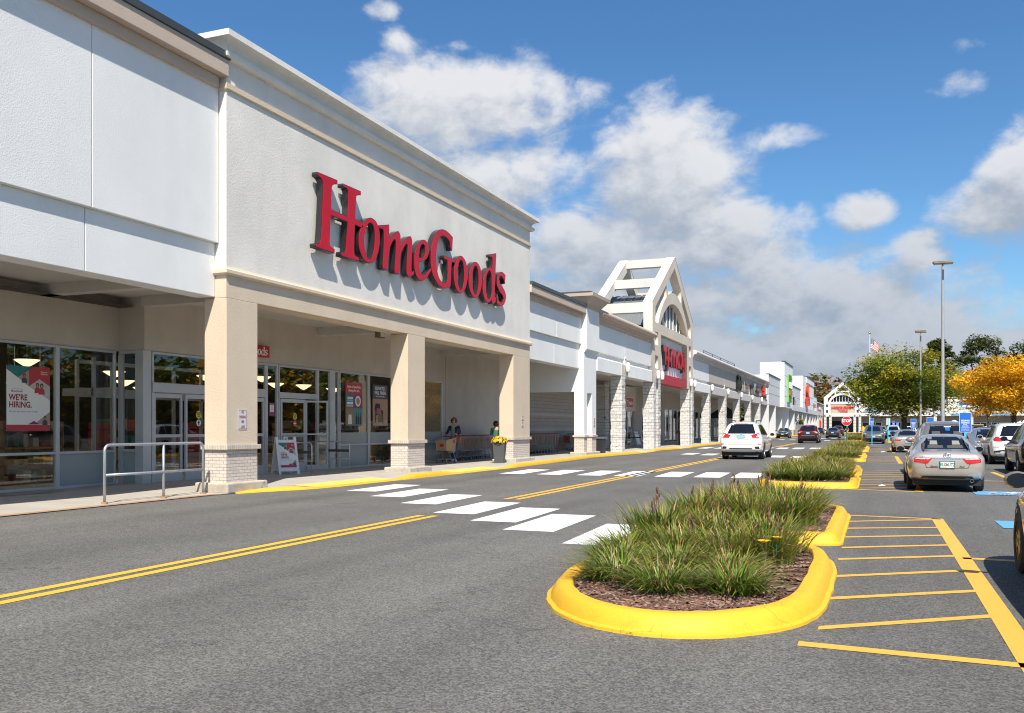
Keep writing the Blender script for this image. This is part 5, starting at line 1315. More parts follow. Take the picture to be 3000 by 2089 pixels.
def little_person(parent, u, v, s, off, shirt, hair, skin='poster_skin'):
    flat(parent, 'pictured_body', [(u - .5 * s, v - s), (u + .5 * s, v - s), (u + .42 * s, v - .35 * s), (u + .12 * s, v - .2 * s), (u - .12 * s, v - .2 * s), (u - .42 * s, v - .35 * s)], shirt, off)
    flat(parent, 'pictured_hair', ell(u, v + .1 * s, .27 * s, .36 * s, 14), hair, off + .0006)
    flat(parent, 'pictured_face', ell(u, v + .04 * s, .18 * s, .25 * s, 14), skin, off + .0012)
def hiring(parent, w, h, off, v0=0.0, u0=0.0, th=.004):
    U = lambda x, y: (u0 + (x - .5) * w, v0 + y * h)
    P = lambda pts: [U(*p) for p in pts]
    o = off + th
    flat(parent, 'sheet', P([(0, 0), (1, 0), (1, 1), (0, 1)]), 'poster_paper', off, th)
    flat(parent, 'teal_field', P([(.0, .94), (.0, 1), (.62, 1), (.25, .82)]), 'poster_teal', o + .001)
    flat(parent, 'photo_field', P([(.25, .82), (.5, .95), (.5, .69)]), 'poster_tan', o + .001)
    flat(parent, 'red_field', P([(.5, .95), (.62, 1), (1, 1), (1, .70), (.75, .81), (.5, .69)]), 'poster_red', o + .001)
    flat(parent, 'photo_field', P([(.75, .81), (1, .70), (1, .48), (.5, .69)]), 'shelf_pale', o + .001)
    little_person(parent, *U(.40, .84), .10 * h, o + .002, 'poster_navy', 'poster_hair')
    little_person(parent, *U(.70, .70), .11 * h, o + .002, 'poster_red', 'poster_hair')
    little_person(parent, *U(.80, .69), .12 * h, o + .004, 'poster_red', 'poster_hair')
    flat(parent, 'photo_field', P([(.62, .10), (1, .30), (1, .10)]), 'poster_tan', o + .001)
    flat(parent, 'purple_field', P([(.48, .10), (.62, .155), (.76, .10)]), 'decal_purple', o + .0016)
    little_person(parent, *U(.88, .19), .10 * h, o + .003, 'poster_navy', 'poster_hair')
    flat(parent, 'red_strip', P([(0, 0), (1, 0), (1, .095), (0, .095)]), 'poster_red', o + .001)
    logo(parent, *U(.23, .605), .27 * w, o + .002)
    ltext(parent, "WE’RE\nHIRING.", .128 * h, 'maroon_ink', *U(.05, .455), o + .002, ax='LEFT', bold=.0035 * h, sx=w / h * 1.14, space=.92)
    ltext(parent, 'The best jobs have a sense of style.', .036 * h, 'ink_grey', *U(.05, .30), o + .002, ax='LEFT', sx=w / h * 1.3)
    ltext(parent, 'Discover\nDifferent', .034 * h, 'poster_paper', *U(.86, .905), o + .002, sx=w / h * 1.3)
ps = thing('window_poster', 'large hiring poster with red and teal corners hanging inside the left window', 'poster', (-17.805, 14.98, 1.40), R(90))
hiring(ps, 1.13, 1.46, 0)
m = MB()
for u in (-.36, .3): m.cyl((u, -.002, 1.46), (u, -.002, 1.9), .004, n=5)
part(m, 'cord', 'sign_white', ps, world=False)
pa = thing('window_poster', 'red poster reading Aisles of new finds in the shop window', 'poster', (XS - .03 + .04, 27.44, 1.54), R(90))
flat(pa, 'sheet', rc(-.55, .55, 0, 1.5), 'poster_red', 0, .004)
ltext(pa, 'Aisles of new finds.\nAlways for less.', .135, 'poster_paper', 0, 1.29, .006, sx=.86, bold=.002)
for (a, b, c, d, mm_) in ((-.55, 0, .62, 1.1, 'poster_teal'), (0, .55, .62, 1.1, 'decal_purple'), (-.55, 0, .0, .6, 'shelf_wood'), (0, .55, 0, .6, 'sign_teal')): flat(pa, 'photo_field', rc(a, b, c, d), mm_, .006)
for q in range(4): flat(pa, 'pictured_towel', rc(-.5 + .02 * q, -.08, .66 + q * .09, .73 + q * .09), ('shelf_pale', 'poster_paper', 'sign_sky', 'poster_paper')[q], .008)
flat(pa, 'pictured_plate', ell(.25, .86, .19, .19, 18), 'poster_paper', .008); flat(pa, 'pictured_plate', ell(.25, .86, .12, .12, 18), 'poster_skin', .009)
flat(pa, 'pictured_dog', [(-.4, .05), (-.15, .05), (-.17, .3), (-.2, .45), (-.27, .52), (-.34, .45), (-.38, .28)], 'poster_paper', .008); flat(pa, 'pictured_dog', ell(-.27, .45, .085, .08, 12), 'shelf_wood', .009)
for q in (.1, .22, .36): flat(pa, 'pictured_bottle', [(q, .05), (q + .09, .05), (q + .09, .3), (q + .06, .36), (q + .06, .46), (q + .03, .46), (q + .03, .36), (q, .3)], 'ink_black', .008)
pb = thing('window_poster', 'dark blue poster reading ELEVATED FALL FINDS in the window beside the red one', 'poster', (XS - .03 + .04, 29.24, 1.54), R(90))
flat(pb, 'sheet', rc(-.54, .54, 0, 1.5), 'poster_navy', 0, .004)
ltext(pb, 'ELEVATED\nFALL FINDS', .17, 'poster_paper', 0, 1.28, .006, sx=.92, bold=.003)
ltext(pb, 'Exceptional savings.', .09, 'poster_paper', 0, 1.08, .006, sx=.9)
flat(pb, 'photo_field', rc(-.54, .54, 0, .98), 'poster_skin', .006); flat(pb, 'photo_field', rc(-.54, .54, 0, .22), 'poster_tan', .007)
flat(pb, 'pictured_chair', [(-.4, .1), (-.36, .5), (-.42, .62), (-.34, .82), (-.02, .8), (.0, .62), (.2, .55), (.22, .08), (.16, .08), (.14, .4), (-.3, .38), (-.34, .1)], 'ink_black', .008)
flat(pb, 'pictured_cushion', [(-.28, .42), (.08, .42), (.06, .62), (-.26, .64)], 'lip', .009); flat(pb, 'pictured_throw', [(-.18, .12), (.12, .14), (.14, .44), (-.16, .42)], 'cart_olive', .010)

def no_parking(y, z, X, label, w=.305, h=.46):
    t = thing('parking_sign', label, 'sign', (X + .003, y, z), R(90))
    flat(t, 'plate', rounded(rc(-w / 2, w / 2, -h / 2, h / 2), .035, 4), 'sign_metal', 0, .006)
    a, b = w / 2 - .012, h / 2 - .012
    out = rounded(rc(-a, a, -b, b), .028, 4); inn = rounded(rc(-a + .01, a - .01, -b + .01, b - .01), .022, 4)
    m = MB(); n = len(out); m.add([(u, -.0075, v) for u, v in out] + [(u, -.0075, v) for u, v in inn], [(i, (i + 1) % n, n + (i + 1) % n, n + i) for i in range(n)])
    part(m, 'border', 'maroon_ink', t, world=False, recalc=False)
    ltext(t, 'NO\nPARKING\nFIRE\nLANE', .088, 'maroon_ink', 0, .0, .0085, sx=.62, bold=.0018, space=1.32)
    m = MB(); [m.cyl((0, -.006, v), (0, -.011, v), .007, n=8) for v in (-h / 2 + .03, h / 2 - .03)]
    part(m, 'screw', 'ink_black', t, world=False)
no_parking(16.95, 1.66, X0, 'white NO PARKING FIRE LANE sign on the first brick-based pillar')
no_parking(34.62, 1.71, X0, 'white NO PARKING FIRE LANE sign on the third pillar, above the planter')
no_parking(44.95, 1.72, -13.5, 'small white fire lane sign on the white square pier')
# red box sign over the doors
t = thing('box_sign', 'small red box sign with white HomeGoods lettering over the shop doors', 'sign', (XS, 21.55, 3.56), R(90))
flat(t, 'box', rc(-.95, .95, 0, .34), 'box_red', 0, .14)
k_ = 1.72 / 12.65
o = shape([[((y - 25.7) * k_, (z - 6.6) * k_) for y, z in l] for _, ls in HG for l in ls], .001, 'lettering', MT['sign_white']); o.rotation_euler = (R(90), 0, 0); o.parent = t; o.location = (0, -.143, .13)
t = thing('box_sign', 'small dark red T.J.maxx box sign under the porch by the gable', 'sign', (-17.6, 67.6, 2.95), R(90))
flat(t, 'box', rc(-1.05, 1.05, 0, .82), 'sign_white', 0, .12); flat(t, 'panel', rc(-1.0, 1.0, .05, .77), 'box_red', .122)
ltext(t, 'T·J·maxx', .46, 'sign_white', 0, .41, .126, bold=.012)
def sticker(y, z, X, rz, label, kind):
    t = thing('door_sticker', label, 'sticker', (X, y, z), rz)
    if kind == 'caution':
        flat(t, 'disc', ell(0, 0, .105, .105, 24), 'decal_yellow', 0, .001); ltext(t, 'AUTOMATIC\nCAUTION\nDOOR', .05, 'ink_black', 0, 0, .003, sx=.7, bold=.001)
        return t
    if kind == 'arrow':
        flat(t, 'disc', ell(0, 0, .10, .10, 24), 'post_green', 0, .001); flat(t, 'inner_disc', ell(0, 0, .088, .088, 24), 'sign_white', .002)
        flat(t, 'arrow', [(-.02, -.06), (.02, -.06), (.02, .0), (.05, .0), (0, .07), (-.05, .0), (-.02, .0)], 'ink_black', .003)
        return t
    if kind == 'enter':
        flat(t, 'disc', ell(0, 0, .10, .10, 24), 'tail_red', 0, .001); flat(t, 'bar', rc(-.07, .07, -.02, .02), 'sign_white', .002)
        ltext(t, 'DO NOT', .04, 'sign_white', 0, .048, .003); ltext(t, 'ENTER', .04, 'sign_white', 0, -.05, .003); return t
    if kind == 'hours':
        flat(t, 'sheet', rc(-.13, .13, -.2, .2), 'decal_purple', 0, .001); flat(t, 'panel', rc(-.095, .095, -.07, .13), 'poster_paper', .002)
        ltext(t, 'STORE HOURS', .03, 'poster_paper', 0, .165, .003)
        for q in range(7): flat(t, 'text_line', rc(-.075, .075, .10 - q * .024, .107 - q * .024), 'ink_grey', .003)
        return t
sticker(19.55, 1.82, XS + .045, R(90), 'round yellow caution sticker on the sliding door left of the first pillar', 'caution')
sticker(19.55, 1.60, XS + .045, R(90), 'round white sticker with a black arrow under the yellow one', 'arrow')
sticker(23.9, 1.82, XS + .055, R(90), 'round yellow caution sticker on the door behind the hiring A-board', 'caution')
sticker(23.9, 1.60, XS + .055, R(90), 'round red DO NOT ENTER sticker on the door behind the hiring A-board', 'enter')
sticker(22.8, 2.02, XS + .0, R(90), 'purple store hours notice on the narrow pane beside the pillar', 'hours')

# shop signs of the long row
t = thing('shop_sign', 'black sign of two standing figures on the taupe wall', 'sign', (-13.55, 97.3, 5.2), R(90))
for u in (-.75, .75):
    flat(t, 'figure', [(u - .75, .45), (u - .45, .45), (u - .4, .75), (u - .3, .15), (u + .3, .15), (u + .4, .75), (u + .45, .4), (u + .75, .45), (u + .7, 1.2), (u + .3, 1.3), (u - .3, 1.3), (u - .7, 1.2)], 'letter_black', .0, .25)
    flat(t, 'head', ell(u, 1.5, .36, .2, 14), 'letter_black', 0, .25)
t = thing('shop_sign', 'white and rust letter sign reading JS KIDS on the taupe wall', 'sign', (-13.55, 103.4, 5.78), R(90))
ltext(t, 'J', .9, 'sign_white', -2.1, .3, .15, bold=.05, sx=1.4); ltext(t, 'S KIDS', .82, 'rust_letter', .5, .3, .15, bold=.04, sx=1.3)
t = thing('shop_sign', 'dark teal letter sign with a brown box reading JMS on the taupe wall', 'sign', (-13.55, 111.2, 5.75), R(90))
flat(t, 'plaque', rc(-4.4, -3.0, .15, .6), 'letter_black', 0, .2); ltext(t, 'JMS', 1.1, 'sign_teal', -1.3, .45, .22, bold=.04, sx=1.3); ltext(t, 'JMS', 1.1, 'sign_white', -1.2, .45, .235, sx=1.3, bold=.0)
flat(t, 'box', rc(.5, 4.4, 0, .62), 'letter_black', 0, .25); flat(t, 'panel', rc(.7, 4.2, .08, .52), 'rust_letter', .255);
t = thing('shop_sign', 'black backed sign with red and white blocks at the end of the taupe wall', 'sign', (-13.55, 120.7, 5.45), R(90))
flat(t, 'backing', rc(-2.3, 2.4, 0, 1.25), 'letter_black', 0, .1); flat(t, 'red_block', rc(-1.9, -.1, .62, 1.2), 'sign_bright_red', .1, .2); flat(t, 'red_block', rc(-1.8, -.2, .12, .6), 'sign_bright_red', .1, .2); flat(t, 'white_block', rc(0, 2.6, .3, 1.1), 'sign_white', .1, .3)
# supermarket signs
t = thing('store_sign', 'tall green vertical sign on the white supermarket tower', 'sign', (-12.7, 146.5, 5.3), R(90))
flat(t, 'box', rc(-2.6, 2.6, 0, 4.3), 'sign_lime', 0, .25); flat(t, 'panel', rc(-2.2, 2.6, .12, 4.15), 'sign_green', .26)
for q, u in enumerate((-1.4, .2, 1.8)): flat(t, 'white_mark', [(u - .6, 2.2), (u + .3, 2.2), (u + .5, 2.9), (u + .1, 3.15), (u - .5, 3.0)], 'sign_white', .27, .15)
for q, u in enumerate((-1.2, .4, 1.9)): flat(t, 'brown_mark', [(u - .6, 1.1), (u + .5, 1.15), (u + .5, 1.85), (u - .4, 1.95)], 'rust_letter', .27, .12)
t = thing('store_sign', 'black edged white sign low on the supermarket wall', 'sign', (-13.3, 163.2, 4.9), R(90))
flat(t, 'box', rc(-2.3, 1.6, 0, 1.7), 'letter_black', 0, .3); flat(t, 'panel', rc(-1.4, 2.2, .1, 1.6), 'sign_white', .31); [flat(t, 'dark_mark', rc(-1 + q, -.5 + q, .3, 1.4), 'ink_grey', .32) for q in range(3)]
t = thing('store_sign', 'red and yellow rounded sign over a red panel on the second supermarket block', 'sign', (-12.75, 187.5, 5.7), R(90))
flat(t, 'panel', rc(-3, 3, 0, 1.7), 'sign_bright_red', 0, .35); flat(t, 'oval', ell(0, 2.9, 2.2, 1.25, 24), 'sign_bright_red', 0, .35); flat(t, 'inner_oval', ell(.4, 2.9, 1.6, .9, 24), 'decal_yellow', .36); flat(t, 'brown_mark', rc(-1.8, 2.9, .3, 1.3), 'rust_letter', .36)
t = thing('store_sign', 'small dark square sign near the end of the supermarket', 'sign', (-13.1, 212.5, 5.8), R(90)); flat(t, 'box', rc(-3.4, 3.4, 0, .95), 'letter_black', 0, .3); flat(t, 'panel', rc(-2, 2, .3, .7), 'ink_grey', .31)
t = thing('store_sign', 'red and white sign on the short section before the far gable', 'sign', (-13.55, 239, 5.8), R(90)); flat(t, 'red_block', rc(-5.5, -1.5, 0, .95), 'sign_bright_red', 0, .2); flat(t, 'white_block', rc(0, 9, .15, .8), 'sign_white', 0, .25)
# far gable lettering
t = thing('store_sign', 'red letters reading HARBOR FREIGHT TOOLS on the far gable', 'sign', (-8.5, FY + .15, 6.5))
for s_, sz, v, w_ in (('HARBOR FREIGHT', .82, .38, 1.08), ('TOOLS', .86, -.48, 1.08)):
    o = text(s_, sz, MT['sign_bright_red'], (0, -.22, v), (R(90), 0, 0), t, 'lettering', ext=.03, bold=.035, local=True, sx=w_)
    k_ = 5.45 / o.dimensions.x if 'HARBOR' in s_ else 2.25 / o.dimensions.x
    o.scale.x *= k_
t = thing('store_sign', 'pale blue strip sign with a round white emblem on the far shop behind the maple', 'sign', (-1.2, FY, 6.0))
flat(t, 'strip', rc(-1.2, 2.2, -.3, .2), 'sign_sky', .02, .2); flat(t, 'emblem', ell(-1.75, 0, .45, .42, 18), 'sign_white', .02, .2)
t = thing('store_sign', 'blue and white panel sign on the peach far shop behind the orange leaves', 'sign', (23.2, FY - .12, 6.3))
flat(t, 'panel', rc(-3.7, 3.6, 0, 1.75), 'sign_white', 0, .15); flat(t, 'blue_field', rc(-3.5, -1, .9, 1.65), 'sign_blue', .16); flat(t, 'blue_field', rc(-3.5, 3.4, .1, .45), 'sign_sky', .16); flat(t, 'text_line', rc(-.6, 3.2, 1.0, 1.5), 'ink_grey', .16)

# accessible parking signs
def reserved(x, y, top, label, face=0.0, k=1.0):
    t = thing('parking_sign', label, 'sign', (x, y, 0), face, 'blue reserved parking signs')
    w, h = .305 * k, .56 * k
    m = MB(); m.box(-.03, .03, .0, .035, 0, top - .02); part(m, 'post', 'post_blue', t, world=False)
    m = MB()
    for q in range(8): m.cyl((0, -.001, top - h - .05 - q * .05), (0, .001, top - h - .05 - q * .05), .008, n=6)
    p = flat(t, 'plate', rounded([(u, v + top - h / 2) for u, v in rc(-w / 2, w / 2, -h / 2, h / 2)], .03, 4), 'sign_metal', .002, .004)
    b = flat(t, 'blue_panel', rounded([(u, v + top - h / 2) for u, v in rc(-w / 2 + .012, w / 2 - .012, -h / 2 + .012, h / 2 - .012)], .025, 4), 'sign_blue', .0075)
    access_symbol(0, 0, .16 * k, 'sign_white', t, 'wheelchair_symbol', lambda u, v: (u, -.0088, v + top - .125 * k))
    ltext(t, 'RESERVED\nPARKING', .062 * k, 'sign_white', 0, top - .265 * k, .0088, sx=.80, bold=.0012)
    ltext(t, 'PERMIT\nREQUIRED', .046 * k, 'sign_white', 0, top - .365 * k, .0088, sx=.72)
    flat(t, 'rule', rc(-.11 * k, .11 * k, top - .435 * k, top - .428 * k), 'sign_white', .0088)
    ltext(t, 'VIOLATORS WILL\nBE FINED MIN $150', .034 * k, 'sign_white', 0, top - .485 * k, .0088, sx=.72)
    return t
reserved(2.30, 28.35, 1.9, 'nearest blue reserved parking sign, standing clear above the silver sedan')
reserved(2.26, 45.5, 1.94, 'blue reserved parking sign above the roof of the beige SUV')
reserved(2.05, 59.9, 1.99, 'blue reserved parking sign between the maple trunk and the beige SUV')
reserved(-.38, 81.3, 2.21, 'faded blue reserved parking sign beside the flagpole')
reserved(2.05, 131.2, 2.27, 'tiny blue reserved parking sign left of the maple trunk'); reserved(4.2, 128, 2.2, 'tiny blue reserved parking sign right of the maple trunk')
reserved(2.6, 134, 2.2, 'tiny blue reserved parking sign almost hidden by the maple trunk')
reserved(1.03, 96.0, 2.35, 'grey back of a parking sign on a blue post beside the grey crossover', R(180), 1.15)
t = thing('bollard', 'light blue bollard sleeve under the back of the parking sign', 'bollard', (1.06, 95.9, 0)); m = MB(); m.lathe([(.13, 0), (.13, 1.0), (.09, 1.08), (.001, 1.1)], n=14); part(m, 'sleeve', 'post_blue', t, world=False, smooth='auto')
t = thing('bollard', 'yellow bollard beside the left mirror of the grey crossover', 'bollard', (-1.25, 95.5, 0)); m = MB(); m.lathe([(.15, 0), (.15, 1.45), (.1, 1.55), (.001, 1.58)], n=14); part(m, 'sleeve', 'kerb_yellow', t, world=False, smooth='auto')
t = thing('stop_sign', 'red octagonal STOP sign on a green post', 'sign', (-2.36, 81.1, 0))
m = MB(); m.box(-.04, .04, .005, .05, 0, 2.3); part(m, 'post', 'post_green', t, world=False)
oc = lambda r: [(r * math.cos(R(22.5 + 45 * i)), 2.015 + r * math.sin(R(22.5 + 45 * i))) for i in range(8)]
flat(t, 'plate', oc(.412), 'sign_metal', 0, .004); flat(t, 'red_face', oc(.385), 'stop_red', .0055); ltext(t, 'STOP', .34, 'sign_white', 0, 2.015, .008, bold=.010, sx=.88)
# light masts and flag
def mast(x, y, h, r, label):
    t = thing('light_mast', label, 'lamp post', (x, y, 0))
    m = MB(); m.cyl((0, 0, .6), (0, 0, h - .35), r * 1.15, r * .7, 14); part(m, 'pole', 'pole_grey', t, world=False, smooth='auto')
    m = MB(); m.cyl((0, 0, 0), (0, 0, .62), .3, n=16); part(m, 'footing', 'plinth_concrete', t, world=False, smooth='auto')
    m = MB(); m.cyl((0, 0, h - .8), (0, 0, h - .1), r * .55, n=8); m.tube([(0, -.55, h - .25), (0, .55, h - .1)], .035, 6); part(m, 'bracket', 'lamp_head', t, world=False)
    for yy, dz in ((-.55, -.25), (.55, .0)):
        m = MB(); m.box(-.55, .55, yy - .22, yy + .22, h - .06 + dz, h + .06 + dz); hd = part(m, 'lamp_head', 'lamp_head', t, world=False, bevel=.03)
        m = MB()
        for u in (-.3, .3): m.box(u - .2, u + .2, yy - .16, yy + .16, h - .075 + dz, h - .062 + dz)
        part(m, 'lens', 'sconce_white', hd, world=False)
mast(3.82, 62.7, 11.9, .105, 'tall grey light mast with twin lamp heads rising between the two parked rows')
mast(4.4, 108, 12.0, .11, 'shorter-looking light mast behind the green maple')
t = thing('flagpole', 'white flagpole with a gold ball behind the green maple', 'flagpole', (-1.1, 161, 0)); m = MB(); m.cyl((0, 0, 0), (0, 0, 16.9), .11, .06, 10); part(m, 'pole', 'sign_metal', t, world=False, smooth='auto'); m = MB(); m.ball((0, 0, 17.05), .2, 10, 8); part(m, 'ball', 'gold', t, world=False, smooth=True)
t = thing('flag', 'United States flag drooping from the flagpole', 'flag', (-1.0, 161, 14.6))
V = []; nx, nz = 14, 13
def fl_pt(i, j):
    u = i / nx; v = j / nz
    return (.05 + u * 1.25, .18 * math.sin(u * 9 + v * 2) * u, -1.9 * u * .55 - v * 1.75 + .15 * math.sin(u * 5) + 1.6)
for nm, mt_, sel in (('red_stripe', 'flag_red', lambda i, j: j % 2 == 0 and not (i < 6 and j < 7)), ('white_stripe', 'cloth_white', lambda i, j: j % 2 == 1 and not (i < 6 and j < 7)), ('canton', 'flag_blue', lambda i, j: i < 6 and j < 7)):
    m = MB()
    for i in range(nx):
        for j in range(nz):
            if sel(i, j): m.add([fl_pt(i, j), fl_pt(i + 1, j), fl_pt(i + 1, j + 1), fl_pt(i, j + 1)], [(0, 1, 2, 3)])
    part(m, nm, mt_, t, world=False, recalc=False)
m = MB()
for i in range(5):
    for j in range(5):
        p = fl_pt(.6 + i, .8 + j * 1.3); m.ball((p[0], p[1] - .03, p[2]), .045, 5, 3)
o = part(m, 'star', 'cloth_white', t, world=False)
# ------------------------------------------------------------------ cars
def paint(name, col, metal=.55, rough=.28):
    return pbr('paint_' + name, col, rough, metal=metal, var=0, coat=1.0)
paint('silver', (.50, .45, .39), .45); paint('beige', (.36, .30, .23)); paint('white', (.78, .78, .77), 0, .3); paint('pearl', (.70, .71, .73), .1, .3)
paint('maroon', (.065, .012, .020), .4); paint('black', (.012, .012, .015), .2); paint('graphite', (.16, .165, .175)); paint('green_black', (.022, .035, .035), .3)
paint('bronze', (.34, .28, .20), .5); paint('steel', (.33, .35, .38)); paint('yellow_roof', (.70, .50, .08), 0); paint('red', (.45, .02, .03), .1); paint('plum', (.10, .02, .04), .4)
#   s (from rear), bottom z, half widths bottom / middle / shoulder, shoulder z, top z, half width top
SEDAN = [(0, .44, .62, .72, .66, .84, .90, .55), (.10, .34, .78, .85, .78, .94, 1.025, .66), (.40, .26, .86, .905, .815, .95, 1.055, .66), (.78, .24, .88, .91, .83, .955, 1.10, .645), (1.30, .22, .88, .91, .845, .955, 1.395, .585),
         (1.75, .22, .88, .91, .85, .95, 1.465, .575), (2.4, .22, .88, .91, .85, .945, 1.47, .58), (3.0, .22, .88, .91, .845, .94, 1.40, .57), (3.68, .22, .88, .905, .82, .93, 1.04, .66), (4.25, .24, .86, .89, .78, .86, .93, .62), (4.62, .28, .76, .83, .70, .74, .82, .52), (4.82, .36, .60, .66, .56, .64, .69, .40)]
SUV = [(0, .50, .70, .80, .74, .96, 1.04, .62), (.08, .40, .85, .92, .87, 1.06, 1.16, .74), (.18, .34, .90, .955, .885, 1.08, 1.27, .745), (.46, .30, .93, .965, .885, 1.09, 1.655, .66), (.72, .28, .93, .965, .885, 1.09, 1.725, .655),
       (1.5, .27, .93, .965, .885, 1.08, 1.765, .66), (2.4, .27, .93, .965, .885, 1.06, 1.755, .66), (3.05, .27, .93, .965, .88, 1.05, 1.67, .64), (3.78, .28, .93, .96, .86, 1.03, 1.20, .73), (4.35, .32, .92, .95, .83, .98, 1.08, .68), (4.66, .38, .82, .88, .76, .86, .96, .58), (4.82, .46, .66, .74, .64, .74, .80, .48)]
def car_shell(ST, name, mat, parent):
    vs = []; L = ST[-1][0]
    for (s, zb, wb, wm, ws, zs, zt, wt) in ST:
        half = [(wb * .9, zb), (wb, zb + .07), (wm, zb + (zs - zb) * .5), (wm * .992, zs - .10), (ws, zs), (ws * .45 + wt * .55, zs + (zt - zs) * .5), (wt, zt - min(.07, (zt - zs) * .3)), (wt * .7, zt - .012)]
        ring = [(0, zb)] + half + [(0, zt)] + [(-x, z) for x, z in half[::-1]]
        vs += [(x, s - L / 2, z) for x, z in ring]
    n = 18; fs = []
    for i in range(len(ST) - 1):
        for j in range(n): fs.append((i * n + j, i * n + (j + 1) % n, (i + 1) * n + (j + 1) % n, (i + 1) * n + j))
    fs += [list(range(n))[::-1], [(len(ST) - 1) * n + j for j in range(n)]]
    m = MB(); m.add(vs, fs); o = m.build('tmp', mat, None)
    ss = o.modifiers.new('s', 'SUBSURF'); ss.levels = 2; ss.render_levels = 2
    me = mesh_of(o, name); bpy.data.objects.remove(o)
    for p in me.polygons: p.use_smooth = True
    b = bpy.data.objects.new(name, me); C.objects.link(b); b.parent = parent
    bm = bmesh.new(); bm.from_mesh(me); bv = BVHTree.FromBMesh(bm); bm.free()
    return b, bv, L
def decal(bv, poly, side, off, name, mat, parent, cuts=3, thick=0):
    """panel lying on the body: outline (u, v) thrown onto the shell from behind, in front or one side"""
    bm = bmesh.new(); f = bm.faces.new([bm.verts.new((u, v, 0)) for u, v in poly])
    bmesh.ops.triangulate(bm, faces=[f])
    bmesh.ops.subdivide_edges(bm, edges=bm.edges[:], cuts=cuts, use_grid_fill=True)
    for v in bm.verts:
        u, w = v.co.x, v.co.y
        if side == 'rear': o, d = Vector((u, -9, w)), Vector((0, 1, 0))
        elif side == 'front': o, d = Vector((-u, 9, w)), Vector((0, -1, 0))
        elif side == 'left': o, d = Vector((-9, u, w)), Vector((1, 0, 0))
        else: o, d = Vector((9, u, w)), Vector((-1, 0, 0))
        h = bv.ray_cast(o, d)[0]
        if h is None:
            h = bv.find_nearest(Vector((u, -2.4 if side == 'rear' else 2.4, w)) if side in ('rear', 'front') else Vector((-1 if side == 'left' else 1, u, w)))[0]
        v.co = h - d * off
    bmesh.ops.recalc_face_normals(bm, faces=bm.faces)
    me = bpy.data.meshes.new(name); bm.to_mesh(me); bm.free(); me.materials.append(MT[mat])
    for p in me.polygons: p.use_smooth = True
    ob = bpy.data.objects.new(name, me); C.objects.link(ob); ob.parent = parent
    return ob
def mir(p): return [(-u, v) for u, v in p][::-1]
def make_wheel(r, w, rim):
    t = MB(); t.lathe([(r * .62, -w / 2), (r * .9, -w / 2), (r, -w / 2 + .03), (r, w / 2 - .03), (r * .9, w / 2), (r * .62, w / 2), (r * .6, 0)], n=24, axis='x', caps=False)
    wh = t.build('wheel', MT['tyre'], None, smooth='auto')
    m = MB(); m.lathe([(r * .64, w * .2), (r * .64, w * .46), (r * .57, w * .46), (r * .55, w * .2)], n=24, axis='x', caps=False)
    m.lathe([(.001, w * .40), (r * .16, w * .42), (r * .16, w * .2)], n=10, axis='x', caps=False)
    for i in range(7):
        a = 2 * math.pi * i / 7
        p0 = Vector((w * .36, math.cos(a) * r * .12, math.sin(a) * r * .12)); p1 = Vector((w * .40, math.cos(a) * r * .6, math.sin(a) * r * .6))
        m.tube([p0, p1], [r * .075, r * .05], 4)
    m.cyl((w * .05, 0, 0), (w * .1, 0, 0), r * .6, n=18)
    rm = m.build('rim', [MT[rim], MT['underbody']], wh, smooth=False)
    return wh
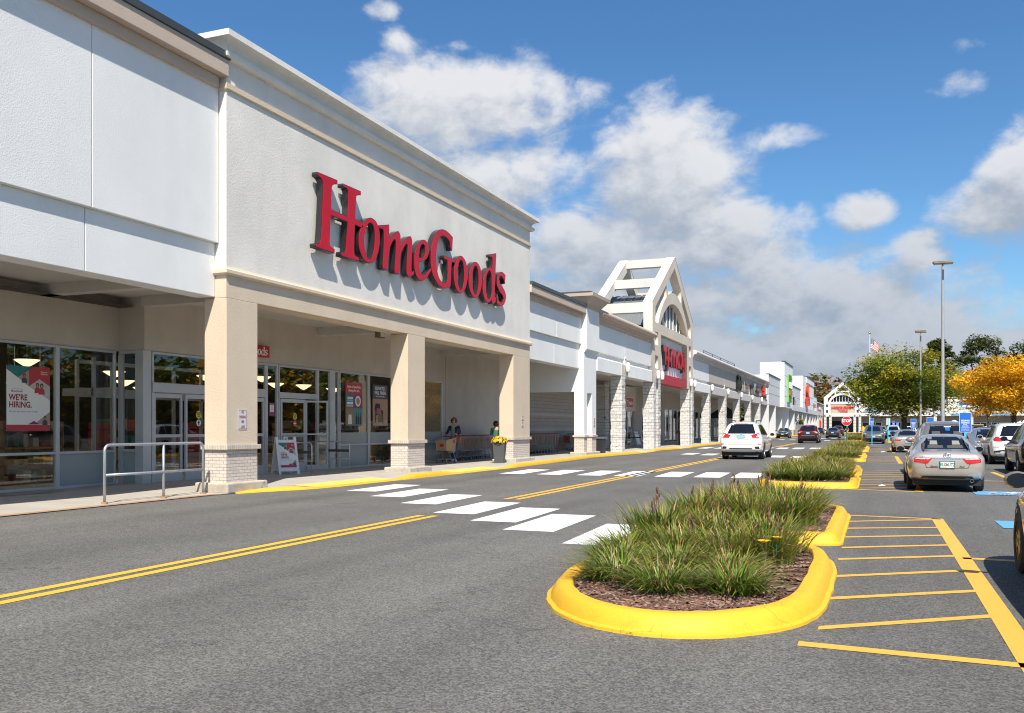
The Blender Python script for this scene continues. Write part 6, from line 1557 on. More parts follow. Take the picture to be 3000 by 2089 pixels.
def car(name, label, body, mat, x, y, rz=0, k=1.0, rear=None, front=None, rim='rim_silver', simple=False, roof=None, group=None, mirror_s=None, rails=False):
    ST = SEDAN if body == 'sedan' else SUV
    t = thing(name, label, 'car', (x, y, 0), rz, group); t.scale = (k, k, k)
    sh, bv, L = car_shell(ST, 'body', MT[mat], t); h = L / 2; suv = body == 'suv'
    D = lambda poly, side, nm, mt, off=.004, par=t, cuts=3: decal(bv, poly, side, off, nm, mt, par, cuts)
    y0 = -h
    if suv:
        rw = [(-.79, 1.19), (.79, 1.19), (.66, 1.63), (-.66, 1.63)]; fw_ = [(-.76, 1.15), (.76, 1.15), (.63, 1.63), (-.63, 1.63)]
        sw1 = [[(y0 + .55, 1.16), (y0 + 1.15, 1.14), (y0 + 1.15, 1.60), (y0 + .85, 1.58)], [(y0 + 1.22, 1.14), (y0 + 2.12, 1.13), (y0 + 2.12, 1.62), (y0 + 1.22, 1.61)], [(y0 + 2.2, 1.13), (y0 + 3.35, 1.12), (y0 + 2.98, 1.55), (y0 + 2.2, 1.62)]]
        rw_ax, fr_ax, r, w = .98, 3.88, .375, .25
    else:
        rw = [(-.70, 1.075), (.70, 1.075), (.56, 1.39), (-.56, 1.39)]; fw_ = [(-.70, 1.02), (.70, 1.02), (.56, 1.39), (-.56, 1.39)]
        sw1 = [[(y0 + 1.02, 1.05), (y0 + 1.55, 1.02), (y0 + 1.55, 1.36), (y0 + 1.34, 1.33)], [(y0 + 1.6, 1.02), (y0 + 2.35, 1.01), (y0 + 2.35, 1.39), (y0 + 1.6, 1.37)], [(y0 + 2.42, 1.01), (y0 + 3.38, 1.0), (y0 + 2.9, 1.34), (y0 + 2.42, 1.39)]]
        rw_ax, fr_ax, r, w = 1.05, 3.84, .335, .225
    D(rw, 'rear', 'rear_window', 'car_glass', .008, cuts=7); D(fw_, 'front', 'windscreen', 'car_glass', .008, cuts=7)
    for side in ('left', 'right'):
        for q in sw1: D(q, side, 'side_window', 'car_glass', .006, cuts=5)
    wp = make_wheel(r, w, rim); first = True
    for ax in (rw_ax, fr_ax):
        for sx in (-1, 1):
            hw = .905 if not suv else .955
            D([(y0 + ax + (r + .055) * math.cos(R(10 * i)), r + (r + .055) * math.sin(R(10 * i))) for i in range(-1, 20)], 'left' if sx < 0 else 'right', 'wheel_arch', 'underbody', .003, cuts=1)
            o = wp if first else wp.copy()
            if not first:
                C.objects.link(o)
                for ch in wp.children: c2 = ch.copy(); C.objects.link(c2); c2.parent = o
            first = False
            o.parent = t; o.location = (sx * (hw - w / 2 - .005), y0 + ax, r); o.rotation_euler = (0, 0, 0 if sx > 0 else math.pi)
    if not simple:
        m = MB(); m.box(-.78, .78, y0 + .25, h - .3, .17, .34); part(m, 'underbody', 'underbody', t, world=False)
    ms = y0 + (mirror_s or (3.28 if suv else 3.22)); mz = 1.14 if suv else 1.03; mw = .99 if suv else .93
    for sx in (-1, 1):
        m = MB(); m.ball((sx * (mw + .08), ms, mz), (.12, .07, .085), 10, 6); m.tube([(sx * (mw - .14), ms + .04, mz - .06), (sx * (mw + .02), ms + .02, mz - .04)], .03, 6)
        mo = part(m, 'mirror', mat if name != 'grey_crossover' else mat, t, world=False, smooth=True)
        m = MB(); m.prism([(sx * (mw + .08) + .1 * math.cos(a), ms - .075, mz + .07 * math.sin(a)) for a in [R(30 * i) for i in range(12)]], (0, .03, 0)); part(m, 'mirror_glass', 'car_glass', mo, world=False)
    if rails and suv:
        for sx in (-1, 1):
            m = MB(); m.tube([(sx * .60, y0 + .75, 1.72), (sx * .60, y0 + .95, 1.79), (sx * .60, y0 + 2.5, 1.80), (sx * .59, y0 + 2.75, 1.73)], .022, 6); part(m, 'roof_rail', 'black_plastic', t, world=False)
    if roof:
        D([(y0 + 1, 1.66), (y0 + 2.9, 1.66), (y0 + 2.8, 1.74), (y0 + 1.1, 1.74)], 'left', 'roof_edge', roof, .02)
        m = MB(); m.box(-.62, .62, y0 + .7, y0 + 2.95, 1.74, 1.80); part(m, 'roof', roof, t, world=False, bevel=.03)
    rear = rear or {}; front = front or {}
    for nm, mt, poly, both in rear.get('p', []):
        D(poly, 'rear', nm, mt, .014 if nm in ('seat_back', 'head_rest', 'brake_light') else .007)
        if both: D(mir(poly), 'rear', nm, mt, .014 if nm in ('seat_back', 'head_rest') else .007)
    for nm, mt, poly, both in front.get('p', []):
        D(poly, 'front', nm, mt, .014 if nm in ('seat_back', 'placard', 'visor_tag') else .007)
        if both: D(mir(poly), 'front', nm, mt, .014 if nm == 'seat_back' else .007)
    for sd, pl in (('rear', rear.get('plate')), ('front', front.get('plate'))):
        if pl:
            mt_, z, txt = pl; s = -1 if sd == 'rear' else 1
            hit = bv.ray_cast(Vector((0, s * 9, z)), Vector((0, -s, 0)))[0]; yy = hit.y + s * .02
            m = MB(); m.box(-.175, .175, min(yy, yy - s * .03), max(yy, yy - s * .03), z - .09, z + .09); p_ = part(m, 'number_plate', 'black_plastic', t, world=False)
            m = MB(); yq = yy + s * .003; m.add([(-.158, yq, z - .074), (.158, yq, z - .074), (.158, yq, z + .074), (-.158, yq, z + .074)], [(0, 1, 2, 3)]); part(m, 'plate_face', mt_, p_, world=False, recalc=False)
            if txt:
                o = text(txt[0], .115, MT[txt[1]], (0, yq - .004, z), (R(90), 0, 0), p_, 'lettering', ext=.001, bold=.003, local=True, sx=.78)
                m = MB(); m.prism([(.03 * math.cos(a) - .01, yq - .006, z + .03 * math.sin(a)) for a in [R(30 * i) for i in range(12)]], (0, .002, 0)); part(m, 'orange_emblem', 'sign_orange', p_, world=False)
    for (tx, u, z, sz) in rear.get('text', []):
        hit = bv.ray_cast(Vector((u, -9, z)), Vector((0, 1, 0)))[0]
        text(tx, sz, MT['chrome' if rear.get('chrome') else 'ink_black'], (u, hit.y - .012, z), (R(90), 0, 0), t, 'badge_lettering', ext=.003, bold=.002, local=True, sx=1.2, shear=.25)
    for (kind, u, z) in rear.get('badge', []):
        hit = bv.ray_cast(Vector((u, -9, z)), Vector((0, 1, 0)))[0]
        e_ = empty('emblem', (u, hit.y - .02, z)); e_.parent = t
        if kind == 'round':
            bm_ = flat(e_, 'ring', ell(0, 0, .045, .045, 20), 'ink_black', 0, .004); flat(e_, 'roundel', ell(0, 0, .03, .03, 20), 'sign_white', .005)
            for q in (0, 2): flat(e_, 'blue_quarter', [(0, 0)] + [(.03 * math.cos(R(90 * q + 15 * i + (90 if q == 0 else 90))), .03 * math.sin(R(90 * q + 15 * i + 90))) for i in range(7)], 'sign_blue', .006)
        else:
            for (rx, ry, dv) in ((.085, .058, 0), (.032, .054, -.002), (.055, .022, .028)):
                m = MB(); m.tube([(rx * math.cos(R(15 * i)), 0, dv + ry * math.sin(R(15 * i))) for i in range(25)], .007, 6); part(m, 'ring', 'chrome', e_, world=False, smooth=True)
    if rear.get('exhaust'):
        for (u, z, rr) in rear['exhaust']:
            m = MB(); m.lathe([(rr, 0), (rr, .1), (rr * .8, .1), (rr * .8, .01)], (u, y0 + .05, z), 14, axis='y', caps=False); part(m, 'exhaust_pipe', 'chrome', t, world=False, smooth='auto')
    if rear.get('aerial'):
        hit = bv.ray_cast(Vector((0, y0 + 1.45 if not suv else y0 + .95, 9)), Vector((0, 0, -1)))[0]
        m = MB(); m.add([(-.025, hit.y - .08, hit.z - .01), (.025, hit.y - .08, hit.z - .01), (0, hit.y + .1, hit.z - .01), (0, hit.y - .09, hit.z + .06)], [(0, 1, 3), (1, 2, 3), (2, 0, 3), (0, 2, 1)]); part(m, 'aerial', mat, t, world=False)
    return t, bv
S_REAR = dict(p=[('tail_light', 'tail_red', [(-.84, .775), (-.50, .715), (-.44, .73), (-.33, .862), (-.84, .885)], True), ('clear_lens', 'tail_clear', [(-.80, .845), (-.44, .83), (-.37, .856), (-.78, .872)], True),
                 ('chrome_bar', 'chrome', [(-.32, .84), (.32, .84), (.32, .862), (-.32, .862)], False), ('lower_bumper', 'black_plastic', [(-.62, .345), (.62, .345), (.56, .41), (-.56, .41)], False),
                 ('seat_back', 'seat_tan', [(-.42, 1.105), (-.05, 1.105), (-.05, 1.17), (-.40, 1.18)], True), ('head_rest', 'ink_grey', [(-.36, 1.19), (-.17, 1.19), (-.18, 1.29), (-.34, 1.29)], True),
                 ('boot_seam', 'underbody', [(-.47, .615), (.47, .615), (.47, .624), (-.47, .624)], False), ('boot_edge', 'underbody', [(-.475, .615), (-.465, .615), (-.60, 1.0), (-.61, 1.0)], True)],
              plate=('plate_white', .70, ('ELG U72', 'plate_green')), text=[('Camry', -.30, .655, .055), ('XLE', .33, .655, .055)], chrome=True, badge=[('oval', 0, .93)], exhaust=[(.56, .30, .045)], aerial=True)
car('silver_sedan', 'silver sedan with a green and white plate parked beside the hatched strip', 'sedan', 'paint_silver', 1.48, 24.95, 0, .905, rear=S_REAR)
car('silver_sedan', 'second silver sedan, farther off, tail towards the viewer beyond the beige SUV', 'sedan', 'paint_silver', 1.68, 60.0, 0, .93, rear=dict(p=S_REAR['p'][:4], plate=('plate_blue', .70, None)))
SUVW = dict(p=[('tail_light', 'tail_red', [(-.93, 1.0), (-.52, 1.0), (-.46, 1.13), (-.72, 1.13), (-.74, 1.22), (-.86, 1.21), (-.93, 1.12)], True), ('reflector', 'tail_red', [(-.90, .70), (-.76, .70), (-.76, .735), (-.90, .735)], True),
               ('exhaust_inset', 'black_plastic', [(-.84, .50), (-.66, .50), (-.62, .60), (-.80, .61)], True), ('lower_insert', 'black_plastic', [(-.52, .48), (.52, .48), (.50, .53), (-.50, .53)], False),
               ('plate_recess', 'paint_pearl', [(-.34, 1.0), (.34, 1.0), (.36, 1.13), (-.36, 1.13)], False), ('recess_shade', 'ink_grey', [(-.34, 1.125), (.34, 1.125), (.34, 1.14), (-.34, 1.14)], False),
               ('tailgate_seam', 'ink_grey', [(-.72, .93), (.72, .93), (.72, .938), (-.72, .938)], False), ('bumper_seam', 'ink_grey', [(-.72, .70), (.72, .70), (.72, .708), (-.72, .708)], False), ('brake_light', 'tail_red', [(-.28, 1.64), (.28, 1.64), (.28, 1.66), (-.28, 1.66)], False)],
            plate=('plate_blue', 1.06, None), badge=[('round', 0, 1.185)], aerial=True)
car('white_suv', 'white SUV driving away along the middle of the drive', 'suv', 'paint_white', -5.78, 44.8, 0, 1.0, rear=SUVW, rails=True)
X3 = dict(p=[('tail_light', 'tail_red', [(-.93, .98), (-.58, .97), (-.36, 1.07), (-.36, 1.10), (-.62, 1.12), (-.70, 1.18), (-.88, 1.17), (-.95, 1.08)], True), ('reflector', 'tail_red', [(-.88, .73), (-.66, .73), (-.66, .75), (-.88, .75)], True),
             ('lower_bumper', 'black_plastic', [(-.93, .42), (.93, .42), (.93, .56), (.55, .62), (-.55, .62), (-.93, .56)], False), ('diffuser', 'paint_pearl', [(-.68, .40), (-.40, .40), (-.36, .56), (-.60, .56)], True)],
          plate=('plate_blue', 1.0, None), text=[('X3', -.42, .83, .09)], badge=[('round', 0, 1.17)], exhaust=[(-.52, .47, .07)], aerial=True)
car('white_suv', 'white SUV with X3 badge parked tail outwards at the right edge', 'suv', 'paint_white', 5.1, 42.65, 0, .95, rear=X3, rails=True)
car('maroon_suv', 'dark maroon SUV with bright brake lights driving away beyond the white one', 'suv', 'paint_maroon', -5.95, 90.8, 0, .98,
    rear=dict(p=[('tail_light', 'sign_bright_red', [(-.92, 1.0), (-.66, 1.0), (-.50, 1.10), (-.50, 1.14), (-.92, 1.2)], True), ('clear_lens', 'tail_clear', [(-.92, .96), (-.72, .96), (-.72, 1.02), (-.92, 1.02)], True), ('reflector', 'sign_bright_red', [(-.93, .58), (-.84, .58), (-.84, .78), (-.93, .78)], True),
                 ('bumper_strip', 'rim_silver', [(-.62, .74), (.62, .74), (.60, .78), (-.60, .78)], False), ('lower_bumper', 'black_plastic', [(-.86, .42), (.86, .42), (.8, .66), (-.8, .66)], False), ('brake_light', 'sign_bright_red', [(-.2, 1.62), (.2, 1.62), (.2, 1.66), (-.2, 1.66)], False)], plate=('plate_blue', .98, None)))
car('dark_sedan', 'dark green-black sedan waiting near the far gable', 'sedan', 'paint_green_black', -5.45, 129.6, 0, 1.0,
    rear=dict(p=[('tail_light', 'tail_red', [(-.84, .80), (-.45, .82), (-.45, .88), (-.84, .92)], True), ('lower_bumper', 'black_plastic', [(-.6, .35), (.6, .35), (.6, .45), (-.6, .45)], False)], plate=('plate_blue', .78, None)))
car('plum_suv', 'dark plum SUV just showing over the roof of the far dark sedan', 'suv', 'paint_plum', -6.4, 172, 0, 1.0, rear=dict(p=[('tail_light', 'tail_red', [(-.92, 1.0), (-.7, 1.0), (-.7, 1.2), (-.92, 1.2)], True)]), simple=True)
F_SED = dict(p=[('headlight', 'tail_clear', [(-.80, .70), (-.52, .66), (-.50, .73), (-.76, .80)], True), ('grille', 'black_plastic', [(-.40, .62), (.40, .62), (.44, .72), (-.44, .72)], False), ('grille_bar', 'chrome', [(-.40, .665), (.40, .665), (.40, .685), (-.40, .685)], False), ('lower_grille', 'black_plastic', [(-.5, .40), (.5, .40), (.45, .50), (-.45, .50)], False)], plate=('plate_blue', .54, None))
car('black_sedan', 'black sedan standing by the kerb and facing the viewer', 'sedan', 'paint_black', -12.0, 131.4, math.pi, .98, front=F_SED)
car('dark_car', 'small dark car parked by the kerb half hidden behind the maroon SUV', 'sedan', 'paint_black', -11.0, 198, math.pi, 1.0, front=F_SED, simple=True)
F_SUV = dict(p=[('headlight', 'tail_clear', [(-.90, .93), (-.62, .88), (-.60, .93), (-.88, 1.0)], True), ('grille', 'black_plastic', [(-.56, .72), (.56, .72), (.70, .90), (-.70, .90)], False), ('grille_bar', 'rim_silver', [(-.5, .80), (.5, .80), (.52, .82), (-.52, .82)], False), ('fog_recess', 'black_plastic', [(-.90, .66), (-.72, .62), (-.70, .80), (-.88, .84)], True),
                ('lower_grille', 'black_plastic', [(-.6, .42), (.6, .42), (.66, .56), (-.66, .56)], False), ('silver_trim', 'rim_silver', [(-.72, .57), (.72, .57), (.66, .61), (-.66, .61)], False)], plate=('plate_blue', .66, None))
car('grey_crossover', 'grey crossover with dark grille facing the viewer in front of the maple', 'suv', 'paint_graphite', -.28, 89.2, math.pi, .98, front=F_SUV)
bs, bvx = car('beige_suv', 'beige SUV with roof rails facing the viewer, its bonnet hidden by the silver sedan', 'suv', 'paint_beige', 1.98, 31.75, math.pi, .96, front=dict(p=F_SUV['p'][:1] + [('placard', 'sign_blue', [(-.03, 1.44), (.10, 1.44), (.10, 1.55), (-.03, 1.55)], False), ('visor_tag', 'sign_white', [(-.06, 1.55), (.14, 1.55), (.14, 1.58), (-.06, 1.58)], False), ('seat_back', 'seat_tan', [(-.45, 1.30), (-.18, 1.30), (-.2, 1.42), (-.42, 1.42)], True)]), rails=True)
car('grey_sedan', 'dark silver sedan nose to nose with the white X3 SUV', 'sedan', 'paint_steel', 4.75, 47.9, math.pi, 1.0, front=F_SED)
car('black_suv', 'glossy black SUV cut off by the right edge', 'suv', 'paint_black', 5.02, 33.9, 0, .96, rear=dict(p=[('tail_light', 'tail_red', [(-.93, 1.0), (-.6, 1.0), (-.6, 1.15), (-.93, 1.15)], True)], plate=('plate_blue', .98, None)), rails=True)
car('bronze_sedan', 'bronze sedan with gold spoked wheels cut off by the right edge, very near', 'sedan', 'paint_bronze', 2.19, 9.12, 0, .96, rim='rim_gold', mirror_s=2.98)
car('dark_hatchback', 'dark car with one red tail light between the nearest parking sign and the X3 SUV', 'suv', 'paint_black', 6.55, 66.5, 0, .86, rear=dict(p=[('tail_light', 'tail_red', [(-.92, 1.0), (-.6, 1.0), (-.6, 1.16), (-.92, 1.16)], True)]))
car('pale_jeep', 'pale grey off-roader with a yellow roof behind the nearest parking sign', 'suv', 'paint_steel', 11.2, 122, math.pi, 1.03, front=F_SUV, roof='paint_yellow_roof')
car('dark_suv', 'dark grey SUV seen from behind over the roof of the white X3 SUV', 'suv', 'paint_graphite', 10.7, 99, 0, 1.0, rear=dict(p=[('tail_light', 'tail_red', [(-.93, 1.0), (-.8, 1.0), (-.8, 1.3), (-.93, 1.3)], True)]), rails=True)
car('dark_suv', 'blue-grey SUV at the right edge above the black one', 'suv', 'paint_black', 10.9, 84.5, 0, .98, rails=True)
car('silver_crossover', 'silver crossover facing the viewer left of the maple trunk', 'suv', 'paint_pearl', 1.9, 124, math.pi, 1.0, front=F_SUV, simple=True)
car('white_van', 'white car roof showing right of the tall light mast', 'suv', 'paint_white', 10.6, 144, 0, 1.0, simple=True)
car('red_car', 'red car far off below the small yellow tree', 'sedan', 'paint_red', 19.4, 200, 0, 1.15, simple=True)
car('white_car', 'white car far off below the small yellow tree', 'suv', 'paint_white', 15.8, 156, 0, .95, simple=True)
car('white_car', 'white car far off between the maple trunk and its parking sign', 'suv', 'paint_white', 4.4, 142, 0, .95, simple=True)
car('grey_car', 'grey car far off between the grey crossover and the blue bollard', 'suv', 'paint_steel', .55, 137, math.pi, .95, simple=True)

# ------------------------------------------------------------------ trees
def make_tree(name, label, x, y, h, crown, pal, trunk_h, tr=.22, n=5200, leaf=.2, seed=1, blobs=26, droop=.5, split=3, group=None, dead=False):
    rnd = random.Random(seed); t = thing(name, label, 'tree', (x, y, 0), 0, group)
    cx, cy, rx, ry, z0, z1 = crown
    centers = []
    for i in range(blobs):
        for _ in range(40):
            a = rnd.uniform(0, 6.283); q = rnd.random() ** .45; zz = rnd.random()
            prof = math.sin(math.pi * min(1, .16 + .80 * zz)) ** .7 if droop < .8 else (1 - zz) ** .45
            p = Vector((cx + rx * q * prof * math.cos(a), cy + ry * q * prof * math.sin(a), z0 + (z1 - z0) * zz))
            if all((p - c).length > .17 * (rx + ry) for c in centers): break
        centers.append(p)
    m = MB(); tops = []
    base = Vector((0, 0, 0)); fork = Vector((rnd.uniform(-.1, .1), rnd.uniform(-.1, .1), trunk_h))
    m.tube([base - Vector((0, 0, .1)), Vector((0, 0, .25)), fork * .55, fork], [tr * 1.5, tr * 1.1, tr * .92, tr * .85], 9)
    limbs = []
    for i in range(split):
        a = 6.283 * i / split + rnd.uniform(-.3, .3); e_ = Vector((cx * .5 + rx * .38 * math.cos(a), cy * .5 + ry * .38 * math.sin(a), z0 + (z1 - z0) * rnd.uniform(.45, .75)))
        mid = fork.lerp(e_, .5) + Vector((rnd.uniform(-.2, .2), rnd.uniform(-.2, .2), .1))
        m.tube([fork - Vector((0, 0, .12)), mid, e_], [tr * .7, tr * .45, tr * .18], 7); limbs += [(mid, tr * .4), (e_, tr * .16), (fork.lerp(mid, .5), tr * .5)]
    for c in centers:
        s, r = min(limbs, key=lambda l: (l[0] - c).length); md = s.lerp(c, .5) + Vector((0, 0, -.12 * (c - s).length * .3))
        m.tube([s, md, c], [r * .55, r * .35, .012], 5)
    part(m, 'trunk', 'bark', t, world=False, smooth=True)
    V = []; F = []; CO = []; per = n // blobs
    for c in centers:
        tone = rnd.choice(pal); br = rnd.uniform(.75, 1.25); R_ = .20 * (rx + ry) * rnd.uniform(.75, 1.25)
        for _ in range(per):
            d = Vector((rnd.gauss(0, 1), rnd.gauss(0, 1), rnd.gauss(0, .62))); d = d.normalized() * (rnd.random() ** .36)
            p = c + Vector((d.x * R_, d.y * R_, d.z * R_ * .62)) - Vector((0, 0, droop * .18 * R_ * (d.x * d.x + d.y * d.y)))
            s = leaf * rnd.uniform(.55, 1.3); a = rnd.uniform(0, 6.283)
            u = Vector((math.cos(a), math.sin(a), rnd.uniform(-.9, .25))).normalized(); w = Vector((-math.sin(a), math.cos(a), rnd.uniform(-.6, .6))).normalized() * .5
            i0 = len(V); V += [p - u * s * .5, p + w * s * .5, p + u * s * .6, p - w * s * .5]; F.append((i0, i0 + 1, i0 + 2, i0 + 3))
            col = rnd.choice(pal) if rnd.random() < .14 else tone; j = br * rnd.uniform(.85, 1.15); CO.append(tuple(q * j for q in col))
    o = leafy('crown', [tuple(v) for v in V], F, CO, 'leaf', t)
    if dead:
        m = MB()
        for i in range(5):
            a = rnd.uniform(0, 6.28); b = Vector((rnd.uniform(-1, 1), -ry * .6, z0)); e_ = b + Vector((rnd.uniform(-3, 3), -.5, (z1 - z0) * rnd.uniform(.5, .85)))
            m.tube([b, b.lerp(e_, .5) + Vector((.4, 0, 0)), e_], [.22, .15, .04], 5)
        part(m, 'bare_limb', 'sidewalk', t, world=False)
    return t
GR = [(.17, .23, .024), (.21, .26, .028), (.11, .17, .022), (.26, .28, .03), (.40, .34, .03)]
OR = [(.80, .46, .015), (.85, .52, .025), (.72, .36, .012), (.52, .36, .02), (.80, .48, .03)]
DG = [(.09, .12, .03), (.11, .14, .035), (.14, .15, .04), (.075, .10, .03)]
make_tree('maple_tree', 'broad green maple with yellowing leaf tips and a forked dark trunk', 2.85, 112, 11, (0, 0, 5.8, 5.2, 3.6, 10.0), GR, 2.6, .34, 30000, .33, 5, 58, .55, 4)
make_tree('maple_tree', 'bright orange-yellow maple on the right with spreading low branches', 11.5, 92.7, 8.0, (-.2, 0, 4.2, 3.9, 3.3, 7.4), OR, 2.7, .22, 20000, .28, 9, 46, .6, 4)
make_tree('young_tree', 'small thin orange-leaved tree behind the bright orange one', 13.6, 134, 5.5, (-.4, 0, 3.0, 2.6, 3.0, 6.0), OR, 2.9, .14, 2800, .32, 12, 14, .5, 3)
make_tree('roadside_tree', 'tall narrow dark green tree rising behind the green maple', 18.3, 331, 29, (0, 0, 5, 5, 12, 30), DG, 10, .5, 8000, 1.1, 21, 26, .4, 4, 'tall trees behind the far shops')
make_tree('roadside_tree', 'very tall green tree with bare pale limbs behind the far shops', 32, 336, 30, (0, 0, 9.5, 8, 9, 30.5), DG, 9, .6, 9000, 1.1, 22, 30, .4, 4, 'tall trees behind the far shops', True)
make_tree('roadside_tree', 'dark green tree rising right of the bare-limbed one behind the orange maple', 43, 340, 28, (0, 0, 8, 7, 9, 28.5), DG, 9, .5, 8000, 1.1, 23, 26, .4, 4, 'tall trees behind the far shops')
for i, (x, y, hh) in enumerate([(-2, 285, 16), (6, 280, 17), (13, 286, 18), (30, 285, 17), (37, 282, 15), (66, 288, 20), (76, 286, 22)]):
    make_tree('roadside_tree', ['dark green tree behind the far gable roof', 'olive green tree behind the long cream far shop', 'dark green tree above the join of the cream and peach shops', 'dark green tree straight behind the blue sign of the peach shop', 'low green tree behind the right end of the peach shop', 'dark green tree behind the tan far shop', 'dark green tree at the right edge behind the tan far shop'][i], x, y, hh, (0, 0, 6, 5.5, 5, hh), DG, 5, .4, 5200, 1.0, 30 + i, 20, .4, 3, 'trees behind the far shops')
def forest(name, pts, leaf, per, pal, mat='leaf'):
    rnd = random.Random(len(pts)); V = []; F = []; CO = []
    for (x, y, z, r, hh) in pts:
        tone = rnd.choice(pal); br = rnd.uniform(.75, 1.2)
        for _ in range(per):
            d = Vector((rnd.gauss(0, 1), rnd.gauss(0, 1), rnd.gauss(0, 1))).normalized() * (.62 + .38 * rnd.random())
            p = Vector((x + d.x * r, y + d.y * r, z + hh * .5 + d.z * hh * .5)); s = leaf * rnd.uniform(.6, 1.3); a = rnd.uniform(0, 6.28)
            u = Vector((math.cos(a), math.sin(a), rnd.uniform(-.8, .8))).normalized(); w = Vector((-math.sin(a), math.cos(a), rnd.uniform(-.8, .8))).normalized() * .8
            i0 = len(V); V += [tuple(p - u * s * .5), tuple(p + w * s * .5), tuple(p + u * s * .5), tuple(p - w * s * .5)]; F.append((i0, i0 + 1, i0 + 2, i0 + 3))
            col = rnd.choice(pal) if rnd.random() < .2 else tone; j = br * rnd.uniform(.7, 1.3); CO.append(tuple(q * j for q in col))
    o = leafy(name, V, F, CO, mat); return o
rnd = random.Random(11)
AUT = [(.20, .17, .045), (.24, .15, .045), (.16, .16, .04), (.26, .13, .05), (.15, .18, .045), (.13, .15, .04)]
pts = []
for row in range(4):
    for i in range(26):
        x = -62 + i * 6.2 + rnd.uniform(-2, 2); y = 300 + row * 9 + rnd.uniform(-3, 3); pts.append((x, y, 1 + row * 1.8, rnd.uniform(3.6, 5.4), rnd.uniform(11, 14.5)))
o = forest('forest', pts, 1.5, 260, AUT); tag(o, 'rusty brown and olive autumn wood on the slope behind the far shops', 'wood', kind='stuff')
m = MB(); m.prism([(-90, 296, -.1), (-90, 350, -.1), (-90, 350, 11), (-90, 320, 8)], (260, 0, 0)); structure(m.build('hill', MT['earth']))
pts = []
for row in range(3):
    for i in range(60):
        pts.append((64 + row * 6 + rnd.uniform(-2, 2), -25 + i * 4.6 + rnd.uniform(-1.5, 1.5), -.5, rnd.uniform(3, 4.4), rnd.uniform(11, 16)))
o = forest('tree_belt', pts, 1.5, 150, DG + GR[:1] + OR[:1]); tag(o, 'belt of mixed trees along the far side of the car park, seen mirrored in the shop windows', 'wood', kind='stuff')
m = MB(); m.box(78, 79, -40, 270, 0, 9); structure(m.build('hill', MT['earth']))
# ------------------------------------------------------------------ shop front furniture
t = thing('handrail', 'grey galvanised pipe handrail on the pavement in front of the left doors', 'handrail', (-13.72, 14.6, 0))
m = MB()
def arc_pts(c, r, a0, a1, n=6): return [(0, c[0] + r * math.cos(R(a0 + (a1 - a0) * i / n)), c[1] + r * math.sin(R(a0 + (a1 - a0) * i / n))) for i in range(n + 1)]
ya, yb = -1.38, 1.36
m.tube([(0, ya, .02), (0, ya, 1.02)] + arc_pts((ya + .12, 1.02), .12, 180, 90) + arc_pts((yb - .12, 1.02), .12, 90, 0) + [(0, yb, .02)], .028, 10); part(m, 'rail', 'galvanised', t, world=False, smooth=True)
m = MB(); m.tube([(0, ya, .56), (0, yb, .56)], .026, 10); part(m, 'mid_rail', 'galvanised', t, world=False, smooth=True)
m = MB(); m.tube([(0, .17, .02), (0, .17, 1.14)], .028, 10); part(m, 'post', 'galvanised', t, world=False, smooth=True)
m = MB(); [m.cyl((0, y, .015), (0, y, .05), .06, n=12) for y in (ya, .17, yb)]; part(m, 'rusty_foot', 'rust_edge', t, world=False)
for i, (y, x1, l) in enumerate(((23.02, -15.72, 'thin metal door guard rail just behind the hiring A-board'), (25.15, -15.74, 'thin metal door guard rail beside the window with the red poster'), (66.0, -16.2, 'thin metal door guard rail by the T.J.maxx doors'))):
    t = thing('guard_rail', l, 'guard rail', (x1, y, .07), 0)
    m = MB(); m.tube([(-1.2, 0, .95), (-.1, 0, .95), (-.03, 0, .92), (0, 0, .85), (0, 0, 0)], .02, 8); m.tube([(-1.2, 0, .4), (0, 0, .4)], .012, 6); part(m, 'rail', 'aluminium', t, world=False, smooth=True)
    m = MB(); m.box(-1.15, -.02, -.006, .006, .62, .70); part(m, 'panel', 'coping_metal', t, world=False)
    m = MB(); m.cyl((0, 0, -.01), (0, 0, .02), .05, n=10); part(m, 'foot', 'aluminium', t, world=False)
def a_board(x, y, rz, label, s=1.0, poster=True, z=.075):
    t = thing('a_board', label, 'A-board sign', (x, y, z), rz)
    H, W, D_ = 1.16 * s, .64 * s, .34 * s
    for sgn, nm in ((-1, 'front_panel'), (1, 'rear_panel')):
        e_ = empty('panel_tilt', (0, sgn * D_, 0)); e_.name = nm; e_.parent = t; e_.rotation_euler = (sgn * R(16.3), 0, 0) if sgn > 0 else (-R(16.3), 0, 0)
        m = MB(); w2 = W / 2; y0_, y1_ = (-.02, .02)
        m.box(-w2, -w2 + .07, y0_, y1_, 0, H); m.box(w2 - .07, w2, y0_, y1_, 0, H); m.box(-w2 + .07, w2 - .07, y0_, y1_, .10, .20); m.box(-w2 + .07, w2 - .07, y0_, y1_, H - .17, H - .09); m.box(-w2 + .07, w2 - .07, -.008, .012, .2, H - .17)
        m.box(-w2 * .18, w2 * .18, y0_, y1_, H - .03, H); m.box(-w2 * .18, -w2 * .10, y0_, y1_, H - .09, H - .03); m.box(w2 * .10, w2 * .18, y0_, y1_, H - .09, H - .03)
        for q in range(6): m.box(-w2 * .55, w2 * .55, .012, .02, .28 + q * .1, .30 + q * .1)
        part(m, 'board', 'sign_white', e_, world=False, bevel=.006)
        if poster and sgn < 0:
            pe = empty('poster', (0, -.022, .215)); pe.parent = e_
            hiring(pe, W - .15, H - .4, 0, th=.001)
    return t
a_board(-16.5, 22.78, R(57), 'white plastic A-board with a hiring poster in front of the shop doors')
a_board(-17.2, 68.2, R(80), 'plain white A-board by the T.J.maxx doors', 1.0, False)
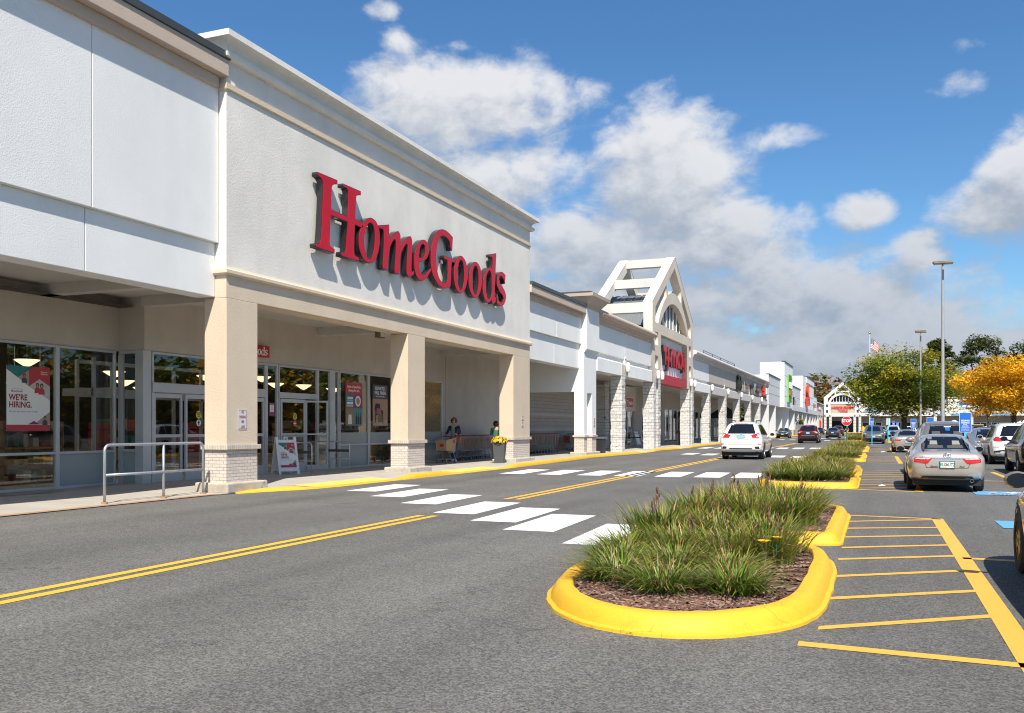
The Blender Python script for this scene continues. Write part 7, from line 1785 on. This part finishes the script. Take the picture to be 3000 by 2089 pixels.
# flatten one level: boards hang on their tilted panels
def planter(x, y, label, col, h=.80, w=.24, seed=1, z=.085):
    t = thing('planter', label, 'planter', (x, y, z), R(12))
    m = MB(); m.add([(-w * .72, -w * .72, 0), (w * .72, -w * .72, 0), (w * .72, w * .72, 0), (-w * .72, w * .72, 0), (-w, -w, h), (w, -w, h), (w, w, h), (-w, w, h), (-w * .85, -w * .85, h), (w * .85, -w * .85, h), (w * .85, w * .85, h), (-w * .85, w * .85, h), (-w * .8, -w * .8, h - .08), (w * .8, -w * .8, h - .08), (w * .8, w * .8, h - .08), (-w * .8, w * .8, h - .08)],
                    [(0, 3, 2, 1)] + [(i, (i + 1) % 4, 4 + (i + 1) % 4, 4 + i) for i in range(4)] + [(4 + i, 4 + (i + 1) % 4, 8 + (i + 1) % 4, 8 + i) for i in range(4)] + [(8 + i, 8 + (i + 1) % 4, 12 + (i + 1) % 4, 12 + i) for i in range(4)] + [(12, 13, 14, 15)])
    part(m, 'pot', 'planter_grey', t, world=False, bevel=.008)
    rnd = random.Random(seed); V = []; F = []; CO = []; FV = []; FF = []; FC = []
    for _ in range(620):
        d = Vector((rnd.gauss(0, 1), rnd.gauss(0, 1), abs(rnd.gauss(0, .8)))).normalized() * rnd.uniform(.6, 1)
        p = Vector((d.x * w * 1.35, d.y * w * 1.35, h - .02 + d.z * w * 1.0)); s = .035; a = rnd.uniform(0, 6.28)
        u = Vector((math.cos(a), math.sin(a), rnd.uniform(-.5, .5))) * s; q = Vector((-math.sin(a), math.cos(a), rnd.uniform(-.5, .5))) * s * .5
        i0 = len(V); V += [tuple(p - u), tuple(p + q), tuple(p + u), tuple(p - q)]; F.append((i0, i0 + 1, i0 + 2, i0 + 3)); j = rnd.uniform(.6, 1.3); CO.append((.05 * j, .10 * j, .02 * j))
    for _ in range(230):
        d = Vector((rnd.gauss(0, 1), rnd.gauss(0, 1), abs(rnd.gauss(0, .9)))).normalized()
        p = Vector((d.x * w * 1.4, d.y * w * 1.4, h - .0 + d.z * w * 1.08)); b = d.orthogonal().normalized(); c_ = d.cross(b); r = rnd.uniform(.022, .034)
        i0 = len(FV); FV += [tuple(p + (b * math.cos(R(60 * k_)) + c_ * math.sin(R(60 * k_))) * r) for k_ in range(6)] + [tuple(p + d * .012)]
        for k_ in range(6): FF.append((i0 + k_, i0 + (k_ + 1) % 6, i0 + 6)); FC.append(tuple(q * rnd.uniform(.8, 1.1) for q in col))
    leafy('foliage', V, F, CO, 'leaf', t); leafy('flowers', FV, FF, FC, 'petal', t)
planter(-13.62, 32.6, 'tall dark grey planter of yellow mums beside the third pillar', (.85, .55, .02))
planter(-14.3, 71.4, 'tall dark grey planter of dusky red mums by the gable columns', (.35, .06, .10), .95, .3, 2)
t = thing('litter_bin', 'square black litter bin behind the white square pier', 'litter bin', (-13.78, 47.0, .085)); m = MB(); m.box(-.22, .22, -.28, .28, 0, .78); part(m, 'body', 'black_plastic', t, world=False, bevel=.02); m = MB(); m.box(-.27, .27, -.33, .33, .80, .84); part(m, 'lid', 'galvanised', t, world=False, bevel=.01)
t = thing('flood_light', 'small box floodlight fixed under the porch by the second pillar', 'floodlight', (-14.3, 24.6, 4.35)); m = MB(); m.box(-.1, .1, -.16, .16, -.1, .1); part(m, 'housing', 'lamp_head', t, world=False, bevel=.02); m = MB(); m.box(.1, .108, -.13, .13, -.07, .07); part(m, 'lens', 'sign_white', t, world=False); m = MB(); m.cyl((0, 0, .1), (0, 0, .25), .02, n=6); part(m, 'stem', 'lamp_head', t, world=False)
# black pop-up canopy
t = thing('canopy_tent', 'black pop-up canopy tent on the pavement behind the block columns', 'tent', (-16.0, 104.6, .085))
m = MB(); a = 1.6; m.add([(-a, -a, 2.75), (a, -a, 2.75), (a, a, 2.75), (-a, a, 2.75), (0, 0, 3.85), (-a * .45, -a * .45, 3.38), (a * .45, -a * .45, 3.38), (a * .45, a * .45, 3.38), (-a * .45, a * .45, 3.38)],
          [(0, 1, 6, 5), (1, 2, 7, 6), (2, 3, 8, 7), (3, 0, 5, 8), (5, 6, 4), (6, 7, 4), (7, 8, 4), (8, 5, 4)])
m.add([(-a, -a, 2.75), (a, -a, 2.75), (a, a, 2.75), (-a, a, 2.75), (-a, -a, 2.42), (a, -a, 2.42), (a, a, 2.42), (-a, a, 2.42)], [(i, (i + 1) % 4, 4 + (i + 1) % 4, 4 + i) for i in range(4)]); part(m, 'cover', 'tent_black', t, world=False)
for sx in (-1, 1):
    for sy in (-1, 1):
        m = MB(); m.cyl((sx * a * .98, sy * a * .98, 0), (sx * a * .98, sy * a * .98, 2.7), .03, n=6); part(m, 'leg', 'tent_black', t, world=False)
for x, y, l in ((15.8, 222, 'cream patio umbrella by the peach shop, left of the parking sign'), (29.8, 227, 'cream patio umbrella at the right edge in front of the far shops')):
    t = thing('patio_umbrella', l, 'umbrella', (x, y, 0)); m = MB(); m.lathe([(1.75, 2.15), (1.7, 2.3), (.9, 2.72), (.06, 3.1)], n=8, caps=False); part(m, 'cover', 'cloth_white', t, world=False); m = MB(); m.cyl((0, 0, 0), (0, 0, 3.1), .03, n=6); part(m, 'pole', 'bark', t, world=False)
t = thing('feather_flag', 'thin red feather flag by the end of the supermarket', 'flag', (-13.0, 232, .1)); m = MB(); m.prism([(0, 0, .8), (.55, 0, 1.0), (.5, 0, 2.9), (0, 0, 3.4)], (0, .02, 0)); part(m, 'cloth', 'sign_bright_red', t, world=False); m = MB(); m.cyl((0, 0, 0), (0, 0, 3.4), .025, n=6); part(m, 'pole', 'sign_white', t, world=False)
t = thing('flower_rack', 'rack of yellow and green potted flowers by the supermarket wall', 'flower rack', (-12.9, 172, .1)); rnd = random.Random(5); V = []; F = []; CO = []
for _ in range(700):
    p = Vector((rnd.uniform(-.5, .5), rnd.uniform(-2.6, 2.6), 1.9 + abs(rnd.gauss(0, .45)))); s = .13; a = rnd.uniform(0, 6.28); u = Vector((math.cos(a), math.sin(a), rnd.uniform(-.7, .7))) * s; q = Vector((-math.sin(a), math.cos(a), rnd.uniform(-.7, .7))) * s; i0 = len(V); V += [tuple(p - u), tuple(p + q), tuple(p + u), tuple(p - q)]; F.append((i0, i0 + 1, i0 + 2, i0 + 3)); CO.append((.6, .5, .05) if (p.y > .2 and p.z > 2.1) else (.06, .10, .03))
leafy('flowers', V, F, CO, 'leaf', t); m = MB(); m.box(-.5, .5, -2.6, 2.6, 0, 1.9); part(m, 'stand', 'cart_grey', t, world=False)
# hanging lamps and shelves inside the shop
def pendant(x, y, z, label):
    t = thing('pendant_lamp', label, 'lamp', (x, y, z), 0, 'glowing bowl lamps inside the shop'); m = MB(); m.lathe([(.005, 0), (.10, .035), (.30, .17), (.31, .19)], n=16, caps=False); part(m, 'bowl', 'lamp_bowl', t, world=False, smooth=True)
    m = MB(); m.cyl((0, 0, .1), (0, 0, 4.5 - z), .012, n=5); part(m, 'stem', 'black_plastic', t, world=False); return t
for x, y, z in ((-20.5, 17.2, 3.05), (-22, 18.6, 2.75), (-23.5, 19.4, 2.6), (-21, 20.6, 2.95), (-22.5, 22.5, 2.8), (-20.5, 24, 3.0), (-22.2, 26.6, 2.9), (-21, 28.4, 2.95), (-23.5, 30.2, 2.7), (-20.8, 32, 2.9), (-24, 24.8, 2.7), (-20.8, 29.9, 2.95), (-19.8, 26.0, 3.05)):
    pendant(x, y, z, 'glowing cream bowl lamp hanging inside the shop behind the glass')
for i, y in enumerate((10.5, 14.6, 19, 22.5, 27, 31)):
    t = thing('strip_light', 'glowing ceiling strip light inside the shop', 'ceiling light', (-20.2, y, 4.38), 0, 'ceiling strip lights inside the shop'); m = MB(); m.box(-.9, .9, -.1, .1, 0, .06); part(m, 'tube', 'strip_glow', t, world=False); m = MB(); m.box(-.95, .95, -.14, .14, .061, .12); part(m, 'housing', 'sign_white', t, world=False)
rnd = random.Random(8)
for x, y, mt_, l in ((-20.2, 13.4, 'shelf_pale', 'pale display shelf inside the shop behind the hiring poster'), (-20.4, 17.0, 'shelf_wood', 'wooden display shelf inside the shop behind the left corner window'), (-21.3, 21.2, 'shelf_red', 'red display unit inside the shop behind the sliding doors'), (-20.8, 24.6, 'shelf_red', 'red display unit inside the shop behind the open door'),
                     (-19.5, 27.6, 'shelf_wood', 'wooden display shelf inside the shop below the red poster'), (-19.4, 30.2, 'shelf_pale', 'pale display shelf inside the shop below the blue poster'), (-19.3, 33.0, 'shelf_wood', 'wooden display shelf inside the last shop window')):
    t = thing('display_shelf', l, 'shelf', (x, y, .03)); m = MB()
    for z in (0, .45, .9, 1.35): m.box(-.4, .4, -.9, .9, z, z + .05)
    for yy in (-.9, .87): m.box(-.4, .4, yy, yy + .04, 0, 1.6)
    part(m, 'rack', mt_, t, world=False); m = MB()
    for z in (.05, .5, .95, 1.4):
        for q in range(6):
            yy = -.8 + q * .28; m.box(-.2, .3, yy, yy + rnd.uniform(.1, .22), z, z + rnd.uniform(.12, .34), rnd.randrange(4))
    o = m.build('goods', [MT['shelf_pale'], MT['shelf_red'], MT['poster_teal'], MT['cart_tan']], t, world=False)

# ------------------------------------------------------------------ shopping carts (front of a cart is local +Y)
def make_cart(col):
    t = empty('shopping_cart'); W0, W1 = .30, .22
    m = MB()
    q = [(-W0, -.42, .99), (W0, -.42, .99), (W1, .46, .90), (-W1, .46, .90), (-W0 * .9, -.34, .44), (W0 * .9, -.34, .44), (W1 * .92, .42, .50), (-W1 * .92, .42, .50)]
    m.add(q, [(0, 3, 7, 4), (1, 5, 6, 2), (3, 2, 6, 7), (4, 7, 6, 5)])
    i_ = [(x * .95, y * .97, z) for x, y, z in q]; m.add(i_, [(4, 7, 3, 0), (2, 6, 5, 1), (7, 6, 2, 3), (5, 6, 7, 4)])
    part(m, 'basket', col, t, world=False, recalc=False)
    m = MB(); m.tube([q[0], q[3], q[2], q[1]], .014, 6); m.tube([q[4], q[7], q[6], q[5]], .014, 6)
    for a, b in ((0, 4), (1, 5), (2, 6), (3, 7)): m.tube([q[a], q[b]], .013, 6)
    part(m, 'rim', 'cart_grey', t, world=False)
    m = MB()
    for sx in (-1, 1):
        m.tube([(sx * .28, -.52, 1.03), (sx * .28, -.40, .46), (sx * .27, -.30, .40), (sx * .25, .30, .42)], .013, 6); m.tube([(sx * .26, -.18, .42), (sx * .26, -.36, .30), (sx * .27, -.44, .15)], .014, 6); m.tube([(sx * .27, -.46, .15), (sx * .20, .42, .15)], .014, 6)
        m.tube([(sx * .2, .1, .44), (sx * .22, .0, .2), (sx * .22, .1, .16)], .009, 5)
    m.tube([(-.20, .42, .15), (.20, .42, .15)], .014, 6); m.tube([(-.24, .0, .15), (.24, 0, .15)], .01, 6)
    for i in range(5): m.tube([(-.2 + .1 * i, -.44, .16), (-.16 + .08 * i, .4, .16)], .005, 4)
    part(m, 'frame', 'cart_grey', t, world=False)
    m = MB(); m.tube([(-.30, -.53, 1.04), (.30, -.53, 1.04)], .02, 8); part(m, 'handle', 'cart_red', t, world=False, smooth=True)
    m = MB()
    for i in range(8): m.tube([(-.25 + .5 * i / 7, -.50, 1.0), (-.25 + .5 * i / 7, -.44, .70)], .004, 4)
    for z in (.98, .86, .74): m.tube([(-.26, -.49, z), (.26, -.49, z)], .004, 4)
    part(m, 'child_seat', 'cart_grey', t, world=False)
    m = MB(); m.box(-W1 * .5, W1 * .25, .452, .462, .64, .76); part(m, 'red_badge', 'cart_red', t, world=False)
    m = MB(); m.add([(W0 * .96 + .006, -.30, .78), (W0 * .94 + .006, -.18, .77), (W0 * .93 + .006, -.18, .88), (W0 * .955 + .006, -.30, .90)], [(0, 1, 2, 3)]); part(m, 'red_badge', 'cart_red', t, world=False, recalc=False)
    m = MB(); m.add([(-W0 * .96 - .006, -.30, .78), (-W0 * .94 - .006, -.18, .77), (-W0 * .93 - .006, -.18, .88), (-W0 * .955 - .006, -.30, .90)], [(0, 3, 2, 1)]); part(m, 'red_badge', 'cart_red', t, world=False, recalc=False)
    for sx in (-1, 1):
        for yy, xx in ((-.42, .26), (.38, .19)):
            m = MB(); m.lathe([(.02, -.014), (.058, -.014), (.062, 0), (.058, .014), (.02, .014)], (sx * xx, yy, .062), 12, axis='x'); w = part(m, 'wheel', 'black_plastic', t, world=False)
            m = MB(); m.tube([(sx * xx - .02, yy, .062), (sx * xx - .02, yy + .02, .14)], .008, 5); m.lathe([(.001, -.016), (.03, -.016), (.03, .016), (.001, .016)], (sx * xx, yy, .062), 8, axis='x'); part(m, 'fork', 'chrome', w, world=False)
    return t
cproto = {c_: make_cart(c_) for c_ in ('cart_tan', 'cart_mauve', 'cart_brown', 'cart_olive')}; cused = set()
def cart(col, x, y, rz, label, group):
    p = cproto[col]; o = p if col not in cused else copy_tree(p); cused.add(col)
    o.location = (x, y, .085); o.rotation_euler = (0, 0, rz); tag(o, label, 'shopping cart', group)
cart('cart_tan', -15.66, 31.95, R(186), 'tan plastic shopping cart pushed by the woman in the navy cardigan', None)
cn = {'cart_mauve': 'mauve', 'cart_brown': 'brown', 'cart_olive': 'olive'}
for i, c_ in enumerate(['cart_mauve', 'cart_brown', 'cart_olive', 'cart_brown', 'cart_olive', 'cart_olive', 'cart_mauve', 'cart_mauve', 'cart_brown', 'cart_olive']):
    cart(c_, -16.35 - .03 * i, 34.1 + .47 * i, math.pi, cn[c_] + ' shopping cart nested in the long row behind the woman and the third pillar', 'carts nested left of the third pillar, ' + cn[c_])
for i, c_ in enumerate(['cart_brown', 'cart_brown', 'cart_olive', 'cart_mauve', 'cart_olive', 'cart_mauve', 'cart_olive', 'cart_mauve', 'cart_olive', 'cart_brown', 'cart_brown']):
    cart(c_, -16.95, 43.4 + .46 * i, math.pi, cn[c_] + ' shopping cart nested in the row seen right of the third pillar', 'carts nested right of the third pillar, ' + cn[c_])
for i in range(4):
    cart(['cart_brown', 'cart_brown', 'cart_brown', 'cart_mauve'][i], -17.2, 52.0 + .5 * i, math.pi, ['brown shopping cart at the front of the short row behind the white square pier', 'brown shopping cart second in the short row behind the white square pier', 'brown shopping cart third in the short row behind the white square pier', 'mauve shopping cart ending the short row behind the white square pier'][i], 'carts in the short row')

# ------------------------------------------------------------------ people
def skinned(name, joints, edges, mat, parent, sub=2, root=0):
    me = bpy.data.meshes.new('tmp'); me.from_pydata([j[0] for j in joints], edges, []); o = bpy.data.objects.new('tmp', me); C.objects.link(o)
    sm = o.modifiers.new('skin', 'SKIN'); sm.use_smooth_shade = True
    lay = me.skin_vertices[0].data if me.skin_vertices else None
    if lay is None:
        bm = bmesh.new(); bm.from_mesh(me); bm.verts.layers.skin.verify(); bm.to_mesh(me); bm.free(); lay = me.skin_vertices[0].data
    for i, j in enumerate(joints):
        r = j[1] if isinstance(j[1], tuple) else (j[1], j[1]); lay[i].radius = r; lay[i].use_root = (i == root)
    ss = o.modifiers.new('sub', 'SUBSURF'); ss.levels = sub; ss.render_levels = sub
    m2 = mesh_of(o, name); bpy.data.objects.remove(o)
    m2.materials.clear(); m2.materials.append(MT[mat])
    for p in m2.polygons: p.use_smooth = True
    ob = bpy.data.objects.new(name, m2); C.objects.link(ob); ob.parent = parent
    return ob
def hand(mb, wrist, d, side, curl=1.0):
    """palm and five bent fingers; d points along the hand, side to the thumb"""
    d = Vector(d).normalized(); s = (Vector(side) - d * d.dot(Vector(side))).normalized(); n = d.cross(s)
    w = Vector(wrist); c = w + d * .05
    mb.tube([w, w + d * .03, w + d * .085], [.022, .033, .030], 8)
    for i, L in enumerate((.070, .078, .072, .058)):
        b = w + d * .08 + s * (.026 - .0175 * i); k1 = b + d * L * .45 - n * .010 * curl; k2 = k1 + (d * .45 - n * .9 * curl).normalized() * L * .38; k3 = k2 + (-d * .35 * curl - n * .8).normalized() * L * .28
        mb.tube([b, k1, k2, k3], [.0095, .009, .0082, .006], 6)
    b = w + d * .03 + s * .026; mb.tube([b, b + (d * .5 + s * .8).normalized() * .035, b + (d * .9 + s * .5 - n * .5).normalized() * .065], [.012, .0105, .007], 6)
def person(label, x, y, z, rz, H, pose, cloth, hair):
    """pose: joints in a 1.68 m figure facing local -Y"""
    t = thing('person', label, 'person', (x, y, z), rz); k = H / 1.68; t.scale = (k, k, k); P = pose
    J = [((0, 0, .90), (.135, .10)), ((0, .0, 1.05), (.118, .088)), ((0, .01, 1.24), (.145, .10)), ((0, .015, 1.37), (.115, .075)), ((0, .005, 1.44), .048), ((0, -.01, 1.50), (.055, .062)), ((0, -.012, 1.56), (.072, .088)), ((0, -.005, 1.62), (.066, .080)), ((0, 0, 1.655), (.03, .04))]
    E_ = [(0, 1), (1, 2), (2, 3), (3, 4), (4, 5), (5, 6), (6, 7), (7, 8)]
    def chain(start, pts):
        p = start
        for q in pts: J.append(q); E_.append((p, len(J) - 1)); p = len(J) - 1
        return p
    for s, nm in ((1, 'l'), (-1, 'r')):
        sh, el, wr = P['sh_' + nm], P['el_' + nm], P['wr_' + nm]
        chain(3, [(sh, .052), (Vector(sh).lerp(Vector(el), .5), .046), (el, .038), (Vector(el).lerp(Vector(wr), .4), .037), (wr, .024)])
        hp, kn, an, toe = P['hp_' + nm], P['kn_' + nm], P['an_' + nm], P['toe_' + nm]
        chain(0, [(hp, .085), (Vector(hp).lerp(Vector(kn), .5), .075), (kn, .055), (Vector(kn).lerp(Vector(an), .35), .054), (an, .035), (toe, .03)])
    nose = len(J); J.append(((0, -.105, 1.548), .010)); E_.append((6, nose))
    J = [(tuple(a), b) for a, b in J]
    body = skinned('body', J, E_, 'skin', t)
    mb = MB()
    for nm, s in (('l', 1), ('r', -1)):
        dd = P.get('hand_' + nm, Vector(P['wr_' + nm]) - Vector(P['el_' + nm])); hand(mb, P['wr_' + nm], dd, (-s * .9, -.3, .2), P.get('curl', 1.0))
    for s in (1, -1): mb.ball((s * .078, .012, 1.545), (.012, .022, .032), 8, 5)
    tmp = MB(); me = body.data; off = len(me.vertices)
    vs = [tuple(v.co) for v in me.vertices] + mb.v; fs = [tuple(p.vertices) for p in me.polygons] + [tuple(i + off for i in f) for f in mb.f]
    m2 = bpy.data.meshes.new('body'); m2.from_pydata(vs, [], fs); m2.materials.append(MT['skin']); [setattr(p, 'use_smooth', True) for p in m2.polygons]; body.data = m2
    def garment(nm, idx, edges, mat, grow): return skinned(nm, [(J[i][0], tuple(q + grow for q in (J[i][1] if isinstance(J[i][1], tuple) else (J[i][1],) * 2))) for i in idx], edges, mat, t)
    tor = [0, 1, 2, 3]
    arm_l, leg_l = list(range(9, 14)), list(range(14, 20)); arm_r, leg_r = list(range(20, 25)), list(range(25, 31))
    def clo(nm, base, parts_, mat, grow, cut_arm=5, cut_leg=5):
        idx = list(base); ed = [(i, i + 1) for i in range(len(base) - 1)]
        for (lst, at, n) in parts_:
            p = idx.index(at)
            for q in lst[:n]: idx.append(q); ed.append((p, len(idx) - 1)); p = len(idx) - 1
        return garment(nm, idx, ed, mat, grow)
    clo('trousers', [1, 0], [(leg_l, 0, 5), (leg_r, 0, 5)], cloth['legs'], .016)
    tp = clo('top', [0, 1, 2, 3], [(arm_l, 3, cloth.get('arm', 5)), (arm_r, 3, cloth.get('arm', 5))], cloth['top'], .014)
    if 'inner' in cloth:
        m = MB(); pts = [(-.062, -.128, .93), (.062, -.128, .93), (.07, -.122, 1.08), (.062, -.132, 1.24), (.05, -.112, 1.36), (.0, -.115, 1.29), (-.05, -.112, 1.36), (-.062, -.132, 1.24), (-.07, -.122, 1.08)]
        m.prism(pts, (0, .05, 0)); part(m, 'blouse', cloth['inner'], t, world=False, smooth='auto')
        m = MB(); m.prism([(-.035, -.118, 1.36), (0, -.118, 1.30), (.035, -.118, 1.36), (.03, -.08, 1.42), (-.03, -.08, 1.42)], (0, .03, 0)); part(m, 'neckline', 'skin', t, world=False)
    for nm, lst in (('l', leg_l), ('r', leg_r)):
        an, toe = Vector(P['an_' + nm]), Vector(P['toe_' + nm]); d = (toe - an); d.z = 0; d = d.normalized()
        m = MB(); m.tube([an - d * .045 + Vector((0, 0, -.03)), an + d * .03 + Vector((0, 0, -.02)), an + d * .13 + Vector((0, 0, -.035)), an + d * .185 + Vector((0, 0, -.045))], [.035, .045, .04, .02], 8); part(m, 'shoe', cloth.get('shoe', 'sign_white'), t, world=False, smooth=True)
    # hair as a shaped cap round the skull, open at the face
    m = MB(); hr = hair
    n, kk = 20, 12; vs = []
    for i in range(kk + 1):
        ph = math.pi * (.02 + .98 * i / kk) * hr['drop']
        for j in range(n):
            a = 2 * math.pi * j / n; fr = max(0, -math.sin(a)) ** 2
            ph2 = min(ph, math.pi * (hr['drop'] - (hr['drop'] - .36) * min(1, fr * 1.5)))
            vs.append(((.088 + hr['puff']) * math.sin(ph2) * math.cos(a), .008 + (.105 + hr['puff']) * math.sin(ph2) * math.sin(a), 1.565 + (.105 + hr['puff'] * .7) * math.cos(ph2)))
    m.add(vs, [(i * n + j, i * n + (j + 1) % n, (i + 1) * n + (j + 1) % n, (i + 1) * n + j) for i in range(kk) for j in range(n)]); part(m, 'hair', hr['mat'], t, world=False, smooth=True, recalc=False)
    for s in (1, -1):
        m = MB(); m.ball((s * .030, -.088, 1.575), (.012, .008, .007), 8, 5); part(m, 'eye', 'ink_black', t, world=False, smooth=True)
    m = MB(); m.ball((0, -.088, 1.512), (.022, .008, .006), 8, 5); part(m, 'mouth', 'lip', t, world=False, smooth=True)
    if hair.get('glasses'):
        m = MB()
        for s in (1, -1): m.tube([(s * .031 + .022 * math.cos(R(30 * i)), -.100, 1.575 + .016 * math.sin(R(30 * i))) for i in range(13)], .0025, 4); m.tube([(s * .053, -.1, 1.578), (s * .085, .01, 1.575)], .002, 4)
        m.tube([(-.009, -.1, 1.578), (.009, -.1, 1.578)], .0025, 4); part(m, 'glasses', 'ink_black', t, world=False)
    return t
W_ = dict(sh_l=(.165, .01, 1.34), el_l=(.235, .0, 1.10), wr_l=(.20, -.28, 1.06), sh_r=(-.165, .01, 1.34), el_r=(-.245, -.08, 1.11), wr_r=(-.25, -.34, 1.06), hp_l=(.085, 0, .86), kn_l=(.095, -.13, .49), an_l=(.09, -.06, .085), toe_l=(.10, -.22, .035),
          hp_r=(-.085, 0, .86), kn_r=(-.09, -.02, .48), an_r=(-.09, .20, .11), toe_r=(-.10, .07, .035), hand_l=(-.1, -1, -.1), hand_r=(-.1, -1, -.1))
person('woman in navy cardigan and jeans with glasses pushing a tan cart along the pavement', -15.7, 32.85, .085, R(8), 1.78, W_, dict(legs='jeans', top='navy_knit', inner='print_top'), dict(drop=.74, puff=.042, mat='hair_brown', glasses=True))
t = thing('handbag', 'brown leather handbag hanging from the arm of the woman with the cart', 'handbag', (-15.40, 32.62, .86)); m = MB(); m.add([(-.13, -.06, 0), (.13, -.06, 0), (.13, .06, 0), (-.13, .06, 0), (-.11, -.04, .27), (.11, -.04, .27), (.11, .04, .27), (-.11, .04, .27)], [(0, 3, 2, 1), (4, 5, 6, 7), (0, 1, 5, 4), (1, 2, 6, 5), (2, 3, 7, 6), (3, 0, 4, 7)]); part(m, 'body', 'bag_leather', t, world=False, bevel=.03)
m = MB(); m.tube([(-.09, 0, .26), (-.075, 0, .42), (-.05, 0, .52), (0, 0, .55), (.05, 0, .50), (.09, 0, .26)], .009, 6); part(m, 'strap', 'bag_leather', t, world=False, smooth=True)
W2 = dict(sh_l=(.165, .01, 1.34), el_l=(.22, .06, 1.08), wr_l=(.20, -.10, .90), sh_r=(-.165, .01, 1.34), el_r=(-.22, .06, 1.08), wr_r=(-.20, -.12, .92), hp_l=(.085, 0, .86), kn_l=(.09, -.03, .48), an_l=(.09, .02, .085), toe_l=(.11, -.12, .035), hp_r=(-.085, 0, .86), kn_r=(-.09, -.03, .48), an_r=(-.09, .02, .085), toe_r=(-.11, -.12, .035), curl=.4)
person('dark-haired person in a green print top half hidden behind the third pillar', -14.52, 34.35, .085, R(215), 1.66, W2, dict(legs='tent_black', top='green_print', arm=3), dict(drop=.92, puff=.028, mat='hair_dark'))
W3 = dict(sh_l=(.175, .01, 1.36), el_l=(.24, .12, 1.12), wr_l=(.22, .02, .90), sh_r=(-.175, .01, 1.36), el_r=(-.25, -.08, 1.12), wr_r=(-.22, -.24, .95), hp_l=(.09, 0, .86), kn_l=(.10, -.22, .50), an_l=(.10, -.22, .085), toe_l=(.11, -.38, .035), hp_r=(-.09, 0, .86), kn_r=(-.09, .06, .46), an_r=(-.09, .34, .16), toe_r=(-.10, .24, .04), curl=.4)
person('man in dark clothes walking across the drive left of the far dark sedan', -7.6, 128.5, 0, R(70), 1.78, W3, dict(legs='tent_black', top='tent_black'), dict(drop=.5, puff=.004, mat='hair_grey'))
person('man in black shirt and khaki trousers crossing right of the far dark sedan', -3.75, 131, 0, R(-60), 1.76, W3, dict(legs='khaki', top='tent_black', arm=2), dict(drop=.5, puff=.004, mat='hair_grey'))
# scraps of litter on the asphalt
for x, y, s, l in ((-.62, 23.35, .12, 'crumpled white paper scrap beside the curved island'), (.12, 24.6, .09, 'small white paper scrap on the hatched strip'), (.35, 58.3, .16, 'white scrap on the far hatched strip')):
    m = MB(); m.add([(x - s, y - s * .5, .006), (x + s, y - s * .6, .02), (x + s * .8, y + s * .5, .008), (x - s * .7, y + s * .6, .03), (x, y, .05)], [(0, 1, 4), (1, 2, 4), (2, 3, 4), (3, 0, 4)]); tag(part(m, 'paper_scrap', 'paper_scrap', None, recalc=False), l, 'litter')
